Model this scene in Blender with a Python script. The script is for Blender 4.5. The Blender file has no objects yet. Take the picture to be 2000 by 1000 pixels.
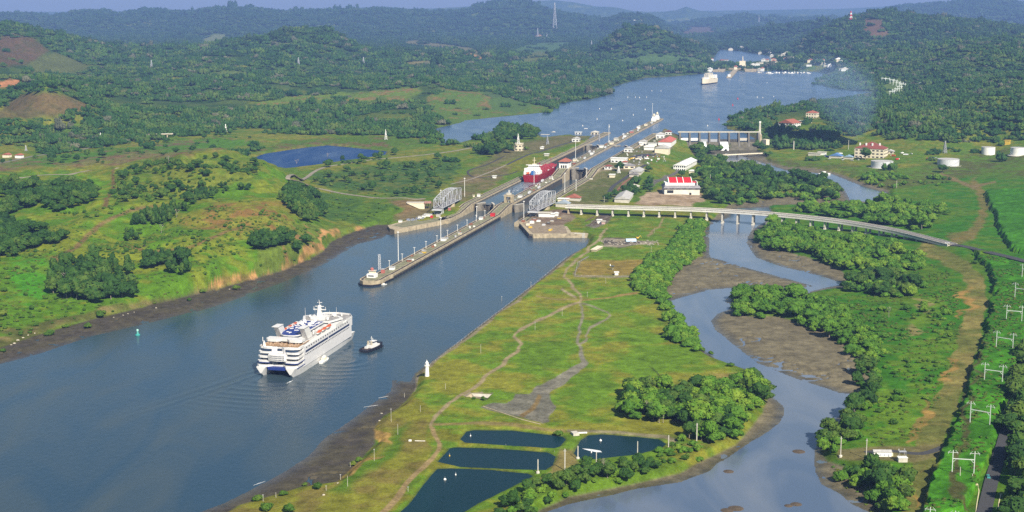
import bpy, bmesh, math, random
import numpy as np
from mathutils import Vector, Matrix

# ------------------------------------------------------------------ camera, sky, sun, exposure
random.seed(7)
rng = np.random.default_rng(7)
SC = bpy.context.scene
COL = SC.collection
CAM_Z = 275.0
FPX = 50.0 / 36.0 * 2000.0            # focal length in photo pixels (2000 wide)
PITCH = math.atan(490.0 / FPX)
cam_d = bpy.data.cameras.new("camera")
cam_d.lens = 50.0
cam_d.sensor_width = 36.0
cam_d.clip_start = 1.0
cam_d.clip_end = 90000.0
cam = bpy.data.objects.new("camera", cam_d)
COL.objects.link(cam)
cam.location = (0, 0, CAM_Z)
cam.rotation_euler = (math.pi / 2 - PITCH, 0, 0)
SC.camera = cam

SUN_EL, SUN_AZ = math.radians(40), math.radians(26)     # behind the camera, to its right
W = bpy.data.worlds.new("World")
SC.world = W
W.use_nodes = True
wn = W.node_tree.nodes
wl = W.node_tree.links
sky = wn.new("ShaderNodeTexSky")
sky.sky_type = 'NISHITA'
sky.sun_disc = False
sky.sun_elevation = SUN_EL
sky.sun_rotation = math.pi - SUN_AZ
sky.air_density = 1.3
sky.dust_density = 0.6
sky.ozone_density = 3.0
wl.new(sky.outputs[0], wn["Background"].inputs[0])
wn["Background"].inputs[1].default_value = 0.055
sd = bpy.data.lights.new("sun", 'SUN')
sd.energy = 5.0
sd.angle = math.radians(0.5)
sd.color = (1.0, 0.92, 0.78)
sun = bpy.data.objects.new("sun", sd)
COL.objects.link(sun)
sv = Vector((math.sin(SUN_AZ) * math.cos(SUN_EL), -math.cos(SUN_AZ) * math.cos(SUN_EL), math.sin(SUN_EL)))
sun.rotation_euler = sv.to_track_quat('Z', 'Y').to_euler()
sun.location = (300, -300, 600)
SC.view_settings.view_transform = 'Standard'
SC.view_settings.look = 'None'
SC.view_settings.gamma = 1.0
SC.view_settings.exposure = 0.70
cy = SC.cycles
cy.max_bounces = 4
cy.diffuse_bounces = 2
cy.glossy_bounces = 2
cy.volume_bounces = 1
cy.transmission_bounces = 2
cy.transparent_max_bounces = 4
cy.caustics_reflective = False
cy.caustics_refractive = False
cy.use_adaptive_sampling = True
cy.adaptive_threshold = 0.01
cy.use_denoising = False

# ------------------------------------------------------------------ photo pixel <-> place on the ground
CP, SP = math.cos(PITCH), math.sin(PITCH)
def at(x, y, z=0.0):
    u = (x - 1000.0) / FPX; v = (500.0 - y) / FPX
    d = (u, CP + v * SP, -SP + v * CP)
    t = (z - CAM_Z) / d[2]
    return Vector((t * d[0], t * d[1], z))
def proj(X, Y, Z):
    dz = Z - CAM_Z
    yc = Y * CP - dz * SP
    zc = Y * SP + dz * CP
    return 1000.0 + FPX * X / yc, 500.0 - FPX * zc / yc
# canal axis: s along it (up the canal), t across it
AX = math.radians(14.22)
DX = Vector((math.sin(AX), math.cos(AX), 0)); NX = Vector((math.cos(AX), -math.sin(AX), 0))
A0 = at(735, 548, 5) - 4.0 * NX; A0.z = 0
def S(s, t, z=0.0):
    p = A0 + s * DX + t * NX
    return Vector((p.x, p.y, z))
def st_of(X, Y):
    dx, dy = X - A0.x, Y - A0.y
    return dx * DX.x + dy * DX.y, dx * NX.x + dy * NX.y
AXR = math.pi / 2 - AX               # z rotation that turns local +x up the canal

# ------------------------------------------------------------------ materials
MATS = {}
def M(name, col, rough=0.75, var=0.18, scale=0.4, spec=0.25, metal=0.0, detail=4.0):
    if name in MATS: return MATS[name]
    m = bpy.data.materials.new(name); m.use_nodes = True
    nt = m.node_tree; b = nt.nodes["Principled BSDF"]
    tc = nt.nodes.new("ShaderNodeTexCoord")
    n = nt.nodes.new("ShaderNodeTexNoise"); n.inputs["Scale"].default_value = scale; n.inputs["Detail"].default_value = detail
    n.inputs["Roughness"].default_value = 0.65
    nt.links.new(tc.outputs["Object"], n.inputs["Vector"])
    mr = nt.nodes.new("ShaderNodeMapRange")
    mr.inputs[1].default_value = 0.3; mr.inputs[2].default_value = 0.7
    mr.inputs[3].default_value = 1 - var; mr.inputs[4].default_value = 1 + var
    nt.links.new(n.outputs[0], mr.inputs[0])
    vm = nt.nodes.new("ShaderNodeVectorMath"); vm.operation = 'SCALE'
    vm.inputs[0].default_value = col
    nt.links.new(mr.outputs[0], vm.inputs["Scale"])
    nt.links.new(vm.outputs[0], b.inputs["Base Color"])
    b.inputs["Roughness"].default_value = rough
    b.inputs["Specular IOR Level"].default_value = spec
    b.inputs["Metallic"].default_value = metal
    MATS[name] = m
    return m

def foliage_mat(name, dark, mid, light, scale=0.25):
    m = bpy.data.materials.new(name); m.use_nodes = True
    nt = m.node_tree; b = nt.nodes["Principled BSDF"]
    oi = nt.nodes.new("ShaderNodeObjectInfo")
    geo = nt.nodes.new("ShaderNodeNewGeometry")
    n = nt.nodes.new("ShaderNodeTexNoise"); n.inputs["Scale"].default_value = scale; n.inputs["Detail"].default_value = 3
    nt.links.new(geo.outputs["Position"], n.inputs["Vector"])
    n2 = nt.nodes.new("ShaderNodeTexNoise"); n2.inputs["Scale"].default_value = 0.006; n2.inputs["Detail"].default_value = 3
    nt.links.new(geo.outputs["Position"], n2.inputs["Vector"])
    a = nt.nodes.new("ShaderNodeMath"); a.operation = 'MULTIPLY_ADD'
    nt.links.new(oi.outputs["Random"], a.inputs[0]); a.inputs[1].default_value = 0.5
    nt.links.new(n.outputs[0], a.inputs[2])
    a2 = nt.nodes.new("ShaderNodeMath"); a2.operation = 'MULTIPLY_ADD'
    nt.links.new(n2.outputs[0], a2.inputs[0]); a2.inputs[1].default_value = 0.8
    nt.links.new(a.outputs[0], a2.inputs[2])
    r = nt.nodes.new("ShaderNodeValToRGB")
    mr = nt.nodes.new("ShaderNodeMapRange"); mr.inputs[1].default_value = 0.68; mr.inputs[2].default_value = 1.62
    nt.links.new(a2.outputs[0], mr.inputs[0]); nt.links.new(mr.outputs[0], r.inputs[0])
    e = r.color_ramp.elements
    e[0].color = (*dark, 1); e[1].color = (*light, 1)
    x = e.new(0.5); x.color = (*mid, 1)
    nt.links.new(r.outputs[0], b.inputs["Base Color"])
    b.inputs["Roughness"].default_value = 0.75
    b.inputs["Specular IOR Level"].default_value = 0.15
    return m

def water_mat(name, body, rough=0.12, bump=0.25, ws=0.35, tint=None, spec=0.5, streak=0.0):
    m = bpy.data.materials.new(name); m.use_nodes = True
    nt = m.node_tree; b = nt.nodes["Principled BSDF"]
    geo = nt.nodes.new("ShaderNodeNewGeometry")
    n = nt.nodes.new("ShaderNodeTexNoise"); n.inputs["Scale"].default_value = ws; n.inputs["Detail"].default_value = 4; n.inputs["Roughness"].default_value = 0.6
    mp = nt.nodes.new("ShaderNodeMapping"); mp.inputs["Rotation"].default_value = (0, 0, 0.5); mp.inputs["Scale"].default_value = (1.0, 0.55, 1)
    nt.links.new(geo.outputs["Position"], mp.inputs[0]); nt.links.new(mp.outputs[0], n.inputs["Vector"])
    bp = nt.nodes.new("ShaderNodeBump"); bp.inputs["Strength"].default_value = bump; bp.inputs["Distance"].default_value = 1.0
    nt.links.new(n.outputs[0], bp.inputs["Height"]); nt.links.new(bp.outputs[0], b.inputs["Normal"])
    n2 = nt.nodes.new("ShaderNodeTexNoise"); n2.inputs["Scale"].default_value = 0.012; n2.inputs["Detail"].default_value = 5; n2.inputs["Distortion"].default_value = 1.2
    mp2 = nt.nodes.new("ShaderNodeMapping"); mp2.inputs["Rotation"].default_value = (0, 0, -0.6); mp2.inputs["Scale"].default_value = (1.6, 0.5, 1)
    nt.links.new(geo.outputs["Position"], mp2.inputs[0]); nt.links.new(mp2.outputs[0], n2.inputs["Vector"])
    r = nt.nodes.new("ShaderNodeValToRGB")
    r.color_ramp.elements[0].position = 0.35; r.color_ramp.elements[1].position = 0.7
    t = tint or tuple(c * 1.25 for c in body)
    r.color_ramp.elements[0].color = (*body, 1); r.color_ramp.elements[1].color = (*t, 1)
    nt.links.new(n2.outputs[0], r.inputs[0]); nt.links.new(r.outputs[0], b.inputs["Base Color"])
    rr = nt.nodes.new("ShaderNodeMapRange"); rr.inputs[1].default_value = 0.3; rr.inputs[2].default_value = 0.7
    rr.inputs[3].default_value = rough * 0.75; rr.inputs[4].default_value = rough * 1.5
    nt.links.new(n2.outputs[0], rr.inputs[0]); nt.links.new(rr.outputs[0], b.inputs["Roughness"])
    b.inputs["IOR"].default_value = 1.33
    b.inputs["Specular IOR Level"].default_value = spec
    return m

# ------------------------------------------------------------------ object helpers
def tag(o, label=None, cat=None, group=None, kind=None):
    if label: o["label"] = label
    if cat: o["category"] = cat
    if group: o["group"] = group
    if kind: o["kind"] = kind
    return o
def mesh_np(name, V, Fq):
    me = bpy.data.meshes.new(name)
    me.from_pydata([tuple(v) for v in V], [], [tuple(f) for f in Fq])
    me.update()
    return me
def link(name, me, mat=None, parent=None, loc=None, rot=0.0):
    o = bpy.data.objects.new(name, me)
    COL.objects.link(o)
    if mat and not me.materials: me.materials.append(mat)
    if parent: o.parent = parent
    if loc is not None: o.location = loc
    if rot: o.rotation_euler = (0, 0, rot)
    return o
def T(name, label, cat, loc, rot=0.0, group=None):
    o = bpy.data.objects.new(name, None); COL.objects.link(o)
    o.empty_display_size = 1.0
    o.location = loc; o.rotation_euler = (0, 0, rot)
    return tag(o, label, cat, group)
def copy_tree(o, parent=None):
    c = o.copy(); COL.objects.link(c)
    if parent: c.parent = parent
    for ch in list(o.children): copy_tree(ch, c)
    return c
class MB:
    """collects simple solids; build() links them as one mesh object"""
    def __init__(s): s.v = []; s.f = []
    def add(s, vs, fs):
        o = len(s.v); s.v += [tuple(v) for v in vs]; s.f += [tuple(i + o for i in f) for f in fs]; return s
    def box(s, c, d, rz=0.0, taper=1.0):
        x, y, z = d[0] / 2, d[1] / 2, d[2]
        ca, sa = math.cos(rz), math.sin(rz); vs = []
        for zz, k in ((0, 1.0), (z, taper)):
            for a, b in ((-x, -y), (x, -y), (x, y), (-x, y)):
                a *= k; b *= k
                vs.append((c[0] + a * ca - b * sa, c[1] + a * sa + b * ca, c[2] + zz))
        return s.add(vs, [(3, 2, 1, 0), (4, 5, 6, 7), (0, 1, 5, 4), (1, 2, 6, 5), (2, 3, 7, 6), (3, 0, 4, 7)])
    def prism(s, poly, z0, z1, k=1.0):
        n = len(poly); cx = sum(p[0] for p in poly) / n; cyy = sum(p[1] for p in poly) / n
        a = sum(poly[i][0] * poly[(i + 1) % n][1] - poly[(i + 1) % n][0] * poly[i][1] for i in range(n))
        if a < 0: poly = poly[::-1]
        zb = z0 if hasattr(z0, '__len__') else [z0] * n
        zt = z1 if hasattr(z1, '__len__') else [z1] * n
        vs = [(p[0], p[1], zb[i]) for i, p in enumerate(poly)] + [(cx + (p[0] - cx) * k, cyy + (p[1] - cyy) * k, zt[i]) for i, p in enumerate(poly)]
        return s.add(vs, [tuple(range(n - 1, -1, -1)), tuple(range(n, 2 * n))] + [(i, (i + 1) % n, n + (i + 1) % n, n + i) for i in range(n)])
    def tube(s, a, b, r, n=6, r2=None):
        a = Vector(a); b = Vector(b); r2 = r if r2 is None else r2
        q = (b - a).to_track_quat('Z', 'Y'); vs = []
        for p, rr in ((a, r), (b, r2)):
            for i in range(n):
                an = 2 * math.pi * i / n
                vs.append(p + q @ Vector((rr * math.cos(an), rr * math.sin(an), 0)))
        return s.add(vs, [tuple(range(n - 1, -1, -1)), tuple(range(n, 2 * n))] + [(i, (i + 1) % n, n + (i + 1) % n, n + i) for i in range(n)])
    def lathe(s, prof, c=(0, 0, 0), n=16):
        vs = []; m = len(prof)
        for r, z in prof:
            for i in range(n):
                an = 2 * math.pi * i / n
                vs.append((c[0] + r * math.cos(an), c[1] + r * math.sin(an), c[2] + z))
        fs = [tuple(range(n - 1, -1, -1)), tuple(range((m - 1) * n, m * n))]
        for k in range(m - 1):
            fs += [(k * n + i, k * n + (i + 1) % n, (k + 1) * n + (i + 1) % n, (k + 1) * n + i) for i in range(n)]
        return s.add(vs, fs)
    def loft(s, secs):
        n = len(secs[0]); vs = [p for q in secs for p in q]
        fs = [tuple(range(n - 1, -1, -1)), tuple(range((len(secs) - 1) * n, len(secs) * n))]
        for k in range(len(secs) - 1):
            fs += [(k * n + i, k * n + (i + 1) % n, (k + 1) * n + (i + 1) % n, (k + 1) * n + i) for i in range(n)]
        return s.add(vs, fs)
    def gable(s, w, d, z0, h, ov=0.6, c=(0, 0)):
        """roof ridge along x (length d), width w along y"""
        x, y = d / 2 + ov, w / 2 + ov
        vs = [(-x, -y, z0), (x, -y, z0), (x, y, z0), (-x, y, z0), (-x, 0, z0 + h), (x, 0, z0 + h)]
        vs = [(a + c[0], b + c[1], e) for a, b, e in vs]
        return s.add(vs, [(3, 2, 1, 0), (0, 1, 5, 4), (2, 3, 4, 5), (0, 4, 3), (1, 2, 5)])
    def hip(s, w, d, z0, h, ov=0.8, c=(0, 0), inset=None):
        x, y = d / 2 + ov, w / 2 + ov; i = min(x, y) * 0.95 if inset is None else inset
        vs = [(-x, -y, z0), (x, -y, z0), (x, y, z0), (-x, y, z0), (-x + i, 0, z0 + h), (x - i, 0, z0 + h)]
        vs = [(a + c[0], b + c[1], e) for a, b, e in vs]
        return s.add(vs, [(3, 2, 1, 0), (0, 1, 5, 4), (2, 3, 4, 5), (0, 4, 3), (1, 2, 5)])
    def build(s, name, mat, parent=None, loc=None, rot=0.0, smooth=False):
        me = mesh_np(name, s.v, s.f)
        if smooth:
            me.polygons.foreach_set("use_smooth", [True] * len(me.polygons))
        return link(name, me, mat, parent, loc, rot)
    def mesh(s, name, mat):
        me = mesh_np(name, s.v, s.f); me.materials.append(mat); return me

# ------------------------------------------------------------------ numpy noise
def _h(ix, iy, k):
    n = (ix * 374761393 + iy * 668265263 + k * 2147483647) & 0xFFFFFFFF
    n = ((n ^ (n >> 13)) * 1274126177) & 0xFFFFFFFF
    return ((n ^ (n >> 16)) & 0xFFFF) / 65535.0
def vnoise(x, y, k=0):
    ix = np.floor(x).astype(np.int64); iy = np.floor(y).astype(np.int64)
    fx = x - ix; fy = y - iy
    fx = fx * fx * (3 - 2 * fx); fy = fy * fy * (3 - 2 * fy)
    a = _h(ix, iy, k); b = _h(ix + 1, iy, k); c = _h(ix, iy + 1, k); d = _h(ix + 1, iy + 1, k)
    return (a + (b - a) * fx) * (1 - fy) + (c + (d - c) * fx) * fy
def fbm(x, y, sc, o=4, k=0, g=0.5):
    s = 0; amp = 1; tot = 0
    for i in range(o):
        s = s + amp * vnoise(x / sc + 17.3 * i, y / sc - 9.1 * i, k + i); tot += amp; amp *= g; sc *= 0.5
    return s / tot
def ss(a, b, x):
    t = np.clip((x - a) / (b - a), 0, 1)
    return t * t * (3 - 2 * t)
def sdist(px, py, poly):
    """signed distance to a closed polygon, negative inside"""
    P = np.asarray(poly, float); Q = np.roll(P, -1, 0)
    d2 = np.full(px.shape, 1e18); ins = np.zeros(px.shape, bool)
    for (x0, y0), (x1, y1) in zip(P, Q):
        ex, ey = x1 - x0, y1 - y0
        l2 = ex * ex + ey * ey + 1e-12
        t = np.clip(((px - x0) * ex + (py - y0) * ey) / l2, 0, 1)
        d2 = np.minimum(d2, (px - x0 - t * ex) ** 2 + (py - y0 - t * ey) ** 2)
        c = (y0 > py) != (y1 > py)
        if y1 != y0:
            ins ^= c & (px < (x1 - x0) * (py - y0) / (y1 - y0) + x0)
    d = np.sqrt(d2)
    return np.where(ins, -d, d)
def wpoly(pts, z):
    return [tuple(at(x, y, z)[:2]) for x, y in pts]

# ------------------------------------------------------------------ terrain: waters, heights, colours
CANAL = [(-60, 730), (0, 712), (75, 692), (180, 657), (300, 629), (400, 605), (470, 582), (560, 549), (640, 513), (662, 499), (700, 477), (745, 466), (768, 458),
         (830, 440), (900, 425), (960, 410), (1000, 402), (1010, 418), (1014, 440), (1060, 458), (1135, 459), (1149, 466), (1145, 480), (1107, 502), (1060, 540),
         (1000, 587), (940, 632), (900, 662), (850, 698), (808, 731), (800, 745), (765, 742), (762, 765), (722, 792), (690, 817), (640, 852), (600, 892), (520, 942), (440, 982), (375, 1005), (300, 1060), (-200, 1060), (-200, 770)]
CANAL_LOW = [(-60, 695), (0, 682), (80, 655), (120, 643), (190, 624), (250, 610), (290, 599), (350, 585), (420, 568), (500, 546), (560, 528), (600, 510), (632, 493), (648, 474), (668, 464), (700, 451), (740, 440), (768, 441),
             (830, 440), (900, 425), (960, 410), (1000, 402), (1010, 418), (1014, 440), (1060, 458), (1135, 459), (1149, 466), (1146, 480), (1109, 502), (1062, 540),
             (1002, 587), (942, 632), (902, 662), (852, 698), (812, 730), (808, 765), (780, 798), (748, 815), (730, 840), (732, 868), (702, 900), (655, 945), (600, 950), (520, 972), (470, 985), (440, 1005), (380, 1060), (-200, 1060), (-200, 740)]
RIVER = [(1440, 408), (1425, 425), (1387, 440), (1385, 480), (1388, 502), (1405, 506), (1450, 520), (1500, 534), (1550, 547), (1591, 559), (1545, 566), (1500, 563), (1430, 563), (1390, 566), (1350, 576), (1309, 588),
         (1310, 600), (1325, 622), (1360, 647), (1363, 675), (1400, 701), (1450, 718), (1478, 728), (1498, 757), (1512, 775), (1530, 792), (1532, 812), (1525, 826), (1500, 845), (1470, 861), (1430, 888), (1400, 906), (1388, 920), (1330, 942), (1240, 955), (1190, 968), (1110, 985), (1060, 1003), (1000, 1060),
         (1760, 1060), (1700, 1003), (1662, 985), (1640, 965), (1604, 945), (1592, 925), (1590, 905), (1590, 880), (1597, 855), (1612, 835), (1640, 812), (1660, 790), (1666, 770), (1640, 768), (1600, 755), (1540, 735), (1480, 710), (1440, 680), (1397, 645), (1388, 627), (1400, 613), (1425, 604), (1430, 596), (1415, 590), (1425, 574), (1480, 571),
         (1520, 577), (1560, 574), (1610, 562), (1642, 556), (1640, 552), (1600, 539), (1520, 520), (1475, 503), (1457, 475), (1463, 455), (1480, 440), (1510, 425), (1500, 405)]
RIVER_LOW = [(1440, 400), (1425, 400), (1380, 440), (1372, 470), (1375, 500), (1340, 512), (1300, 530), (1285, 560), (1295, 585), (1305, 600), (1322, 624), (1357, 650), (1361, 680), (1398, 705), (1448, 722), (1472, 732), (1490, 757), (1500, 780), (1490, 810), (1465, 840), (1440, 868), (1395, 890), (1330, 925), (1240, 945), (1190, 955), (1110, 972), (1040, 1003), (980, 1060),
             (1780, 1060), (1720, 1003), (1690, 960), (1650, 915), (1615, 900), (1600, 880), (1604, 858), (1620, 840), (1650, 815), (1675, 790), (1690, 770), (1700, 740), (1690, 700), (1640, 665), (1590, 642), (1520, 620), (1460, 620), (1440, 606), (1430, 590), (1430, 575), (1480, 574),
             (1520, 580), (1560, 577), (1610, 566), (1660, 562), (1650, 540), (1640, 528), (1580, 505), (1530, 492), (1470, 470), (1475, 455), (1490, 440), (1515, 425), (1500, 400)]
ARM = [(1500, 323), (1537, 334), (1600, 339), (1625, 341), (1662, 356), (1695, 369), (1731, 377), (1724, 387), (1690, 393), (1662, 391), (1650, 370), (1637, 356), (1600, 350), (1550, 344), (1508, 334), (1460, 325), (1430, 318), (1390, 312), (1385, 303), (1440, 303)]
ARM_LOW = [(1500, 316), (1540, 327), (1600, 331), (1640, 340), (1690, 358), (1735, 372), (1735, 388), (1690, 397), (1640, 397), (1560, 400), (1500, 402), (1440, 402), (1470, 393), (1560, 384), (1620, 375), (1630, 362), (1600, 354), (1540, 350), (1480, 338), (1420, 325), (1380, 316), (1370, 296), (1480, 296)]
LAKE = [(862, 281), (866, 262), (850, 252), (900, 240), (960, 229), (1000, 226), (1096, 223), (1098, 213), (1089, 206), (1110, 200), (1160, 193), (1200, 183), (1190, 172), (1230, 160), (1260, 152), (1310, 150), (1370, 144), (1400, 138), (1600, 140), (1630, 148), (1620, 156),
        (1583, 164), (1640, 175), (1700, 180), (1718, 185), (1680, 192), (1620, 199), (1560, 209), (1500, 217), (1440, 224), (1412, 240), (1420, 252), (1480, 263), (1476, 274), (1330, 276), (1318, 262), (1308, 254), (1300, 250), (1240, 292), (1170, 292), (1150, 270), (1165, 262), (1110, 262), (1060, 268), (1050, 262), (965, 266), (935, 268), (900, 278)]
UPCUT = [(1385, 116), (1395, 112), (1405, 97), (1440, 99), (1500, 109), (1512, 119), (1470, 121), (1452, 122), (1440, 126), (1400, 122)]
BLUEP = [(500, 330), (478, 318), (497, 308), (520, 300), (600, 288), (640, 284), (700, 290), (755, 296), (752, 303), (700, 310), (640, 318), (580, 326), (540, 333)]
PONDS = [[(900, 858), (912, 843), (925, 840), (1000, 841), (1100, 853), (1105, 858), (1092, 872), (1080, 876), (1000, 871), (910, 865)],
         [(855, 902), (878, 876), (890, 874), (960, 876), (1070, 884), (1085, 892), (1080, 908), (1065, 918), (1000, 916), (900, 912)],
         [(740, 1045), (782, 1000), (800, 985), (840, 930), (855, 916), (880, 915), (960, 918), (1030, 925), (1040, 930), (990, 955), (930, 985), (905, 1000), (850, 1045)],
         [(1120, 885), (1133, 860), (1150, 850), (1175, 848), (1240, 853), (1285, 858), (1300, 867), (1290, 875), (1240, 888), (1160, 897), (1130, 896)]]
CANE = [(1895, 497), (1930, 522), (1942, 560), (1932, 620), (1908, 700), (1876, 800), (1846, 880), (1816, 950), (1800, 1010), (1880, 1010), (1930, 900), (1962, 780), (1990, 700), (2010, 640), (2060, 520), (1985, 505), (1950, 500)]
CANE2 = [(1925, 372), (1960, 368), (2060, 372), (2100, 440), (2060, 505), (1998, 495), (1975, 490), (1955, 455), (1945, 420), (1936, 400)]
POND_Z = 4.2

CTRL = [  # (px, py, z) heights of the land
 # peninsula and right bank
 (820, 720, 4.5), (900, 680, 5), (1000, 600, 5), (1100, 520, 5), (1150, 470, 5), (1200, 560, 5), (1300, 650, 5), (1400, 720, 4.5), (1200, 700, 5), (1000, 750, 5), (900, 850, 5.5), (1100, 900, 5.5), (1250, 830, 5.5), (750, 900, 5.5), (700, 960, 5),
 (620, 990, 4.5), (1000, 990, 5), (1250, 480, 5), (1350, 440, 4.5), (1250, 430, 5), (1180, 415, 5), (1250, 405, 5.5), (1330, 390, 6), (800, 1010, 5), (1340, 900, 4), (600, 1060, 4.5), (1000, 1060, 5),
 (1500, 450, 2.2), (1600, 480, 2.5), (1700, 560, 3), (1750, 650, 4), (1800, 800, 5), (1900, 700, 6), (1850, 500, 6), (1700, 880, 5), (1980, 515, 9), (1920, 490, 9), (1870, 478, 9), (1950, 450, 6), (1980, 600, 7), (1990, 800, 8), (1950, 950, 8), (1850, 950, 6), (1560, 600, 2.5), (1700, 1000, 4), (2050, 1000, 9), (2080, 700, 9),
 (1800, 420, 4), (1900, 400, 6), (1980, 380, 8), (1700, 340, 5), (1600, 325, 4), (1720, 320, 6), (1850, 310, 9), (1950, 290, 14), (1990, 330, 10), (1680, 295, 11), (1560, 310, 4), (1450, 350, 2.2), (1400, 370, 3), (1350, 350, 5), (1330, 375, 6), (1530, 380, 2.2), (1600, 300, 8), (2080, 400, 10), (2080, 300, 16),
 (1400, 300, 2), (1360, 300, 3), (1440, 290, 2), (1500, 292, 8), (1480, 285, 6),
 # left bank and valley
 (740, 455, 3), (700, 430, 6), (640, 420, 8), (700, 400, 9), (760, 380, 12), (830, 345, 14), (700, 350, 14), (620, 380, 12), (640, 340, 16), (590, 348, 18), (760, 310, 17), (850, 300, 18), (930, 290, 18.5), (560, 300, 18), (640, 270, 19), (760, 270, 19), (800, 400, 11), (900, 320, 16), (700, 325, 17), (480, 310, 20),
 # hill on the left bank
 (440, 296, 66), (520, 318, 52), (560, 342, 40), (300, 315, 60), (230, 335, 50), (150, 345, 42), (0, 350, 38), (400, 380, 48), (550, 400, 38), (600, 420, 24), (500, 440, 37), (300, 450, 38), (200, 430, 40), (100, 470, 32), (0, 450, 35), (400, 500, 28), (620, 470, 12), (560, 500, 19), (200, 540, 20), (300, 540, 18), (100, 560, 14), (0, 560, 16), (30, 640, 5), (150, 620, 5), (300, 590, 6), (450, 550, 9), (500, 520, 15), (360, 340, 56), (-80, 500, 30), (-80, 640, 6), (-80, 380, 36),
 # plain behind it
 (0, 330, 25), (200, 300, 24), (440, 285, 22), (0, 290, 26), (300, 260, 24), (100, 250, 28), (440, 250, 22), (330, 285, 23), (-80, 280, 28),
 # forest country
 (0, 230, 40), (90, 178, 95), (200, 216, 42), (0, 205, 72), (-60, 190, 90), (60, 62, 185), (170, 102, 110), (0, 72, 170), (-80, 60, 190), (110, 140, 70), (300, 180, 45), (500, 150, 50), (700, 180, 35), (500, 210, 28), (700, 230, 22), (850, 200, 35), (870, 175, 48), (950, 195, 32), (1000, 212, 19), (800, 150, 45), (1000, 170, 30), (1100, 183, 20),
 (1180, 168, 20), (1100, 150, 28), (900, 110, 60), (1000, 120, 45), (1200, 130, 33), (1350, 132, 24), (1040, 105, 66), (700, 110, 70), (850, 95, 75), (620, 40, 210), (500, 78, 118), (720, 82, 105), (620, 90, 115), (400, 90, 98), (250, 110, 72), (400, 130, 70), (420, 74, 130), (1150, 102, 45), (1390, 108, 40), (900, 225, 18), (820, 243, 19), (560, 240, 20), (200, 170, 60),
 # right-hand country
 (1500, 250, 22), (1540, 245, 25), (1600, 225, 27), (1700, 220, 35), (1800, 230, 40), (1900, 210, 55), (2000, 220, 60), (1600, 168, 20), (1700, 165, 26), (1800, 150, 50), (1900, 160, 60), (2000, 150, 80), (1800, 190, 35), (1850, 110, 105), (1950, 110, 115), (1700, 130, 60), (1600, 128, 38), (1500, 126, 28), (1640, 110, 80), (1450, 230, 19), (1560, 265, 18), (1650, 262, 22), (1800, 270, 28), (2000, 265, 34), (1740, 185, 25), (2090, 160, 95), (1430, 262, 19), (1490, 262, 20)]
CTRL_ST = [(430, 62, 5), (430, 110, 5), (380, 100, 4.5), (520, 62, 9), (560, 62, 10.2), (700, 62, 10.3), (850, 62, 10.5), (930, 62, 18), (1200, 62, 18.3), (1450, 62, 18.3), (1560, 70, 18.3), (1600, 95, 18.3), (700, 110, 8.5), (850, 115, 10), (950, 110, 17), (1200, 118, 18), (1400, 128, 18), (1000, 165, 6), (1200, 185, 5), (1380, 180, 4), (700, 165, 6), (850, 170, 6),
           (430, -90, 5), (560, -70, 10.2), (700, -70, 10.4), (850, -70, 10.6), (930, -70, 18), (1200, -70, 18.3), (1450, -60, 18.3), (700, -150, 13), (900, -160, 16.5), (1100, -170, 18.5), (600, -140, 10), (1300, -150, 18.5), (400, -110, 5), (470, -110, 6)]
_cx = []
for x_, y_, z_ in CTRL:
    p_ = at(x_, y_, z_); _cx.append((p_.x / p_.y * 3, math.log(p_.y), z_))
for s_, t_, z_ in CTRL_ST:
    p_ = S(s_, t_); _cx.append((p_.x / p_.y * 3, math.log(p_.y), z_))
_cx = np.array(_cx)
_E2 = 0.02 ** 2
_D = np.sqrt((_cx[:, None, 0] - _cx[None, :, 0]) ** 2 + (_cx[:, None, 1] - _cx[None, :, 1]) ** 2 + _E2)
_zz = np.where(_cx[:, 2] > 0, _cx[:, 2], 1)
_w = np.linalg.solve(_D + np.eye(len(_cx)) * 1e-4, _zz - 20.0)
def rbf(X, Y):
    u = X / Y * 3; v = np.log(np.minimum(Y, 8200.0))
    out = np.full(X.shape, 20.0)
    for i in range(len(_cx)):
        out += _w[i] * np.sqrt((u - _cx[i, 0]) ** 2 + (v - _cx[i, 1]) ** 2 + _E2)
    return out
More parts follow.
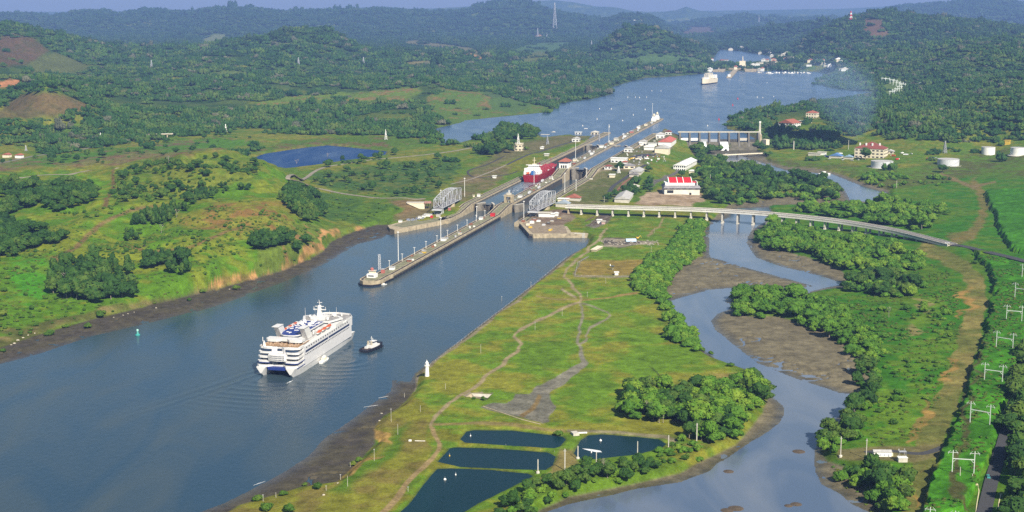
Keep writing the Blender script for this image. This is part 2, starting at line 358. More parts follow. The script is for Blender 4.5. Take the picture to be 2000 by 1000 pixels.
# far ranges: crest outline (photo pixels), distance of the crest (m), front and back width
RIDGES = [
 ([(-200, 30), (-100, 35), (0, 31), (60, 30), (100, 34), (150, 28), (200, 25), (230, 32), (270, 25), (320, 24), (375, 26), (410, 18), (480, 17), (520, 24), (560, 26), (600, 25), (700, 22), (780, 22), (830, 27), (900, 25), (930, 17), (960, 6), (1010, 3), (1040, 8), (1060, 20), (1100, 28), (1150, 36), (1200, 48), (1260, 70), (1320, 95)], 13500, 4200, 2000),
 ([(480, 60), (560, 25), (620, 20), (700, 15), (750, 12), (790, 18), (830, 17), (900, 14), (960, 8), (1040, 14), (1100, 30), (1160, 60)], 20500, 3500, 3000),
 ([(850, 50), (1000, 3), (1050, 2), (1080, 0), (1120, 4), (1160, 12), (1200, 14), (1240, 22), (1280, 24), (1320, 20), (1340, 13), (1370, 22), (1420, 26), (1500, 27), (1560, 26), (1620, 30), (1700, 32)], 22000, 3500, 3000),
 ([(1130, 80), (1180, 42), (1210, 31), (1250, 30), (1275, 34), (1290, 48), (1320, 62), (1350, 78)], 12500, 2200, 1500),
 ([(1300, 62), (1340, 48), (1380, 41), (1430, 34), (1470, 33), (1500, 38), (1560, 40), (1600, 36), (1660, 50), (1700, 70)], 15000, 2500, 1500),
 ([(1135, 118), (1160, 98), (1190, 76), (1215, 60), (1250, 52), (1280, 56), (1310, 70), (1340, 82), (1380, 96), (1400, 106)], 6900, 750, 900),
 ([(1375, 88), (1400, 80), (1420, 72), (1460, 62), (1500, 56), (1580, 46), (1640, 43), (1690, 40), (1760, 60)], 9500, 1150, 1600),
 ([(1530, 112), (1570, 80), (1600, 60), (1640, 43), (1690, 28), (1725, 22), (1760, 28), (1800, 33), (1850, 36), (1900, 42), (2000, 55), (2100, 60), (2250, 55)], 7400, 1800, 1600),
 ([(1600, 50), (1640, 40), (1700, 28), (1760, 14), (1800, 11), (1860, 8), (1900, 1), (1930, -3), (1960, 0), (2000, 8), (2100, 20), (2250, 15)], 16500, 3800, 3000),
 ([(-200, 25), (300, 22), (700, 20), (1200, 24), (1450, 20), (1560, 18), (1650, 17), (1740, 12), (1800, 14), (2000, 12), (2250, 16)], 26000, 4500, 4000)]
_RG = []
for pts_, dist_, wf_, wb_ in RIDGES:
    us, zs = [], []
    for x_, y_ in pts_:
        v_ = (500.0 - y_) / FPX
        yd = CP + v_ * SP
        us.append((x_ - 1000.0) / FPX / yd); zs.append(CAM_Z + dist_ * (-SP + v_ * CP) / yd)
    _RG.append((np.array(us), np.array(zs), dist_, wf_, wb_))
LEVELS = []
for poly_, low_, lev_, bank_, mudw_ in ((CANAL, CANAL_LOW, 0.0, 8.0, 25.0), (RIVER, RIVER_LOW, 0.0, 6.0, 30.0), (ARM, ARM_LOW, 0.0, 8.0, 40.0)):
    LEVELS.append((wpoly(poly_, lev_), wpoly(low_, lev_ + 0.6), lev_, bank_, mudw_))
for poly_, lev_, bank_ in ((LAKE, 16.0, 18.0), (UPCUT, 24.0, 40.0), (BLUEP, 15.0, 12.0)):
    LEVELS.append((wpoly(poly_, lev_), None, lev_, bank_, 0))
for poly_ in PONDS:
    LEVELS.append((wpoly(poly_, POND_Z), None, POND_Z, 4.0, 0))
CANE_W = [wpoly(CANE, 8.0), wpoly(CANE2, 10.0)]
PIT_W = wpoly([(905, 776), (920, 768), (962, 770), (950, 783)], 4)
def height(X, Y):
    h = rbf(X, Y)
    h = np.maximum(h, 2.0)
    # far country flattens out, then the ranges rise from it
    far = ss(5900, 7300, Y)
    h = h * (1 - far) + np.minimum(h, 40.0) * far
    hill = np.clip((h - 14) / 40.0, 0, 1)
    near = 1 - ss(2000, 2600, Y)
    rg = 1 - np.abs(fbm(X, Y, 190, 3, 13) - 0.5) * 2
    h = h + hill * (fbm(X, Y, 260, 4, 3) - 0.5) * 16 + hill * (fbm(X, Y, 60, 3, 11) - 0.5) * (5 + 5 * near) + hill * near * (rg - .82) * 40 + hill * (fbm(X, Y, 18, 2, 15) - 0.5) * 2.5 * near
    ter = near * ss(16, 26, h) * ss(-.42, -.30, -X / Y * 0 - np.abs(X / Y)) * .65
    hq = h / 6.0; fr_ = hq - np.floor(hq); h = h * (1 - ter) + ter * 6.0 * (np.floor(hq) + ss(.55, 1.0, fr_))
    h = h + hill * (1 - near) * (1 - ss(5900, 7300, Y)) * (1 - np.abs(fbm(X, Y, 520, 4, 17) - 0.5) * 2 - .8) * 75
    h = h + (fbm(X, Y, 45, 3, 23) - 0.5) * 0.7
    u = X / Y
    for us, zs, dist, wf, wb in _RG:
        c = np.interp(u, us, zs, left=0, right=0)
        yc = dist * (1 + 0.10 * (fbm(u * 40, u * 0 + dist, 4.0, 2, 5) - 0.5))
        q = Y - yc
        wn_ = fbm(X, Y, 700, 4, int(dist) % 97) - 0.5
        prof = np.where(q < 0, 1 - ss(0, 1, -q / (wf * (1 + 0.9 * wn_))), 1 - ss(0, 1, q / wb))
        rid = np.abs(fbm(X, Y, 420, 4, int(dist) % 89) - 0.5) * 2
        hh = c * prof
        hh = hh - np.clip(1 - prof, 0, 1) * prof * rid * c * 0.55 + prof * (fbm(X, Y, 90, 2, 9) - 0.5) * 8
        h = np.where(c > 0, np.maximum(h, hh), h)
    # tall cane stands proud of the ground
    for k, cw in enumerate(CANE_W):
        a = np.array(cw); m = (X > a[:, 0].min() - 10) & (X < a[:, 0].max() + 10) & (Y > a[:, 1].min() - 10) & (Y < a[:, 1].max() + 10)
        if m.any():
            x, y = X[m], Y[m]
            d = sdist(x + (fbm(x, y, 15, 3, 4) - 0.5) * 11, y + (fbm(x, y, 15, 3, 6) - 0.5) * 11, cw)
            h[m] += (4.6 + 1.6 * fbm(x, y, 6, 2, 8)) * (1 - ss(-1.2, 0.6, d))
    for w, low, lev, bank, mudw in LEVELS:
        a = np.array((low or []) + w)
        m = (X > a[:, 0].min() - 60) & (X < a[:, 0].max() + 60) & (Y > a[:, 1].min() - 60) & (Y < a[:, 1].max() + 60)
        if not m.any(): continue
        x, y = X[m], Y[m]; hm = h[m]
        wob = min(6.0, bank * 0.35)
        xw = x + (fbm(x, y, 22, 3, 31) - 0.5) * wob; yw = y + (fbm(x, y, 22, 3, 37) - 0.5) * wob
        d = sdist(xw, yw, w)
        if low:
            dl = sdist(xw, yw, low)
            mud = lev + 0.02 + 1.3 * ss(0, mudw, d) + (fbm(x, y, 12, 3, 41) - 0.5) * 0.35 * ss(0, 6, d)
            ch = np.abs(fbm(x, y, 34, 4, 43) - 0.5); mud = np.where((ch < .022) & (fbm(x, y, 80, 2, 47) > .42) & (d > 1), np.minimum(mud, lev - .05), mud)
            dry_ = mud + (np.maximum(hm, lev + 1.6) - mud) * ss(0, bank, dl)
            hm2 = np.where(dl < 0, np.minimum(mud, np.maximum(hm, lev + 1.4)), np.where(dl < bank, dry_, hm))
        else:
            hm2 = np.where(d < bank, np.minimum(hm, lev + (np.maximum(hm, lev + 0.6) - lev) * ss(-0.5, bank, d)), hm)
        hm2 = np.where(d < 0, lev - 0.15 - np.minimum(5.0, 0.22 * -d), hm2)
        h[m] = hm2
    # lock trough
    s, t = st_of(X, Y)
    m = (s > 395) & (s < 1500) & (np.abs(t) < 52)
    h = np.where(m, np.where(s > 1330, 8.0, -8.0), h)
    dpit = sdist(X, Y, PIT_W) if X.size else 0
    h = np.where(dpit < 0, np.minimum(h, 4.6 + np.maximum(-2.6, 0.9 * dpit)), h)
    # apron downstream of the dam
    m = (Y > 2590) & (Y < 2741) & (X > 335) & (X < 470)
    h = np.where(m, np.minimum(h, 1.0), h)
    return h

# grid: columns fan out from under the helicopter, rows follow the distance
NU = 960
UU = np.concatenate([np.linspace(-0.62, -0.40, 40, endpoint=False), np.linspace(-0.40, 0.40, NU - 80), np.linspace(0.40, 0.62, 41)[1:]])
rows = [560.0]
while rows[-1] < 33000:
    y_ = rows[-1]
    rows.append(y_ + min(y_ * y_ / (CAM_Z * FPX) * 1.45, 24 if y_ < 6500 else 40 if y_ < 12000 else 110))
YY = np.array(rows)
GU, GY = np.meshgrid(UU, YY)
GX = GU * GY
GZ = height(GX.ravel(), GY.ravel()).reshape(GX.shape)
def G(x, y):
    """height of the ground at (x, y)"""
    x = np.asarray(x, float); y = np.asarray(y, float)
    u = x / y
    i = np.clip(np.searchsorted(UU, u) - 1, 0, len(UU) - 2); j = np.clip(np.searchsorted(YY, y) - 1, 0, len(YY) - 2)
    a = np.clip((u - UU[i]) / (UU[i + 1] - UU[i]), 0, 1); b = np.clip((y - YY[j]) / (YY[j + 1] - YY[j]), 0, 1)
    return (GZ[j, i] * (1 - a) + GZ[j, i + 1] * a) * (1 - b) + (GZ[j + 1, i] * (1 - a) + GZ[j + 1, i + 1] * a) * b
def gp(px, py, ymin=560.0, zmin=-100):
    """the ground point seen at a photo pixel"""
    u = (px - 1000.0) / FPX; v = (500.0 - py) / FPX
    dy = CP + v * SP; dz = -SP + v * CP
    y = YY[YY >= ymin]; g = np.maximum(G(u / dy * y, y), zmin); r = CAM_Z + dz / dy * y
    k = np.argmax(r <= g)
    if r[k] > g[k]: k = len(y) - 1
    if k == 0: yy = y[0]
    else:
        f0 = r[k - 1] - g[k - 1]; f1 = r[k] - g[k]; yy = y[k - 1] + (y[k] - y[k - 1]) * f0 / (f0 - f1 + 1e-9)
    x = u / dy * yy
    return Vector((x, yy, float(max(G(x, yy), zmin))))
PXL, PYL = proj(GX.ravel(), GY.ravel(), GZ.ravel())

# ---- albedo
C_ = lambda *a: np.array(a)
GRASS, GYEL, TALL, DRY, ORANGE, BROWN = C_(.074, .134, .010), C_(.150, .152, .018), C_(.034, .122, .006), C_(.22, .165, .045), C_(.34, .17, .06), C_(.105, .078, .028)
MUD, MUDL, ROCK, FLOOR, CONC, OLIVE = C_(.086, .074, .044), C_(.150, .128, .076), C_(.070, .060, .045), C_(.022, .050, .012), C_(.34, .31, .25), C_(.075, .085, .020)
X_, Y_ = GX.ravel(), GY.ravel()
n1 = fbm(X_, Y_, 60, 4, 51); n2 = fbm(X_, Y_, 14, 3, 61); n3 = fbm(X_, Y_, 300, 4, 71)
mixn = ss(0.40, 0.62, 0.55 * n1 + 0.45 * n2)[:, None]
COLR = GRASS + (GYEL - GRASS) * mixn
WET = np.zeros(len(X_))
warpx = (fbm(X_, Y_, 30, 3, 81) - 0.5); warpy = (fbm(X_, Y_, 30, 3, 83) - 0.5)
wsc = np.clip(9000.0 / Y_, 0.8, 9)
def paint(poly, col, fe=3.0, wob=1.0, col2=None, lo=0.4, hi=0.6, nz=None, strength=1.0):
    a = np.array(poly, float)
    m = (PXL > a[:, 0].min() - 25) & (PXL < a[:, 0].max() + 25) & (PYL > a[:, 1].min() - 25) & (PYL < a[:, 1].max() + 25)
    if not m.any(): return
    d = sdist(PXL[m] + warpx[m] * wsc[m] * 4 * wob, PYL[m] + warpy[m] * wsc[m] * 2.4 * wob, poly)
    w = (strength * (1 - ss(-fe, fe, d)))[:, None]
    c = col
    if col2 is not None:
        q = ss(lo, hi, (n2 * 0.5 + n1 * 0.5 if nz is None else nz)[m])[:, None]; c = col + (col2 - col) * q
    COLR[m] = COLR[m] * (1 - w) + c * w
def stroke(line, wpx, col, fe=1.0, wob=0.6, **k):
    """a painted strip along a photo-pixel line, wpx = (width at start, at end)"""
    w0, w1 = wpx if hasattr(wpx, '__len__') else (wpx, wpx)
    L, R = [], []
    n = len(line)
    for i, (x, y) in enumerate(line):
        x0, y0 = line[max(0, i - 1)]; x1, y1 = line[min(n - 1, i + 1)]
        dx, dy = x1 - x0, y1 - y0; l = math.hypot(dx, dy) + 1e-9
        w = (w0 + (w1 - w0) * i / (n - 1)) / 2
        L.append((x - dy / l * w, y + dx / l * w)); R.append((x + dy / l * w, y - dx / l * w))
    paint(L + R[::-1], col, fe, wob, **k)
# far country: wooded, with clearings
WOODCOL = FLOOR * 1.15
fw = ss(2900, 3600, Y_)[:, None] * (1 - ss(0.66, 0.74, n3)[:, None] * 0.8)
COLR = COLR * (1 - fw) + (WOODCOL + (C_(.060, .095, .020) - WOODCOL) * ss(.35, .75, n1)[:, None]) * fw
# east bank: tall grass
paint([(1380, 430), (1500, 400), (1700, 380), (1900, 330), (2300, 330), (2300, 1060), (1560, 1060), (1600, 900), (1700, 760), (1640, 620), (1440, 560)], TALL, 6, 2, GRASS, .42, .66)
paint([(1380, 300), (1500, 310), (1640, 320), (1760, 330), (1900, 300), (2300, 260), (2300, 340), (1900, 345), (1730, 372), (1640, 330), (1400, 330)], GRASS, 4, 1, OLIVE)
paint([(1720, 760), (1780, 640), (1830, 560), (1860, 560), (1870, 640), (1850, 740), (1820, 840), (1690, 870), (1670, 830)], TALL * 1.1, 8, 2, GRASS * 1.25, .45, .62)
# left bank hill
paint([(-300, 350), (230, 335), (330, 310), (440, 297), (520, 316), (560, 342), (600, 420), (620, 470), (560, 520), (450, 552), (300, 592), (150, 622), (0, 650), (-300, 720)], C_(.070, .150, .008), 5, 2, C_(.135, .165, .014), .46, .6)
paint([(340, 425), (420, 400), (520, 388), (545, 405), (560, 425), (510, 440), (430, 450), (350, 445)], C_(.17, .105, .03), 8, 3, GYEL, .5, .62)
paint([(490, 400), (560, 390), (590, 430), (560, 470), (470, 465), (440, 440)], C_(.15, .16, .020), 8, 3, C_(.17, .10, .03), .54, .64)
paint([(230, 350), (300, 310), (440, 300), (520, 320), (490, 350), (380, 380), (280, 400), (220, 400)], C_(.13, .155, .018), 8, 3, GRASS * .9, .44, .6)
stroke([(222, 330), (222, 360), (212, 385), (205, 405)], (6, 9), C_(.12, .085, .03), 2)
stroke([(330, 400), (250, 412), (205, 435), (170, 460), (140, 490), (100, 510)], (6, 10), C_(.15, .105, .04), 3)
stroke([(235, 476), (290, 492), (350, 490), (420, 463), (480, 440)], (4, 5), C_(.17, .11, .04), 2)
paint([(30, 515), (90, 490), (110, 560), (60, 600), (20, 590)], TALL * 1.5, 10, 3, GRASS * 1.2)
for q in ([(500, 450), (560, 440), (640, 447), (655, 470), (640, 492), (600, 510), (560, 528), (500, 546), (480, 545), (520, 515)], [(640, 447), (700, 440), (745, 436), (750, 446), (700, 455), (660, 468)]):
    paint(q, C_(.095, .135, .018), 5, 3, C_(.24, .135, .05), .55, .64)
for q in ([(545, 520), (575, 498), (600, 486), (632, 470), (645, 478), (632, 493), (600, 510), (560, 529)], [(632, 452), (660, 450), (655, 462), (640, 470)], [(690, 440), (735, 434), (742, 441), (700, 452)], [(520, 543), (545, 528), (560, 520), (556, 533), (510, 547)], [(395, 556), (470, 540), (500, 533), (505, 547), (420, 570)]):
    paint(q, C_(.36, .20, .075), 2.5, 2.5, C_(.16, .12, .035), .50, .60)
paint([(-60, 655), (70, 640), (200, 605), (300, 585), (420, 558), (420, 570), (290, 600), (190, 626), (80, 657), (-60, 697)], OLIVE, 4, 2, C_(.16, .13, .05))
# valley by the locks
paint([(560, 352), (600, 372), (700, 392), (800, 396), (830, 410), (770, 440), (700, 440), (640, 430), (590, 400)], C_(.045, .095, .016), 5, 2, GRASS)
paint([(600, 345), (700, 330), (850, 310), (900, 320), (890, 345), (840, 380), (760, 384), (680, 376), (620, 362)], C_(.045, .095, .018), 5, 2, C_(.09, .115, .02), .45, .62)
paint([(760, 390), (800, 388), (830, 388), (835, 415), (800, 430), (770, 425), (790, 408)], C_(.15, .105, .045), 4, 1)
paint([(770, 432), (830, 420), (850, 405), (900, 395), (960, 365), (1000, 330), (960, 320), (900, 350), (840, 400), (780, 424)], C_(.10, .105, .03), 5, 1, C_(.14, .11, .05))
paint([(900, 350), (1000, 310), (1100, 285), (1170, 262), (1060, 268), (980, 290), (940, 320)], C_(.095, .10, .03), 4, 1, C_(.13, .115, .05))
# plain on the left
paint([(-300, 330), (0, 330), (230, 320), (330, 305), (450, 290), (330, 285), (200, 300), (0, 310), (-300, 320)], C_(.13, .125, .04), 4, 2, C_(.13, .085, .04), .48, .6)
paint([(0, 320), (130, 300), (270, 285), (420, 265), (520, 275), (440, 292), (250, 300), (100, 325)], C_(.060, .140, .010), 4, 2, C_(.12, .09, .04), .56, .66)
paint([(480, 300), (560, 276), (640, 268), (760, 268), (840, 275), (760, 290), (640, 280), (540, 292)], GRASS * .9, 3, 1, C_(.12, .085, .035), .5, .62)
paint([(500, 200), (560, 188), (640, 182), (720, 180), (800, 168), (830, 180), (780, 200), (640, 205), (520, 215)], C_(.105, .160, .018), 3, 1.5, C_(.18, .12, .04), .54, .64)
paint([(830, 190), (860, 172), (900, 178), (960, 178), (1020, 200), (1095, 212), (1095, 222), (1000, 226), (900, 240), (850, 235), (840, 210)], C_(.080, .135, .018), 3, 1.5, C_(.15, .11, .035), .54, .62)
paint([(-300, 220), (0, 215), (40, 185), (90, 178), (140, 190), (190, 210), (120, 225), (0, 235)], C_(.12, .085, .032), 4, 1, C_(.085, .075, .025))
paint([(-300, 100), (0, 72), (30, 66), (70, 75), (95, 100), (60, 125), (0, 130), (-300, 150)], C_(.10, .062, .03), 5, 1, C_(.075, .06, .02))
paint([(60, 120), (110, 100), (150, 115), (185, 130), (130, 145), (60, 150)], C_(.08, .095, .025), 4, 1)
paint([(-20, 163), (20, 153), (45, 158), (40, 168), (0, 172)], C_(.40, .18, .07), 1.5, 1)
for q, c in (([(390, 78), (420, 67), (450, 68), (440, 80), (395, 92)], C_(.13, .15, .05)), ([(410, 148), (440, 140), (490, 140), (495, 146), (450, 149)], C_(.10, .14, .04)), ([(215, 182), (250, 175), (280, 176), (280, 180), (230, 185)], C_(.11, .12, .04)),
             ([(390, 185), (430, 183), (425, 192), (400, 190)], C_(.12, .14, .04)), ([(770, 85), (810, 78), (860, 85), (930, 95), (980, 105), (960, 110), (890, 98), (800, 92)], C_(.13, .12, .05)), ([(905, 100), (945, 112), (940, 119), (910, 108)], C_(.30, .17, .08)),
             ([(780, 123), (830, 118), (860, 120), (840, 127), (790, 130)], C_(.16, .14, .05)), ([(1000, 97), (1040, 84), (1120, 82), (1115, 100), (1060, 106), (1000, 106)], C_(.06, .115, .035)), ([(1170, 122), (1230, 108), (1330, 108), (1390, 118), (1360, 128), (1250, 130)], C_(.06, .11, .03)),
             ([(1020, 112), (1050, 100), (1100, 108), (1110, 122), (1030, 128)], C_(.09, .11, .03)), ([(1340, 50), (1400, 52), (1410, 62), (1380, 72), (1330, 70), (1300, 64)], C_(.10, .075, .045)), ([(1690, 36), (1730, 40), (1735, 70), (1705, 78), (1685, 60)], C_(.12, .075, .045)),
             ([(1720, 170), (1760, 150), (1775, 175), (1770, 185), (1730, 190)], C_(.10, .15, .03)), ([(1550, 108), (1600, 85), (1580, 102), (1560, 112)], C_(.08, .12, .04)), ([(1380, 112), (1450, 112), (1450, 128), (1380, 126), (1350, 120)], C_(.09, .12, .04)), ([(1180, 180), (960, 195), (940, 178), (1010, 185)], C_(.06, .10, .03)),
             ([(950, 195), (985, 188), (1040, 205), (1010, 222), (960, 215)], C_(.065, .115, .025)), ([(1040, 70), (1060, 66), (1068, 76), (1048, 78)], C_(.35, .2, .12))):
    paint(q, c, 2.5, 1)
# peninsula
paint([(808, 735), (1000, 590), (1147, 475), (1160, 440), (1340, 425), (1330, 460), (1250, 520), (1250, 560), (1290, 600), (1300, 670), (1440, 720), (1470, 735), (1210, 770), (1230, 840), (1090, 845), (900, 835), (850, 830), (800, 800)], GRASS * 1.28, 3, 1, GYEL * 1.15, .36, .60)
paint([(1150, 450), (1330, 425), (1320, 470), (1230, 480), (1260, 500), (1150, 500)], GRASS * 1.15, 5, 1, GYEL, .5, .7)
for q in ([(1120, 555), (1230, 560), (1250, 600), (1160, 640)], [(1010, 690), (1110, 650), (1130, 700), (1060, 740), (1000, 740)], [(1210, 620), (1290, 630), (1280, 680), (1200, 690)], [(1205, 690), (1360, 680), (1380, 720), (1280, 745), (1210, 730)], [(1090, 760), (1210, 730), (1220, 790), (1100, 810)]):
    paint(q, GRASS * 1.1, 14, 4, GRASS * 1.35)
paint([(1128, 507), (1275, 508), (1245, 540), (1124, 538)], C_(.20, .15, .035), 2, 1, GYEL, .5, .7)
paint([(735, 815), (800, 770), (850, 800), (838, 830), (860, 870), (820, 930), (760, 1005), (430, 1010), (480, 985), (600, 952), (655, 946), (705, 900), (735, 868)], GYEL * 1.05, 4, 2, C_(.15, .125, .03), .45, .65)
paint([(780, 830), (800, 825), (740, 920), (690, 965), (660, 965), (700, 920)], GRASS, 10, 2)
paint([(725, 835), (748, 820), (760, 840), (745, 870), (730, 868)], C_(.30, .19, .055), 3, 2)
paint([(668, 935), (700, 905), (730, 895), (700, 930)], C_(.26, .17, .05), 3, 2)
paint([(830, 830), (1100, 846), (1310, 855), (1300, 895), (1130, 910), (1040, 945), (920, 1005), (770, 1005), (840, 905)], GRASS * 1.2, 4, 1, GYEL, .45, .65)
paint([(1090, 875), (1130, 880), (1130, 900), (1070, 925), (1040, 938), (1075, 915)], C_(.17, .14, .045), 4, 1)
paint([(1300, 845), (1390, 850), (1380, 870), (1310, 885)], C_(.2, .165, .05), 5, 3, GRASS)
paint([(1380, 735), (1440, 720), (1470, 735), (1400, 750)], C_(.2, .16, .045), 8, 2)
for L, w, c in (([(1187, 447), (1165, 470), (1140, 495), (1110, 520), (1103, 540), (1120, 558), (1134, 575), (1132, 590), (1100, 602), (1050, 625), (1012, 645), (1003, 658), (1022, 674), (1012, 688), (960, 728), (915, 764), (872, 795), (850, 812), (838, 832)], (4.5, 6.5), C_(.25, .20, .11)),
                ([(838, 832), (850, 850), (860, 868), (845, 895), (820, 920), (790, 958), (745, 1005)], (8, 11), C_(.24, .175, .08)), ([(845, 828), (920, 826), (1010, 832), (1100, 842)], (6, 6), C_(.20, .16, .055)), ([(1104, 842), (1200, 846), (1300, 853), (1320, 862)], (5, 9), C_(.17, .15, .085)),
                ([(1098, 562), (1115, 575), (1125, 582)], (4, 6), C_(.28, .23, .14)), ([(1050, 578), (1085, 585), (1125, 586)], (2, 3), C_(.22, .17, .07)), ([(1135, 586), (1190, 580), (1245, 573)], (2, 5), C_(.22, .15, .05)),
                ([(1133, 592), (1139, 618), (1130, 640), (1127, 665), (1136, 690)], (4, 6), C_(.19, .175, .12)), ([(1137, 592), (1165, 600), (1185, 610), (1191, 617), (1180, 626), (1150, 640), (1142, 655), (1146, 662), (1130, 672)], (3, 4.5), C_(.20, .18, .12)),
                ([(1135, 688), (1146, 708), (1130, 722), (1090, 745), (1060, 762)], (9, 22), C_(.17, .16, .12)), ([(1297, 425), (1285, 445), (1265, 462)], (3, 4), C_(.22, .17, .08)), ([(1150, 500), (1130, 512), (1124, 537)], (3, 3), C_(.16, .15, .11)), ([(1124, 538), (1205, 540), (1245, 541), (1272, 512)], (3, 3), C_(.2, .17, .11)),
                ([(1140, 455), (1149, 468), (1100, 512), (1000, 594), (900, 668), (815, 733)], (5, 6), C_(.20, .17, .10)), ([(815, 733), (810, 765)], (6, 6), C_(.26, .22, .15)), ([(1270, 715), (1292, 738), (1306, 760)], (2, 3), C_(.03, .04, .015))):
    stroke(L, w, c, 1.3, 0.5)
paint([(945, 796), (966, 786), (990, 785), (1000, 768), (1030, 768), (1045, 752), (1075, 752), (1072, 775), (1078, 790), (1066, 825), (1052, 828)], C_(.13, .125, .095), 1.5, .8, C_(.21, .195, .15), .46, .6)
stroke([(1052, 770), (1040, 795), (1018, 815)], (8, 8), C_(.17, .12, .05), 2, 0.5)
paint([(1165, 470), (1185, 462), (1230, 466), (1260, 470), (1290, 472), (1250, 478), (1180, 482)], C_(.26, .22, .16), 1.5, 1, C_(.08, .07, .06), .5, .6)
paint([(1140, 440), (1170, 420), (1200, 418), (1180, 440), (1160, 447)], C_(.16, .14, .11), 2, 1, C_(.08, .06, .05))
# construction ground and yards beside the locks
paint([(1262, 375), (1300, 370), (1370, 378), (1375, 392), (1350, 402), (1270, 402), (1240, 398)], C_(.33, .25, .17), 2, 1, C_(.24, .17, .10))
paint([(1215, 275), (1262, 268), (1300, 270), (1320, 285), (1290, 300), (1240, 300), (1200, 290)], C_(.20, .17, .14), 2, 1, C_(.11, .10, .10), .5, .6)
paint([(1085, 400), (1150, 345), (1200, 330), (1260, 330), (1230, 370), (1180, 400)], C_(.085, .10, .025), 3, 1, C_(.13, .12, .05))
paint([(1150, 340), (1180, 300), (1240, 270), (1300, 252), (1320, 258), (1310, 290), (1240, 330)], C_(.11, .115, .04), 3, 1, C_(.2, .17, .11), .5, .6)
paint([(1020, 425), (1060, 410), (1110, 410), (1120, 425), (1100, 445), (1060, 455), (1030, 445)], C_(.22, .18, .12), 2, 1, C_(.14, .10, .07))
stroke([(1340, 318), (1318, 340), (1280, 355), (1265, 370)], (5, 6), C_(.12, .11, .10), 1)
# mown belt and road on the east side
BELT = [(1795, 482), (1840, 500), (1880, 522), (1905, 550), (1908, 590), (1898, 640), (1880, 700), (1855, 770), (1828, 840), (1800, 910), (1795, 960), (1790, 1010)]
stroke(BELT, (22, 60), C_(.18, .155, .045), 2.5, .6, col2=C_(.105, .115, .026))
for q in ([(1880, 555), (1896, 565), (1890, 600), (1872, 612)], [(1838, 735), (1862, 690), (1870, 700), (1850, 745)], [(1790, 810), (1822, 770), (1822, 810), (1800, 860), (1775, 875), (1780, 840)], [(1780, 910), (1790, 950), (1785, 1000), (1775, 960)]):
    paint(q, C_(.26, .165, .045), 3, 2, C_(.15, .12, .03), .5, .6)
stroke([(1900, 350), (1915, 380), (1922, 410), (1915, 440), (1890, 460), (1850, 470)], (14, 22), C_(.115, .115, .03), 4, 1, col2=C_(.15, .12, .035))
stroke([(1835, 340), (1870, 352), (1900, 366)], (7, 7), C_(.16, .12, .05), 2)
stroke([(1945, 355), (1900, 366)], (4, 6), C_(.16, .12, .05), 2)
for cw, c, c2 in ((CANE, TALL * .95, TALL * 1.5), (CANE2, TALL, TALL * 1.4)):
    paint(cw, c, 2, .5, c2)
stroke([(1925, 640), (1900, 740), (1885, 850), (1870, 1000)], (6, 18), C_(.065, .07, .02), 4, 2)
paint([(1635, 872), (1690, 872), (1760, 876), (1840, 870), (1830, 890), (1770, 905), (1640, 897)], C_(.13, .115, .045), 3, 1)
for q in ([(1770, 580), (1800, 582), (1812, 605), (1800, 612)], [(1755, 640), (1790, 632), (1806, 645), (1780, 655)]):
    paint(q, C_(.19, .17, .06), 4, 2)
# bare mud and bed wherever the ground is at the water's edge
Z_ = GZ.ravel()
for (w, low, lev, bank, mudw), nm in zip(LEVELS, ('c', 'r', 'a', 'l', 'u', 'b', 'p', 'p', 'p', 'p')):
    a = np.array((low or []) + w)
    m = (X_ > a[:, 0].min() - 40) & (X_ < a[:, 0].max() + 40) & (Y_ > a[:, 1].min() - 40) & (Y_ < a[:, 1].max() + 40)
    x, y = X_[m], Y_[m]
    if low:
        wob = min(6.0, bank * 0.35)
        xw = x + (fbm(x, y, 22, 3, 31) - 0.5) * wob; yw = y + (fbm(x, y, 22, 3, 37) - 0.5) * wob
        d = sdist(xw, yw, low); k = (1 - ss(-0.5, 2.0, d))[:, None]
        nn = ss(.35, .65, fbm(x, y, 10, 4, 91))[:, None]
        dw = ss(0, 14, sdist(xw, yw, w))[:, None]
        base = (ROCK * .8 + (MUD * .75 - ROCK * .8) * nn) if nm == 'c' else MUD * .8 + (MUDL - MUD * .8) * (0.35 * nn + 0.65 * dw)
        COLR[m] = COLR[m] * (1 - k) + base * k; WET[m] = np.maximum(WET[m], (k * (1 - .75 * dw))[:, 0])
    else:
        d = sdist(x, y, w); k = (1 - ss(0.0, 2.0 if nm == 'p' else 5.0, d))[:, None] * 0.8
        COLR[m] = COLR[m] * (1 - k) + (MUD if nm != 'p' else C_(.05, .07, .02)) * k
m = (Y_ > 2590) & (Y_ < 2741) & (X_ > 335) & (X_ < 470)
COLR[m] = C_(.10, .09, .06)
dp = sdist(X_, Y_, PIT_W); COLR[dp < 0.3] = C_(.20, .17, .12)
COLR = np.clip(COLR * (0.80 + 0.40 * fbm(X_, Y_, 5, 2, 95))[:, None] * 1.0, 0.004, 0.8)

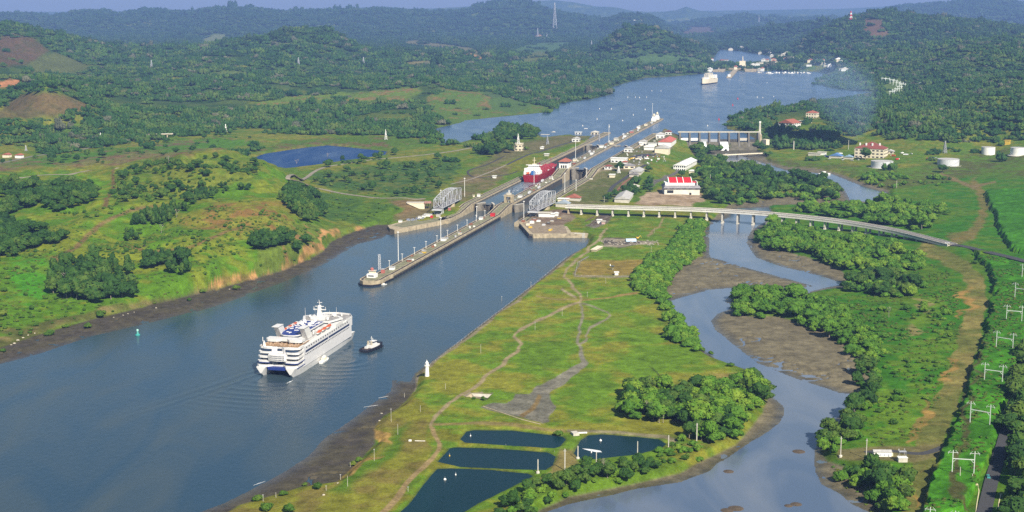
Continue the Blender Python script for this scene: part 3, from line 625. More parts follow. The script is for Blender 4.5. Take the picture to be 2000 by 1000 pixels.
def grid_mesh(name):
    nr, nc = GX.shape
    me = bpy.data.meshes.new(name)
    nv = nr * nc; nf = (nr - 1) * (nc - 1)
    me.vertices.add(nv); me.loops.add(nf * 4); me.polygons.add(nf)
    me.vertices.foreach_set("co", np.stack([GX.ravel(), GY.ravel(), GZ.ravel()], 1).ravel().astype(np.float32))
    i = np.arange(nv).reshape(nr, nc)
    q = np.stack([i[:-1, :-1], i[:-1, 1:], i[1:, 1:], i[1:, :-1]], -1).reshape(-1, 4)
    me.loops.foreach_set("vertex_index", q.ravel().astype(np.int32))
    me.polygons.foreach_set("loop_start", (np.arange(nf) * 4).astype(np.int32))
    me.polygons.foreach_set("use_smooth", np.ones(nf, bool))
    at_ = me.color_attributes.new("col", 'FLOAT_COLOR', 'POINT')
    at_.data.foreach_set("color", np.concatenate([COLR, WET[:, None]], 1).ravel().astype(np.float32))
    me.update(); me.validate()
    return me
gm = bpy.data.materials.new("ground"); gm.use_nodes = True
nt = gm.node_tree; b_ = nt.nodes["Principled BSDF"]
ca = nt.nodes.new("ShaderNodeVertexColor"); ca.layer_name = "col"
geo_ = nt.nodes.new("ShaderNodeNewGeometry")
def _noise(sc, det, lo, hi, rough=0.7):
    n = nt.nodes.new("ShaderNodeTexNoise"); n.inputs["Scale"].default_value = sc; n.inputs["Detail"].default_value = det; n.inputs["Roughness"].default_value = rough
    nt.links.new(geo_.outputs["Position"], n.inputs["Vector"])
    r = nt.nodes.new("ShaderNodeMapRange"); r.inputs[1].default_value = 0.3; r.inputs[2].default_value = 0.7; r.inputs[3].default_value = lo; r.inputs[4].default_value = hi
    nt.links.new(n.outputs[0], r.inputs[0]); return n, r
na, ra = _noise(0.11, 8, 0.58, 1.42)
nb, rb = _noise(0.7, 4, 0.72, 1.28)
mm = nt.nodes.new("ShaderNodeMath"); mm.operation = 'MULTIPLY'
nt.links.new(ra.outputs[0], mm.inputs[0]); nt.links.new(rb.outputs[0], mm.inputs[1])
vm_ = nt.nodes.new("ShaderNodeVectorMath"); vm_.operation = 'SCALE'
nt.links.new(ca.outputs[0], vm_.inputs[0]); nt.links.new(mm.outputs[0], vm_.inputs["Scale"])
nt.links.new(vm_.outputs[0], b_.inputs["Base Color"])
bp_ = nt.nodes.new("ShaderNodeBump"); bp_.inputs["Strength"].default_value = 0.5; bp_.inputs["Distance"].default_value = 1.2
nt.links.new(na.outputs[0], bp_.inputs["Height"]); nt.links.new(bp_.outputs[0], b_.inputs["Normal"])
rw_ = nt.nodes.new("ShaderNodeMapRange"); rw_.inputs[3].default_value = 0.95; rw_.inputs[4].default_value = 0.32; nt.links.new(ca.outputs[1], rw_.inputs[0]); nt.links.new(rw_.outputs[0], b_.inputs["Roughness"])
sw_ = nt.nodes.new("ShaderNodeMapRange"); sw_.inputs[3].default_value = 0.06; sw_.inputs[4].default_value = 0.55; nt.links.new(ca.outputs[1], sw_.inputs[0]); nt.links.new(sw_.outputs[0], b_.inputs["Specular IOR Level"])
tag(link("terrain", grid_mesh("terrain"), gm), "green canal country with hills, banks and mud flats", "terrain", kind="structure")

from mathutils.geometry import tessellate_polygon
def sheet(name, poly, z, mat, label, cat="water", kind="structure"):
    bm = bmesh.new()
    vs = [bm.verts.new((p[0], p[1], z)) for p in poly]
    for tri in tessellate_polygon([[Vector((p[0], p[1], 0)) for p in poly]]):
        bm.faces.new([vs[i] for i in tri])
    bm.normal_update()
    for f in bm.faces:
        if f.normal.z < 0: f.normal_flip()
    me = bpy.data.meshes.new(name); bm.to_mesh(me); bm.free()
    return tag(link(name, me, mat), label, cat, kind=kind)
W_CANAL = water_mat("canal_water", (.020, .048, .074), 0.16, 0.25, 0.30, tint=(.046, .066, .072))
W_RIVER = water_mat("river_water", (.080, .115, .175), 0.10, 0.10, 0.5, tint=(.150, .175, .215), spec=0.75)  # sky reflection painted into the body colour, paler and bluer than the water
W_LAKE = water_mat("lake_water", (.045, .088, .160), 0.22, 0.10, 0.35, tint=(.056, .104, .175), spec=0.5)
W_POND = water_mat("pond_water", (.003, .020, .026), 0.25, 0.12, 0.8, tint=(.005, .030, .036), spec=0.14)
W_BLUE = water_mat("blue_pond_water", (.004, .032, .120), 0.3, 0.06, 0.5, tint=(.006, .038, .135), spec=0.08)
big = lambda z, pts: [tuple(at(x, y, z)[:2]) for x, y in pts]
sheet("canal_water", [(-520, 560), (-90, 560), tuple(at(810, 775, 0)[:2]), tuple(at(845, 720, 0)[:2]), tuple(at(1170, 480, 0)[:2]), tuple(S(395, 160)[:2]), tuple(S(395, 52)[:2]), tuple(S(908, 52)[:2]), tuple(S(908, 0)[:2]), tuple(S(530, 0)[:2]), tuple(S(530, -52)[:2]), tuple(S(430, -52)[:2]), tuple(S(380, -120)[:2]), tuple(at(560, 500, 0)[:2]), tuple(at(200, 610, 0)[:2]), tuple(at(-300, 690, 0)[:2])], 0.0, W_CANAL, "blue grey canal water below the locks")
sheet("river_water", [(35, 560), (600, 560)] + big(0, [(1780, 940), (1720, 740), (1700, 560), (1540, 420), (1520, 396), (1760, 394), (1760, 360), (1640, 320), (1400, 290), (1360, 296), (1380, 330), (1400, 398), (1360, 440), (1330, 520), (1260, 570), (1300, 660), (1440, 740), (1440, 850), (1300, 905), (1080, 950), (900, 1045)]), 0.0, W_RIVER, "pale blue tidal river winding between mud flats")
sheet("lake_water", big(16, [(850, 290), (845, 250), (900, 236), (1080, 218), (1085, 200), (1180, 168), (1300, 140), (1390, 128), (1620, 128), (1650, 150), (1610, 166), (1740, 186), (1640, 208), (1440, 234), (1450, 258)]) + [(480, 2742), (342, 2742)] + big(16, [(1322, 262), (1300, 256)]) + [tuple(S(1470, 46)[:2]), tuple(S(1290, 46)[:2]), tuple(S(1290, -46)[:2]), tuple(S(1490, -46)[:2])] + big(16, [(1160, 270), (1060, 274), (960, 274)]), 16.0, W_LAKE, "open blue lake above the locks")
sheet("cut_water", big(24, [(1370, 118), (1400, 92), (1520, 104), (1530, 124), (1440, 130), (1385, 126)]), 24.0, W_LAKE, "grey blue cut leading away beyond the far lock")
sheet("blue_pond", big(15, [(470, 330), (470, 300), (600, 282), (770, 290), (770, 306), (560, 340)]), 15.0, W_BLUE, "deep blue pond behind the left bank hill")
for q, l in zip(PONDS, ("narrow dark settling pond by the round bush", "dark settling pond with a lighter half", "large dark settling pond cut by the picture's lower edge", "dark settling pond with a white foam streak")):
    a = np.array(wpoly(q, POND_Z)); c = a.mean(0); a = c + (a - c) * 1.03 + (a - c) / np.linalg.norm(a - c, axis=1)[:, None] * 1.5
    sheet("settling_pond", [tuple(p) for p in a], POND_Z, W_POND, l)
# lock chambers: left pair half full, right upper full
sheet("chamber_water", [tuple(S(532, -43.4)[:2]), tuple(S(532, -9)[:2]), tuple(S(1290, -9)[:2]), tuple(S(1290, -43.4)[:2])], 8.2, W_CANAL, "water of the half full chamber round the red tanker")
sheet("chamber_water", [tuple(S(905, 9)[:2]), tuple(S(905, 43.4)[:2]), tuple(S(1290, 43.4)[:2]), tuple(S(1290, 9)[:2])], 16.0, W_LAKE, "water of the full upper chamber")

# ------------------------------------------------------------------ vegetation
def ico(sub):
    bm = bmesh.new(); bmesh.ops.create_icosphere(bm, subdivisions=sub, radius=1.0)
    v = np.array([q.co[:] for q in bm.verts]); f = np.array([[w.index for w in q.verts] for q in bm.faces]); bm.free()
    return v, f
ICO = {k: ico(k) for k in (1, 2)}
def leaves_of(r, c, rad, n, size, low=-0.35):
    """small leaf quads spread through the shell of one lobe"""
    d = r.normal(size=(n, 3)); d /= np.linalg.norm(d, axis=1)[:, None]
    d = d[d[:, 2] > low]; n = len(d)
    p = c + d * rad * r.uniform(0.88, 1.16, (n, 1))
    nn = d * 0.9 + r.normal(size=(n, 3)) * 0.55 + np.array([0, 0, .25]); nn /= np.linalg.norm(nn, axis=1)[:, None]
    a = np.cross(nn, r.normal(size=(n, 3))); a /= np.linalg.norm(a, axis=1)[:, None]; b = np.cross(nn, a)
    s = size * r.uniform(0.6, 1.3, (n, 1)); a *= s; b *= s * 0.7
    return np.stack([p - a, p + b * .9, p + a, p - b * .9], 1)
def crown_np(seed, R, z0, z1, nb, nl, leaf, sub=2, flat=0.75):
    r = np.random.default_rng(seed); V, F, o = [], [], 0
    iv, jf = ICO[sub]
    for k in range(nb):
        if k == 0: c = np.array([0, 0, (z0 + z1) / 2]); rad = np.array([R * .72, R * .72, (z1 - z0) * .46])
        else:
            a = r.uniform(0, 2 * math.pi); q = R * r.uniform(.30, .86)
            rr = R * r.uniform(.22, .46)
            c = np.array([q * math.cos(a), q * math.sin(a), z0 + rr * flat * .9 + (z1 - z0 - 1.8 * rr * flat) * r.uniform(0.15, 1.0) * (1 - 0.45 * q / R)]); rad = np.array([rr, rr, rr * flat])
        vv = iv * (1 + r.normal(0, .10, (len(iv), 1))) * rad * 0.93 + c
        V.append(vv); F += [tuple(x + o) for x in jf]; o += len(vv)
        lq = leaves_of(r, c, rad, max(6, nl // nb), leaf)
        V.append(lq.reshape(-1, 3)); F += [tuple(o + 4 * i + j for j in range(4)) for i in range(len(lq))]; o += 4 * len(lq)
    return np.concatenate(V), F
def trunk_np(h, r0, seed, limbs=3, R=3.0):
    b = MB(); rr = random.Random(seed); t = Vector((0, 0, 0)); q = t.copy()
    for k in range(3):
        n = Vector((q.x + rr.uniform(-.25, .25), q.y + rr.uniform(-.25, .25), h * (k + 1) / 3)); b.tube(q, n, r0 * (1 - .22 * k), 6, r0 * (1 - .22 * (k + 1))); q = n
    for k in range(limbs):
        a = 2 * math.pi * (k + rr.random()) / limbs
        b.tube((0, 0, h * .62), (math.cos(a) * R * .5, math.sin(a) * R * .5, h * 1.12), r0 * .45, 5, r0 * .2)
    return b
def bare_np(h, seed):
    b = MB(); rr = random.Random(seed)
    def br(p, d, l, r, k):
        e = p + d * l; b.tube(p, e, r, 5, r * .6)
        if k:
            for i in range(3 if k > 1 else 4):
                nd = (d + Vector((rr.uniform(-1, 1), rr.uniform(-1, 1), rr.uniform(-.1, .7))) * .75).normalized(); br(e, nd, l * rr.uniform(.55, .8), r * .6, k - 1)
    br(Vector((0, 0, -.3)), Vector((rr.uniform(-.05, .05), rr.uniform(-.05, .05), 1)).normalized(), h * .48, h * .028, 3)
    return b
F_MANG = foliage_mat("mangrove_leaves", (.030, .090, .008), (.070, .158, .012), (.150, .225, .020))
F_DARK = foliage_mat("tree_leaves", (.012, .040, .008), (.030, .078, .010), (.085, .130, .018))
F_WOOD = foliage_mat("forest_leaves", (.011, .044, .010), (.032, .086, .015), (.095, .135, .026), scale=0.05)
F_BUSH = foliage_mat("bush_leaves", (.025, .068, .008), (.055, .115, .010), (.125, .155, .020))
BARK = M("bark", (.22, .19, .15), .9, .25, 1.5)
GREYBARK = M("bare_wood", (.30, .26, .22), .9, .2, 1.0)
def np_mesh(name, vf, mat):
    me = mesh_np(name, *vf); me.materials.append(mat); return me
PROTO = {}
def proto(kind, crowns, trunks): PROTO[kind] = (crowns, trunks)
proto("mangrove_tree", [np_mesh("mangrove_crown", crown_np(100 + i, 4.6, 0.2, 7.0, 16, 900, .60), F_MANG) for i in range(5)], [trunk_np(3.6, .28, i, 4, 3).mesh("trunk", BARK) for i in range(2)])
proto("broadleaf_tree", [np_mesh("tree_crown", crown_np(200 + i, 5.6, 2.8, 11.5, 17, 1000, .66), F_DARK) for i in range(5)], [trunk_np(6.6, .38, 20 + i, 4, 4).mesh("trunk", BARK) for i in range(2)])
proto("green_tree", [np_mesh("green_tree_crown", crown_np(300 + i, 5.2, 3.0, 11.0, 16, 900, .66), F_MANG) for i in range(4)], [trunk_np(6.4, .34, 30 + i, 4, 4).mesh("trunk", BARK) for i in range(2)])
proto("bush", [np_mesh("bush_crown", crown_np(400 + i, 2.9, 0.0, 3.8, 6, 320, .45), F_BUSH) for i in range(4)], None)
proto("slim_tree", [np_mesh("slim_tree_crown", crown_np(500 + i, 3.2, 2.0, 12.5, 9, 520, .6, flat=1.1), F_DARK) for i in range(4)], [trunk_np(7.0, .26, 40 + i, 3, 2).mesh("trunk", GREYBARK) for i in range(2)])
BARE = [bare_np(11, i).mesh("branches", GREYBARK) for i in range(3)]

# --- woods and scrub too many to count: one object each
def scatter(name, label, cat, P, rot, scl, idx, meshes):
    c = bpy.data.collections.new(name + "_kinds")
    for i, me in enumerate(meshes):
        c.objects.link(bpy.data.objects.new("%s_kind.%03d" % (name, i), me))
    me = bpy.data.meshes.new(name)
    me.vertices.add(len(P)); me.vertices.foreach_set("co", np.asarray(P, np.float32).ravel())
    for k, v, t in (("rot", rot, 'FLOAT'), ("scl", scl, 'FLOAT_VECTOR'), ("idx", idx, 'INT')):
        a = me.attributes.new(k, t, 'POINT'); a.data.foreach_set("vector" if t == 'FLOAT_VECTOR' else "value", np.asarray(v, np.int32 if t == 'INT' else np.float32).ravel())
    o = link(name, me); tag(o, label, cat, kind="stuff")
    ng = bpy.data.node_groups.new(name, 'GeometryNodeTree')
    ng.interface.new_socket("Geometry", in_out='INPUT', socket_type='NodeSocketGeometry'); ng.interface.new_socket("Geometry", in_out='OUTPUT', socket_type='NodeSocketGeometry')
    N = ng.nodes; gi = N.new("NodeGroupInput"); go = N.new("NodeGroupOutput")
    ip = N.new("GeometryNodeInstanceOnPoints"); ci = N.new("GeometryNodeCollectionInfo")
    ci.inputs["Collection"].default_value = c; ci.inputs["Separate Children"].default_value = True; ci.inputs["Reset Children"].default_value = True
    def attr(n, t):
        q = N.new("GeometryNodeInputNamedAttribute"); q.data_type = t; q.inputs["Name"].default_value = n; return q.outputs["Attribute"]
    cx = N.new("ShaderNodeCombineXYZ"); er = N.new("FunctionNodeEulerToRotation")
    L = ng.links.new
    L(attr("rot", 'FLOAT'), cx.inputs[2]); L(cx.outputs[0], er.inputs[0]); L(er.outputs[0], ip.inputs["Rotation"])
    L(attr("scl", 'FLOAT_VECTOR'), ip.inputs["Scale"]); L(attr("idx", 'INT'), ip.inputs["Instance Index"])
    ip.inputs["Pick Instance"].default_value = True
    L(ci.outputs[0], ip.inputs["Instance"]); L(gi.outputs[0], ip.inputs["Points"]); L(ip.outputs[0], go.inputs[0])
    md = o.modifiers.new("scatter", 'NODES'); md.node_group = ng
    return o
def inpoly(px, py, poly, pad=0):
    a = np.array(poly, float); out = np.zeros(px.shape, bool)
    m = (px > a[:, 0].min() - pad) & (px < a[:, 0].max() + pad) & (py > a[:, 1].min() - pad) & (py < a[:, 1].max() + pad)
    if m.any(): out[m] = sdist(px[m], py[m], poly) < pad
    return out
def field(y0, y1, sp, umax=0.40):
    """jittered points over the ground between two distances"""
    xs, ys = np.meshgrid(np.arange(-umax * y1, umax * y1, sp), np.arange(y0, y1, sp))
    x = xs.ravel() + rng.uniform(-.48, .48, xs.size) * sp; y = ys.ravel() + rng.uniform(-.48, .48, xs.size) * sp
    k = (np.abs(x / y) < umax) & (y > y0); x, y = x[k], y[k]
    z = G(x, y); px, py = proj(x, y, z)
    return x, y, z, px, py

# clearings in the far forest (photo pixels)
CLEAR = [[(500, 202), (560, 190), (640, 184), (720, 181), (800, 169), (860, 172), (900, 178), (960, 180), (1010, 198), (1095, 212), (1095, 224), (1000, 228), (900, 242), (862, 238), (830, 205), (780, 198), (640, 203), (520, 214)],
 [(-300, 222), (0, 215), (40, 186), (90, 178), (140, 190), (190, 212), (120, 228), (0, 238)], [(-300, 100), (0, 74), (30, 66), (70, 75), (100, 100), (185, 132), (130, 148), (60, 150), (-300, 160)], [(-20, 163), (20, 153), (45, 158), (40, 170), (0, 173)],
 [(390, 78), (420, 67), (450, 68), (440, 80), (395, 92)], [(410, 149), (440, 140), (490, 140), (495, 147), (450, 150)], [(215, 183), (250, 175), (280, 176), (280, 181), (230, 186)], [(390, 186), (430, 183), (425, 193), (400, 191)],
 [(770, 85), (810, 78), (860, 85), (930, 95), (950, 112), (890, 98), (800, 92)], [(905, 100), (945, 112), (940, 119), (910, 108)], [(780, 124), (830, 118), (860, 120), (840, 128), (790, 131)], [(1000, 97), (1040, 84), (1120, 82), (1115, 100), (1060, 106), (1000, 106)],
 [(1170, 122), (1230, 112), (1330, 110), (1390, 120), (1360, 129), (1250, 131)], [(1020, 113), (1050, 101), (1090, 110), (1090, 121), (1030, 126)], [(1720, 172), (1760, 150), (1775, 175), (1770, 187), (1730, 192)], [(1550, 108), (1600, 85), (1580, 102), (1560, 112)], [(1385, 112), (1520, 105), (1520, 128), (1385, 126)],
 [(1000, 182), (1035, 180), (1045, 190), (1010, 194)], [(1690, 36), (1730, 40), (1735, 70), (1705, 78), (1685, 60)], [(1340, 52), (1400, 54), (1400, 68), (1330, 70)], [(1040, 70), (1060, 66), (1068, 76), (1048, 78)], [(1560, 262), (1620, 245), (1600, 232), (1540, 258)],
 [(-300, 340), (0, 328), (130, 300), (270, 283), (400, 262), (480, 246), (560, 262), (480, 300), (440, 300), (230, 340), (0, 360)], [(480, 300), (560, 276), (640, 268), (760, 270), (850, 282), (960, 282), (1040, 268), (1180, 262), (1180, 300), (1000, 400), (500, 400)],
 [(1140, 400), (1180, 255), (1320, 255), (1340, 300), (1480, 290), (1640, 295), (1760, 270), (1830, 280), (2300, 275), (2300, 420), (1140, 420)],
 [(1640, 262), (1700, 258), (1740, 290), (1720, 320), (1640, 312)], [(1500, 228), (1600, 210), (1612, 232), (1520, 256), (1500, 250)], [(1560, 130), (1600, 126), (1660, 136), (1655, 148), (1600, 146), (1560, 140)]]
bx, by, bz, bpx, bpy_ = (np.concatenate(q) for q in zip(field(2350, 5200, 21), field(5200, 8600, 31), field(8600, 12500, 56), field(12500, 17500, 90)))
wz = np.zeros(bx.shape)
keep = np.ones(bx.shape, bool)
for q in CLEAR: keep &= ~(inpoly(bpx, bpy_, q) & (rng.random(bx.shape) < .97))
for (w, low, lev, bank, mudw), nm in zip(LEVELS[:6], 'cralub'):
    d = sdist(bx, by, low or w); keep &= d > (9 if nm in 'lu' else 4)
keep &= bpy_ < 345
keep &= (fbm(bx, by, 170, 3, 171) < .57) | (by > 4200) & (fbm(bx, by, 120, 2, 173) < .66) | (by > 7500) | (bpx > 1400)
keep &= ~(inpoly(bpx, bpy_, [(1475, 102), (1640, 106), (1658, 142), (1475, 142)]) & (rng.random(bx.shape) < .6))
s_, t_ = st_of(bx, by); keep &= ~((s_ > 300) & (s_ < 1560) & (np.abs(t_) < 175))
sg = np.where(by < 5200, 1.0, np.where(by < 8600, 1.5, np.where(by < 12500, 2.6, 4.0))) * rng.uniform(.6, 1.4, bx.shape)
k = keep
def clump_np(seed, n=8, R=11.5):
    r = np.random.default_rng(seed); V, F, o = [], [], 0
    for i in range(n):
        a = r.uniform(0, 6.28); q = R * math.sqrt(r.uniform(0, 1)); rr = r.uniform(3.6, 7.0); h = r.uniform(5.0, 12)
        v, f = crown_np(seed * 31 + i, rr, h * .15, h, 3, 60, 1.1, sub=1)
        v = v + np.array([q * math.cos(a), q * math.sin(a), -1.0]); V.append(v); F += [tuple(x + o for x in ff) for ff in f]; o += len(v)
    return np.concatenate(V), F
F_FAR = foliage_mat('far_canopy', (.009, .032, .011), (.020, .056, .016), (.048, .082, .024), scale=.02)
F_PALE = foliage_mat("pale_canopy", (.055, .070, .040), (.095, .105, .060), (.15, .15, .09))
CLUMPS = [np_mesh("forest_clump", clump_np(900 + i), F_WOOD) for i in range(7)] + [np_mesh("pale_clump", clump_np(950), F_PALE), np_mesh("bright_clump", clump_np(951), foliage_mat("bright_canopy", (.030, .080, .012), (.055, .120, .016), (.11, .16, .025)))] + [np_mesh("far_clump", clump_np(960 + i), F_FAR) for i in range(4)]
scatter("forest", "unbroken green forest covering the hills behind the canal", "forest", np.stack([bx, by, bz - .4], 1)[k], rng.uniform(0, 6.28, k.sum()), np.stack([sg, sg, sg * np.where(by < 8600, .95, .7) * rng.uniform(.6, 1.4, bx.shape) * np.where(rng.random(bx.shape) < .07, 1.6, 1)], 1)[k], np.where((rng.random(k.sum()) < .10) & (by[k] < 7500), rng.integers(7, 9, k.sum()), np.where(by[k] > 4200 + 3500 * rng.random(k.sum()), rng.integers(9, 13, k.sum()), rng.integers(0, 7, k.sum()))), CLUMPS)

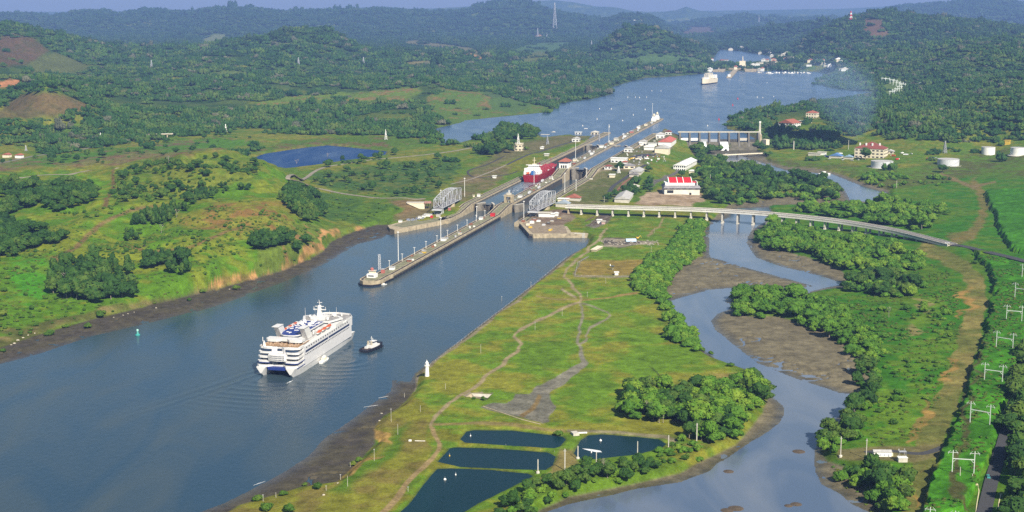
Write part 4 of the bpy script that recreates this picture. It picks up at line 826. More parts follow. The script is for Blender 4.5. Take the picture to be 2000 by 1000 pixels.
# --- groves, belts and scrub: (place words, polygon, spacing, size range, kinds, landmark words, landmark pixel)
GROVES = [
 ("belt along the creek", [(1335, 440), (1365, 425), (1386, 440), (1388, 490), (1362, 506), (1340, 522), (1306, 546), (1300, 570), (1310, 600), (1326, 622), (1362, 650), (1376, 682), (1365, 692), (1330, 672), (1296, 670), (1292, 660), (1312, 648), (1300, 625), (1290, 600), (1284, 585), (1264, 575), (1235, 560), (1230, 546), (1250, 524), (1270, 500), (1310, 480), (1322, 460)], 7.6, (.75, 1.1), ("mangrove_tree",), "the viaduct", (1380, 430)),
 ("river bend grove", [(1217, 772), (1232, 757), (1330, 762), (1420, 752), (1462, 730), (1495, 728), (1503, 770), (1482, 800), (1452, 850), (1435, 872), (1380, 878), (1330, 850), (1240, 838), (1217, 812)], 8.6, (.7, 1.15), ("broadleaf_tree", "mangrove_tree", "green_tree"), "the river's edge", (1500, 770)),
 ("hedge below the ponds", [(940, 1030), (1000, 972), (1060, 938), (1130, 912), (1190, 900), (1250, 900), (1290, 905), (1290, 935), (1200, 955), (1100, 978), (1045, 1010), (1020, 1040)], 7.2, (.42, .72), ("broadleaf_tree", "mangrove_tree"), "the tallest pole", (1103, 918)),
 ("scrub beyond the ponds", [(1290, 872), (1330, 850), (1380, 876), (1385, 895), (1330, 915), (1290, 905)], 8.5, (.5, .85), ("mangrove_tree", "bush"), "the corner pole", (1305, 876)),
 ("clump at the bottom edge", [(1185, 1040), (1195, 995), (1230, 978), (1300, 984), (1362, 992), (1370, 1040)], 8, (.75, 1.0), ("mangrove_tree",), "the mud islet", (1420, 995)),
 ("row at the river mouth", [(1555, 1040), (1570, 992), (1650, 984), (1700, 992), (1715, 1040)], 8, (.7, .95), ("mangrove_tree",), "the mud islet", (1420, 995)),
 ("point above the mud spit", [(1413, 590), (1430, 572), (1490, 566), (1535, 562), (1562, 576), (1640, 602), (1700, 652), (1722, 690), (1704, 722), (1662, 692), (1620, 662), (1590, 642), (1520, 612), (1500, 622), (1442, 627), (1430, 600)], 8.4, (.75, 1.15), ("mangrove_tree", "green_tree"), "its tip", (1413, 590)),
 ("wood by the upper mudbank", [(1642, 545), (1690, 530), (1802, 552), (1802, 572), (1730, 582), (1652, 572)], 8.6, (.75, 1.15), ("broadleaf_tree", "mangrove_tree"), "the river bend", (1640, 555)),
 ("thicket below the viaduct", [(1475, 465), (1502, 440), (1545, 440), (1600, 455), (1680, 465), (1752, 482), (1812, 510), (1812, 530), (1700, 535), (1640, 530), (1580, 497), (1490, 490)], 9, (.75, 1.15), ("mangrove_tree", "green_tree"), "the wet pier", (1472, 439)),
 ("row along the east bank", [(1690, 702), (1722, 722), (1704, 790), (1672, 822), (1690, 872), (1642, 872), (1602, 920), (1590, 885), (1602, 850), (1642, 822), (1665, 782), (1662, 762)], 7.8, (.7, 1.05), ("broadleaf_tree", "mangrove_tree"), "the white shed", (1725, 890)),
 ("thicket below the shed", [(1592, 900), (1642, 905), (1750, 915), (1782, 950), (1778, 1020), (1700, 1010), (1700, 965), (1640, 950)], 8, (.75, 1.1), ("broadleaf_tree", "mangrove_tree"), "the white shed", (1725, 890)),
 ("lowest roadside wood", [(1975, 1060), (1975, 960), (1978, 900), (1982, 850), (2000, 790), (2090, 760), (2130, 1060)], 11, (1.0, 1.45), ("broadleaf_tree",), "the road's end", (1930, 1000)),
 ("middle roadside wood", [(1962, 870), (1966, 825), (1985, 790), (2080, 785), (2080, 870), (1975, 885)], 11, (1.0, 1.3), ("broadleaf_tree",), "the teal car", (1930, 934)),
 ("upper roadside wood", [(1972, 785), (1985, 690), (2060, 670), (2080, 790)], 11, (1.0, 1.3), ("broadleaf_tree",), "the fourth pylon", (1940, 745)),
 ("tall left-bank wood", [(94, 532), (130, 508), (200, 505), (252, 520), (272, 560), (268, 585), (200, 590), (130, 585), (97, 572)], 9.5, (.95, 1.5), ("broadleaf_tree", "slim_tree"), "the shore bushes", (180, 625)),
 ("left-bank slope wood", [(268, 515), (290, 500), (350, 502), (375, 525), (368, 545), (300, 540)], 9.5, (.8, 1.2), ("broadleaf_tree", "slim_tree"), "the cliff bushes", (395, 562)),
 ("copse above the cliff", [(478, 470), (500, 460), (560, 458), (600, 470), (606, 495), (580, 500), (520, 492), (482, 488)], 9, (.85, 1.15), ("broadleaf_tree",), "the orange cliff", (600, 500)),
 ("gully beside the hill", [(548, 382), (575, 365), (605, 378), (632, 405), (630, 428), (604, 442), (575, 420), (552, 400)], 9.5, (.9, 1.25), ("broadleaf_tree", "slim_tree"), "the levee road", (600, 362)),
 ("hill crest row", [(258, 436), (275, 420), (310, 408), (362, 392), (368, 408), (330, 440), (312, 450), (262, 446)], 9, (.7, 1.0), ("slim_tree",), "the crest track", (210, 430)),
 ("copses below the crest", [(242, 475), (246, 452), (262, 452), (268, 476)], 7, (.75, 1.0), ("slim_tree",), "the crest track", (210, 430)),
 ("upper slope row", [(356, 396), (365, 372), (430, 372), (520, 360), (520, 368), (440, 382), (375, 402)], 10, (.55, .85), ("slim_tree", "broadleaf_tree"), "the crest track", (210, 430)),
 ("far left slope wood", [(-40, 372), (20, 360), (120, 352), (180, 362), (185, 395), (90, 420), (0, 425), (-40, 425)], 11, (.8, 1.2), ("broadleaf_tree",), "the plain", (100, 340)),
 ("wood at the left edge", [(-60, 440), (20, 440), (110, 448), (122, 470), (90, 485), (30, 500), (-10, 520), (-60, 560)], 10, (.8, 1.25), ("broadleaf_tree",), "the crest track", (210, 430)),
 ("upper island wood", [(1352, 345), (1372, 325), (1400, 312), (1440, 322), (1520, 338), (1600, 352), (1642, 366), (1642, 384), (1590, 390), (1530, 388), (1440, 402), (1392, 398), (1377, 380), (1372, 352)], 11, (.85, 1.4), ("mangrove_tree", "broadleaf_tree"), "the long shed", (1335, 330)),
 ("wood behind the viaduct", [(1530, 412), (1580, 398), (1640, 400), (1700, 402), (1725, 390), (1765, 398), (1850, 405), (1848, 432), (1800, 448), (1700, 438), (1600, 424)], 11, (.8, 1.25), ("mangrove_tree", "green_tree"), "the river arm", (1725, 385)),
 ("far bank scrub", [(1665, 345), (1700, 335), (1760, 342), (1862, 348), (1850, 358), (1770, 362), (1735, 368), (1690, 360)], 11, (.7, 1.05), ("mangrove_tree", "bush"), "the near tank", (1728, 328)),
 ("trees below the dam", [(1368, 316), (1352, 292), (1345, 280), (1375, 285), (1400, 300), (1410, 312), (1385, 320)], 11, (.9, 1.3), ("broadleaf_tree",), "the dam", (1400, 293)),
 ("lake islet wood", [(962, 270), (985, 252), (1040, 255), (1055, 268), (1030, 275), (975, 277)], 12, (1.0, 1.4), ("broadleaf_tree",), "the tower house", (1012, 292)),
 ("tower house wood", [(925, 300), (945, 288), (1000, 282), (1000, 302), (960, 306)], 12, (.8, 1.3), ("broadleaf_tree",), "the tower house", (1012, 292)),
 ("yard trees", [(1172, 392), (1195, 378), (1240, 358), (1275, 350), (1270, 372), (1215, 388), (1195, 394)], 13, (.7, 1.0), ("broadleaf_tree", "bush"), "the viaduct", (1200, 400)),
 ("scrub round the blue pond", [(640, 318), (700, 309), (760, 304), (770, 296), (790, 300), (700, 322), (640, 328)], 16, (.7, 1.2), ("broadleaf_tree", "bush"), "the levee road", (680, 318)),
 ("scrub on the levee slope", [(620, 362), (600, 348), (700, 328), (850, 308), (905, 318), (890, 345), (840, 378), (760, 382), (680, 374)], 20, (.5, 1.1), ("bush", "bush", "broadleaf_tree"), "the levee road", (680, 318)),
 ("scrub in the low valley", [(640, 380), (740, 396), (790, 402), (760, 435), (660, 430), (640, 410)], 22, (.5, .9), ("bush",), "the swing bridge", (850, 430)),
 ("scrub on the hill's sunny side", [(220, 345), (300, 315), (440, 303), (520, 322), (500, 345), (420, 370), (300, 395), (220, 400)], 12, (.45, 1.05), ("bush", "bush", "broadleaf_tree"), "the hill track", (222, 350)),
 ("scrub on the lower left bank", [(-40, 600), (90, 580), (270, 592), (420, 555), (480, 545), (400, 568), (190, 620), (60, 650), (-40, 670)], 13, (.4, .9), ("bush",), "the shore bushes", (180, 625)),
 ("scrub on the cliff top", [(380, 470), (480, 440), (560, 430), (620, 440), (640, 470), (600, 500), (500, 540), (400, 550), (360, 510)], 13, (.35, .85), ("bush",), "the orange cliff", (600, 500)),
 ("scrub across the left hill", [(-40, 430), (200, 405), (420, 385), (540, 400), (560, 440), (480, 470), (380, 500), (280, 500), (130, 500), (60, 590), (-40, 600)], 10, (.35, .9), ("bush",), "the crest track", (210, 430)),
 ("scrub on the plain", [(-40, 320), (130, 296), (300, 268), (440, 252), (520, 270), (440, 292), (330, 300), (100, 335), (-40, 345)], 44, (.5, 1.1), ("bush", "broadleaf_tree"), "the flyover", (312, 268)),
 ("scrub in the east grassland", [(1560, 590), (1640, 590), (1760, 600), (1850, 560), (1860, 660), (1830, 760), (1720, 860), (1700, 780), (1740, 690), (1660, 630)], 15, (.45, .9), ("bush", "bush", "mangrove_tree"), "the mown belt", (1870, 600)),
]
SINGLES = [("round", "bush", 460, 566, 1.35, "dark round shrub alone at the foot of the cliff"), ("shore", "bush", 370, 588, .9, "small round shrub on the cliff foot mud"), ("shore", "bush", 395, 572, 1.3, "loose shrub on the eroded bank"),
 ("shore", "bush", 195, 618, 1.6, "wide olive shrub at the shore end of the tall wood"), ("shore", "bush", 172, 640, 1.3, "low spreading shrub on the rocky shore"), ("shore", "bush", 130, 640, 1.0, "dark compact shrub on the rocky shore"), ("shore", "bush", 98, 655, 1.5, "broad dark shrub overhanging the mud"), ("shore", "bush", 4, 618, 1.8, "dark shrub cut off by the picture edge"), ("shore", "bush", 6, 688, 1.1, "low light green shrub where the shore meets the picture edge"),
 ("pond", "bush", 1093, 850, 1.05, "round dark tree at the corner of the narrow settling pond"), ("pit", "bush", 944, 781, .8, "green shrub growing in the concrete pit"), ("pit", "bush", 925, 780, .5, "small low shrub in the shaded end of the pit"),
 ("bank", "bush", 1388, 692, .8, "small shrub on the river bank below the belt"), ("bank", "bush", 1428, 716, .9, "small round shrub alone on the river bank"), ("bank", "bush", 1372, 685, .9, "low shrub at the belt's last trees"),
 ("shoal", "bush", 700, 902, .9, "bright green shrub row end on the mud bank edge"), ("shoal", "bush", 690, 909, .9, "bright green low shrub on the mud bank edge"), ("shoal", "bush", 620, 955, 1.0, "bright green shrub below the mud bank"), ("shoal", "bush", 596, 948, .6, "lone tiny shrub on the mud"), ("shoal", "bush", 552, 968, .9, "bright green low shrub near the bottom fence"), ("shoal", "bush", 505, 978, 1.1, "bright green shrub at the bottom picture edge by the lamp"), ("shoal", "bush", 520, 998, 1.4, "bright green bush on the bottom picture edge"), ("shoal", "bush", 565, 1000, 1.4, "dull grey green bush on the bottom picture edge"),
 ("tank", "broadleaf_tree", 1840, 337, 1.5, "large dark tree in front of the half-hidden tank"), ("villa", "broadleaf_tree", 1690, 312, 1.75, "spreading tree before the big red-roofed house"), ("yard", "broadleaf_tree", 1210, 335, 1.2, "round tree beside the lattice mast"), ("yard", "broadleaf_tree", 1266, 336, 1.2, "round tree beside the grassy slope"), ("yard", "broadleaf_tree", 1332, 345, 1.1, "dark tree behind the red vaulted roof"), ("yard", "broadleaf_tree", 1185, 394, 1.1, "dark round tree just behind the viaduct"),
 ("yard", "broadleaf_tree", 1382, 375, 1.2, "tree beside the red vaulted roof building"), ("islet", "bush", 1028, 292, 1.9, "dark bush right of the white tower house"), ("ditch", "bush", 1905, 515, 1.2, "dark bush at the head of the ditch"), ("spit", "bush", 1640, 940, 1.4, "bright bush on the mud below the dark thicket"), ("slope", "slim_tree", 283, 482, .6, "lone dark tree on the slope below the copses"), ("slope", "bush", 377, 467, 1.0, "lone dark shrub at the right of the bare trees")]
BARES = [(129, 560, 1.15, "pale bare tree with a straight trunk in the tall wood"), (180, 540, .9, "thin bare tree in the middle of the tall wood"), (220, 575, 1.0, "bare leaning trunk at the front of the tall wood"), (320, 430, .8, "bare grey tree among the slim hill trees"), (345, 425, .8, "bare grey tree at the end of the slim hill trees"), (315, 455, .8, "bare tree standing below the slim hill trees"),
 (1265, 812, .85, "bare grey tree with a forked trunk in the river grove"), (1295, 826, .85, "bare grey tree left of the river bend pole"), (1180, 928, .8, "bare twisted tree in the hedge below the ponds"), (1736, 620, .8, "pale dead trunk in the east grassland"), (330, 322, 1.0, "thin bare tree on the hill's sunny side"), (1985, 890, 1.1, "bare tree beside the road's right edge"), (580, 325, 1.0, "bare reddish tree on the blue pond shore"), (640, 312, 1.0, "bare tree at the water of the blue pond")]
ORD = lambda n: "%d%s" % (n, "th" if 10 <= n % 100 <= 20 else {1: "st", 2: "nd", 3: "rd"}.get(n % 10, "th"))
cand = []
for place, poly, sp, (s0, s1), kinds, lm, lmp in GROVES:
    sp *= 0.84
    pts = [gp(*p) for p in poly]
    x0, x1 = min(p.x for p in pts) - 20, max(p.x for p in pts) + 20; y0, y1 = min(p.y for p in pts) - 20, max(p.y for p in pts) + 20
    xs, ys = np.meshgrid(np.arange(x0, x1, sp), np.arange(y0, y1, sp))
    x = xs.ravel() + rng.uniform(-.42, .42, xs.size) * sp; y = ys.ravel() + rng.uniform(-.42, .42, xs.size) * sp
    z = G(x, y); px, py = proj(x, y, z); nz_ = fbm(x, y, 34, 3, 311); m = inpoly(px + (fbm(x, y, 20, 2, 313) - .5) * 26, py + (fbm(x, y, 20, 2, 317) - .5) * 16, poly) & (z > .5) & inpoly(*proj(x, y, z + 6.5 * (s0 + s1) / 2 * (.35 if kinds[0] == 'bush' else 1)), poly, 5) & (nz_ < .43 if 'left hill' in place else nz_ < .60 if ('wood' in place or 'scrub' in place or 'grove' in place) else nz_ < .72)
    L = gp(*lmp)
    for a, b, c in zip(x[m], y[m], z[m]):
        cand.append(dict(x=a, y=b, z=c, s=(s0 + (s1 - s0) * random.betavariate(1.2, 2.0) * 1.3) * (1.4 if random.random() < .09 and s0 > .55 else 1), k=random.choice(kinds), place=place, lm=lm, d=math.hypot(a - L.x, b - L.y)))
inv = [c for c in cand if abs(proj(c["x"], c["y"], c["z"])[0] - 1000) < 1010 and proj(c["x"], c["y"], c["z"])[1] < 1015]
inv.sort(key=lambda c: -(c["s"] * (0.45 if c["k"] == "bush" else 1.0)) / c["y"])
chosen = inv[:285]
ids = set(id(c) for c in chosen)
SIZE = lambda s: "tall" if s > 1.12 else "small" if s < .72 else "middling"
TONE = {"mangrove_tree": "bright green", "broadleaf_tree": "dark green", "green_tree": "light green", "bush": "rounded", "slim_tree": "slender dark"}
NOUN = {"mangrove_tree": "mangrove", "broadleaf_tree": "broadleaf tree", "green_tree": "tree", "bush": "bush", "slim_tree": "tree"}
def plant(kind, p, s, label, group, rot=None):
    crowns, trunks = PROTO[kind]
    i = random.randrange(len(crowns)); a = random.uniform(0, 6.28)
    if trunks is None:
        o = link(kind, crowns[i], loc=p, rot=a); tag(o, label, "bush", group); o.scale = (s * random.uniform(.9, 1.15), s * random.uniform(.9, 1.15), s * random.uniform(.85, 1.1))
        return o
    t = T(kind, label, "tree", p, a, group); t.scale = (s * random.uniform(.85, 1.25), s * random.uniform(.85, 1.25), s * random.uniform(.78, 1.25))
    link("crown", crowns[i], parent=t); link("trunk", random.choice(trunks), parent=t)
    return t
by_place = {}
for c in chosen: by_place.setdefault((c["place"], c["k"]), []).append(c)
for (place, kind), L in by_place.items():
    L.sort(key=lambda c: c["d"])
    for n, c in enumerate(L):
        plant(kind, (c["x"], c["y"], c["z"] - .15), c["s"], "%s %s %s in the %s, %s from %s" % (SIZE(c["s"]), TONE[kind].split()[0] if kind == "broadleaf_tree" else TONE[kind], NOUN[kind], place, ORD(n + 1), c["lm"]), place)
for w, kind, px, py, s, label in SINGLES:
    p = gp(px, py); plant(kind, (p.x, p.y, p.z - .1), s, label, None)
for px, py, s, label in BARES:
    p = gp(px, py); o = T("bare_tree", label, "tree", p, random.uniform(0, 6), "leafless grey trees"); o.scale = (s, s, s); link("branches", random.choice(BARE), parent=o)
rest = [c for c in cand if id(c) not in ids]
flat_k = sorted({c["k"] for c in rest}); ML, base = [], {}
for k in flat_k:
    base[k] = (len(ML), len(PROTO[k][0])); ML += PROTO[k][0]
scatter("woodland", "further trees and scrub filling out the groves", "woodland", np.array([(c["x"], c["y"], c["z"] - .2) for c in rest]), rng.uniform(0, 6.28, len(rest)), np.array([(c["s"] * random.uniform(.85, 1.25), c["s"] * random.uniform(.85, 1.25), c["s"] * random.uniform(.75, 1.25)) for c in rest]), [base[c["k"]][0] + random.randrange(base[c["k"]][1]) for c in rest], ML)
# rough tussocks and reeds in the tall grass
tx, ty, tz, tpx, tpy = field(620, 1750, 4.6)
ok = np.zeros(tx.shape, bool)
for q, dn in (([(1560, 585), (1640, 575), (1800, 575), (1870, 560), (1880, 640), (1860, 720), (1830, 800), (1770, 880), (1690, 870), (1700, 790), (1740, 700), (1640, 620)], .5), (CANE, .75), ([(1700, 500), (1800, 505), (1860, 530), (1860, 560), (1800, 560), (1700, 535)], .5), ([(-60, 470), (240, 420), (420, 400), (540, 420), (600, 480), (480, 540), (300, 585), (100, 620), (-60, 640)], .30), ([(1600, 905), (1740, 910), (1780, 1000), (1700, 1000)], .5)):
    ok |= inpoly(tpx, tpy, q) & (rng.random(tx.shape) < dn)
ok &= fbm(tx, ty, 25, 3, 221) > .42
TUS = [np_mesh("tussock", crown_np(700 + i, 1.5, -.2, 1.3, 4, 60, .38, sub=1), foliage_mat("tussock_leaves%d" % i, *( ((.035, .085, .010), (.055, .120, .012), (.100, .140, .020)) if i < 2 else ((.05, .075, .012), (.085, .11, .016), (.14, .14, .03))))) for i in range(3)]
n = int(ok.sum())
scatter("tussocks", "rough tall grass tussocks on the banks", "grass", np.stack([tx, ty, tz - .1], 1)[ok], rng.uniform(0, 6.28, n), np.stack([rng.uniform(.6, 1.5, n), rng.uniform(.6, 1.5, n), rng.uniform(.5, 1.2, n)], 1), rng.integers(0, 3, n), TUS)

# ------------------------------------------------------------------ materials of built things
CONCR = M("weathered_concrete", (.36, .30, .20), .85, .40, .22)
CONCD = M("wet_concrete", (.065, .062, .055), .7, .35, .2)
PALEC = M("pale_concrete", (.50, .47, .40), .85, .18, .3)
WHITE = M("white_paint", (.78, .77, .73), .5, .06, .3)
CREAM = M("cream_wall", (.70, .62, .46), .8, .10, .3)
GREYM = M("grey_steel", (.36, .37, .39), .5, .15, .6)
DARK = M("dark_opening", (.025, .027, .032), .35, .1, 1)
GLASS = M("dark_glass", (.03, .05, .09), .15, .1, 1, spec=.6)
REDROOF = M("red_tile", (.21, .062, .045), .8, .2, .8)
BRICKROOF = M("faded_red_roof", (.32, .11, .07), .8, .25, .5)
REDM = M("bright_red_metal", (.55, .02, .025), .5, .12, .4)
GREYROOF = M("grey_roof", (.42, .41, .39), .7, .2, .4)
DULLROOF = M("dull_grey_roof", (.22, .21, .21), .8, .2, .4)
TRACKM = M("rail_track", (.055, .050, .045), .8, .2, .8)
TOPM = M("wall_top_ground", (.19, .185, .11), .9, .4, .18)
ASPH = M("asphalt", (.055, .055, .058), .9, .15, .5)
GATEM = M("gate_steel", (.21, .19, .155), .75, .35, .35)
SILVER = M("silver_paint", (.55, .56, .58), .45, .12, .5)
YELL = M("yellow_paint", (.60, .40, .05), .6, .1, .6)
BLUE = M("blue_paint", (.02, .04, .19), .5, .1, .5)
ORANGEM = M("orange_paint", (.50, .10, .03), .5, .08, .5)
BLACK = M("black_hull", (.018, .02, .03), .5, .2, .5)
RUST = M("rust_red", (.24, .10, .06), .8, .2, .5)
RED = M("signal_red", (.55, .03, .03), .5, .1, .5)
PINK = M("faded_red", (.42, .14, .12), .6, .1, .5)
TEAL = M("teal_paint", (.05, .30, .28), .5, .1, .5)
TEAK = M("teak_deck", (.30, .19, .10), .8, .25, .6)
FOAM = M("foam", (.70, .72, .72), .8, .25, .12)

# ------------------------------------------------------------------ the locks
ZTOP = [(-30, 5.0), (470, 5.0), (520, 10.5), (850, 10.5), (905, 18.5), (2100, 18.5)]
def ztop(s): return float(np.interp(s, [a for a, b in ZTOP], [b for a, b in ZTOP]))
def along(ss_, prof):
    """loft over stations s; prof(s) -> [(t, z), ...]"""
    return MB().loft([[tuple(S(s, t, z)) for t, z in prof(s)] for s in ss_])
def wall(name, label, ss_, ta, tb, group="concrete lock walls"):
    f = ta if callable(ta) else (lambda s: (ta, tb))
    o = T(name, label, "lock wall", S(ss_[0], f(ss_[0])[0]), 0, group)
    def rel(m): 
        m.v = [(x - o.location.x, y - o.location.y, z) for x, y, z in m.v]; return m
    rel(along(ss_, lambda s: [(f(s)[0], -4), (f(s)[0], 2.0 if s < 900 else 9), (f(s)[0] , 2.01 if s < 900 else 9.01), (f(s)[0], ztop(s)), (f(s)[1], ztop(s)), (f(s)[1], -4)])).build("wall_body", CONCR, o)
    def strip(nm, d0, d1, mat, up, side):
        def pr(s):
            a, b = f(s); t0, t1 = (a + d0, a + d1) if side == 0 else (b - d1, b - d0) if side == 1 else (a + d0, b - d1)
            z = ztop(s); return [(t0, z - .05), (t0, z + up), (t1, z + up), (t1, z - .05)]
        rel(along(ss_[1:-1], pr)).build(nm, mat, o)
    strip("track", 1.6, 3.9, TRACKM, .05, 0); strip("track", 1.6, 3.9, TRACKM, .05, 1); strip("roadway", 5.0, 5.0, TOPM, .04, 2)
    return o, rel
dens = lambda pts: sorted(set(pts))
cs = [-6, -1, 6, 30, 36] + list(range(60, 470, 40)) + [470, 480, 490, 500, 510, 520, 530] + list(range(560, 850, 40)) + [850, 860, 872, 884, 895, 905, 915] + list(range(940, 1930, 60)) + [1930, 1944, 1950]
def cw(s):
    if s < -3: return (-8, 1)
    if s < 2: return (-13, 6)
    if s <= 31: return (-15.5, 8.5)
    if s > 1946: return (-2, 2)
    return (-9.5, 9.5)
cwall, crel = wall("centre_wall", "long narrow concrete centre wall running from open water up between the locks", cs, cw, None)
crel(MB().prism([tuple(S(a, b)[:2]) for a, b in ((-8.5, -7.5), (-1.5, -14.5), (31, -17), (31, 10), (-1.5, 7.5), (-8.5, 0.5))], -4, 1.6)).build("fender", BLACK, cwall)
m_ = MB()
for k in range(30, 460, 9): m_.add(*[[tuple(S(k + a, 9.5 + b, c)) for a, b, c in ((0, 0, -1), (5, 0, -1), (5, 1.0, -1), (0, 1.0, -1), (0, 0, 1.6), (5, 0, 1.6), (5, 1.0, 1.6), (0, 1.0, 1.6))], [(0, 1, 5, 4), (1, 2, 6, 5), (2, 3, 7, 6), (3, 0, 4, 7), (4, 5, 6, 7)]])
crel(m_).build("fender_blocks", BLACK, cwall)
ls = [405, 420, 440, 470, 480, 490, 500, 510, 520, 530] + list(range(560, 850, 40)) + [850, 860, 872, 884, 895, 905, 915] + list(range(940, 1540, 60)) + [1545, 1560]
lwall, lrel = wall("side_wall", "concrete lock wall on the far side of the red tanker", ls, -57.5, -43.4)
rwall, rrel = wall("side_wall", "concrete lock wall under the buildings and the grey truss by the viaduct", ls, 43.4, 57.5)
def wetband(rel, parent, s0, s1, t, z0, z1, out):
    rel(MB().add([tuple(S(a, t + out * b, z)) for a in (s0, s1) for b in (-.3, .04) for z in (z0, z1)], [(0, 1, 3, 2), (4, 6, 7, 5), (2, 3, 7, 6), (1, 5, 7, 3), (0, 2, 6, 4), (0, 4, 5, 1)])).build("wet_stain", CONCD, parent)
wetband(lrel, lwall, 918, 1280, -43.4, 6, 15.6, 1); wetband(lrel, lwall, 532, 848, -43.4, 4, 8.9, 1); wetband(rrel, rwall, 425, 848, 43.4, -2, 8.6, -1); wetband(crel, cwall, 532, 848, 9.5, -2, 8.6, 1); wetband(crel, cwall, 918, 1280, -9.5, 6, 15.6, -1)
wetband(crel, cwall, 36, 468, 9.5, -3, 3.0, 1); wetband(crel, cwall, 36, 468, -9.5, -3, 3.0, -1)
lrel(MB().prism([tuple(S(*q)[:2]) for q in ((432, -43.6), (395, -49), (330, -76), (313, -84), (322, -93), (345, -104), (400, -92), (432, -60))], -4, 4.9)).build("wing", CONCR, lwall)
lrel(MB().prism([tuple(S(*q)[:2]) for q in ((431, -44), (397, -52), (333, -80), (345, -98), (400, -88), (431, -60))], 4.88, 5.0)).build("wing_top", TOPM, lwall)
rrel(MB().prism([tuple(S(*q)[:2]) for q in ((432, 43.6), (424, 43.2), (326, 82), (322, 88), (336, 128), (340, 150), (348, 150), (352, 128), (400, 112), (432, 60))], -4, 4.6)).build("wing", CONCR, rwall)
rrel(MB().prism([tuple(S(*q)[:2]) for q in ((431, 45), (424, 46), (330, 86), (340, 126), (398, 110), (431, 60))], 4.58, 4.72)).build("wing_top", M("yard_ground", (.24, .19, .13), .9, .4, .2), rwall)
rrel(MB().prism([tuple(S(*q)[:2]) for q in ((425, 42.4), (325, 81), (321, 82), (324, 89), (334, 112), (328, 84), (425, 44))], -4, 2.4)).build("fender", BLACK, rwall)
o = MB().box((0, 0, -4), (2.2, 13, 9.5)).build("pier_block", PALEC, None, S(340, 141), AXR); tag(o, "pale square mooring block at the end of the wharf by the swing bridge", "mooring block")

def gate(label, s0, ta, tb, z0, z1, walk=True):
    g = T("lock_gate", label, "lock gate", S(s0, (ta + tb) / 2, 0), AXR, "mitre gates of the locks")
    hw = (tb - ta) / 2
    for sg in (1, -1):
        b = MB(); L = math.hypot(hw, 7.5); a = math.atan2(7.5, -sg * hw)
        cx, cy_ = 3.75, sg * hw / 2
        b.box((cx, cy_, z0), (L, 1.9, z1 - z0), a)
        n = 9
        for k in range(n):
            q = (k + .5) / n; b.box((7.5 * (1 - q) - 1.0, sg * hw * q, z0), (.5, .5, z1 - z0 - .3), a)
        leaf = b.build("gate_leaf", GATEM, g)
        if walk:
            MB().box((cx, cy_, z1 + .02), (L, 2.6, .35), a).build("walkway", PALEC, g)
            r = MB()
            for k in range(7):
                q = k / 6; r.tube((7.5 * (1 - q) + 1.2, sg * hw * q, z1), (7.5 * (1 - q) + 1.2, sg * hw * q, z1 + 1.4), .07, 4)
            r.build("railing", GREYM, g)
        MB().box((cx - 1.06, cy_, z0), (L * .98, .3, (z1 - z0) * .42), a).build("wet_stain", CONCD, g)
    return g
gate("closed lower gate pair facing the approach on the tanker's side", 528, -43.4, -9.5, -3, 10.3)
gate("closed lower gate pair beside the near grey truss", 528, 9.5, 43.4, -3, 10.3)
gate("tall closed gate pair holding back the full chamber by the control house", 903, 9.5, 43.4, -3, 18.3)
gate("closed upper gate pair at the head of the tanker's lane", 1286, -43.4, -9.5, 2, 18.3)
gate("closed upper gate pair at the head of the full chamber", 1286, 9.5, 43.4, 2, 18.3)

def truss(label, pa, pb, zb, gz):
    a, b = at(*pa, zb), at(*pb, zb); d = b - a; L = d.length; rz = math.atan2(d.y, d.x)
    t = T("swing_bridge", label, "swing bridge", a, rz, "grey truss swing bridges")
    n = 9; hz_ = [0 + (11 + 7 * math.sin(math.pi * min(1, (k / n) / 1.25))) for k in range(n + 1)]
    for sd, y in (("side_truss", 5.6), ("side_truss", -5.6)):
        m = MB()
        for k in range(n):
            x0, x1 = L * k / n, L * (k + 1) / n
            m.tube((x0, y, 0), (x1, y, 0), .55, 4); m.tube((x0, y, hz_[k]), (x1, y, hz_[k + 1]), .6, 4)
            if k % 2 == 0: m.tube((x0, y, 0), (x1, y, hz_[k + 1]), .34, 4)
            else: m.tube((x0, y, hz_[k]), (x1, y, 0), .34, 4)
        for k in range(n + 1): m.tube((L * k / n, y, 0), (L * k / n, y, hz_[k]), .40, 4)
        m.build(sd, GREYM, t)
    m = MB()
    for k in range(n + 1):
        m.tube((L * k / n, -5.6, hz_[k]), (L * k / n, 5.6, hz_[k]), .32, 4)
        if k < n: m.tube((L * k / n, -5.6, hz_[k]), (L * (k + 1) / n, 5.6, hz_[k + 1]), .22, 4); m.tube((L * k / n, 5.6, hz_[k]), (L * (k + 1) / n, -5.6, hz_[k + 1]), .22, 4)
    for k in (0, n):
        m.tube((L * k / n, -5.6, 0), (L * k / n, 5.6, hz_[k]), .25, 4); m.tube((L * k / n, 5.6, 0), (L * k / n, -5.6, hz_[k]), .25, 4)
    m.build("top_bracing", GREYM, t)
    MB().box((L / 2, 0, -1.5), (L, 9.6, 1.3)).build("deck", DULLROOF, t)
    m = MB()
    for x in (1.5, 8):
        for y in (-5, 5): m.box((x, y, gz - zb), (1.0, 1.0, zb - gz - 1.4))
        m.box((x, 0, -3.6), (1.0, 11, 1.4))
    m.tube((1.5, -5, gz - zb + .5), (1.5, 5, -3), .3, 4); m.tube((1.5, 5, gz - zb + .5), (1.5, -5, -3), .3, 4)
    m.build("support_tower", SILVER, t)
    MB().box((-2.5, 0, -2.2), (7, 13, 1.0)).build("platform", SILVER, t)
    MB().lathe([(7.5, gz - zb - 2), (6.6, -3.0), (6.6, -1.6)], (L * .62, 0, 0), 20).build("pivot_pier", CONCR, t)
    return t
truss("grey arched truss swing bridge on the far lock wall", (855, 407), (893, 388.5), 13.5, 4.9)
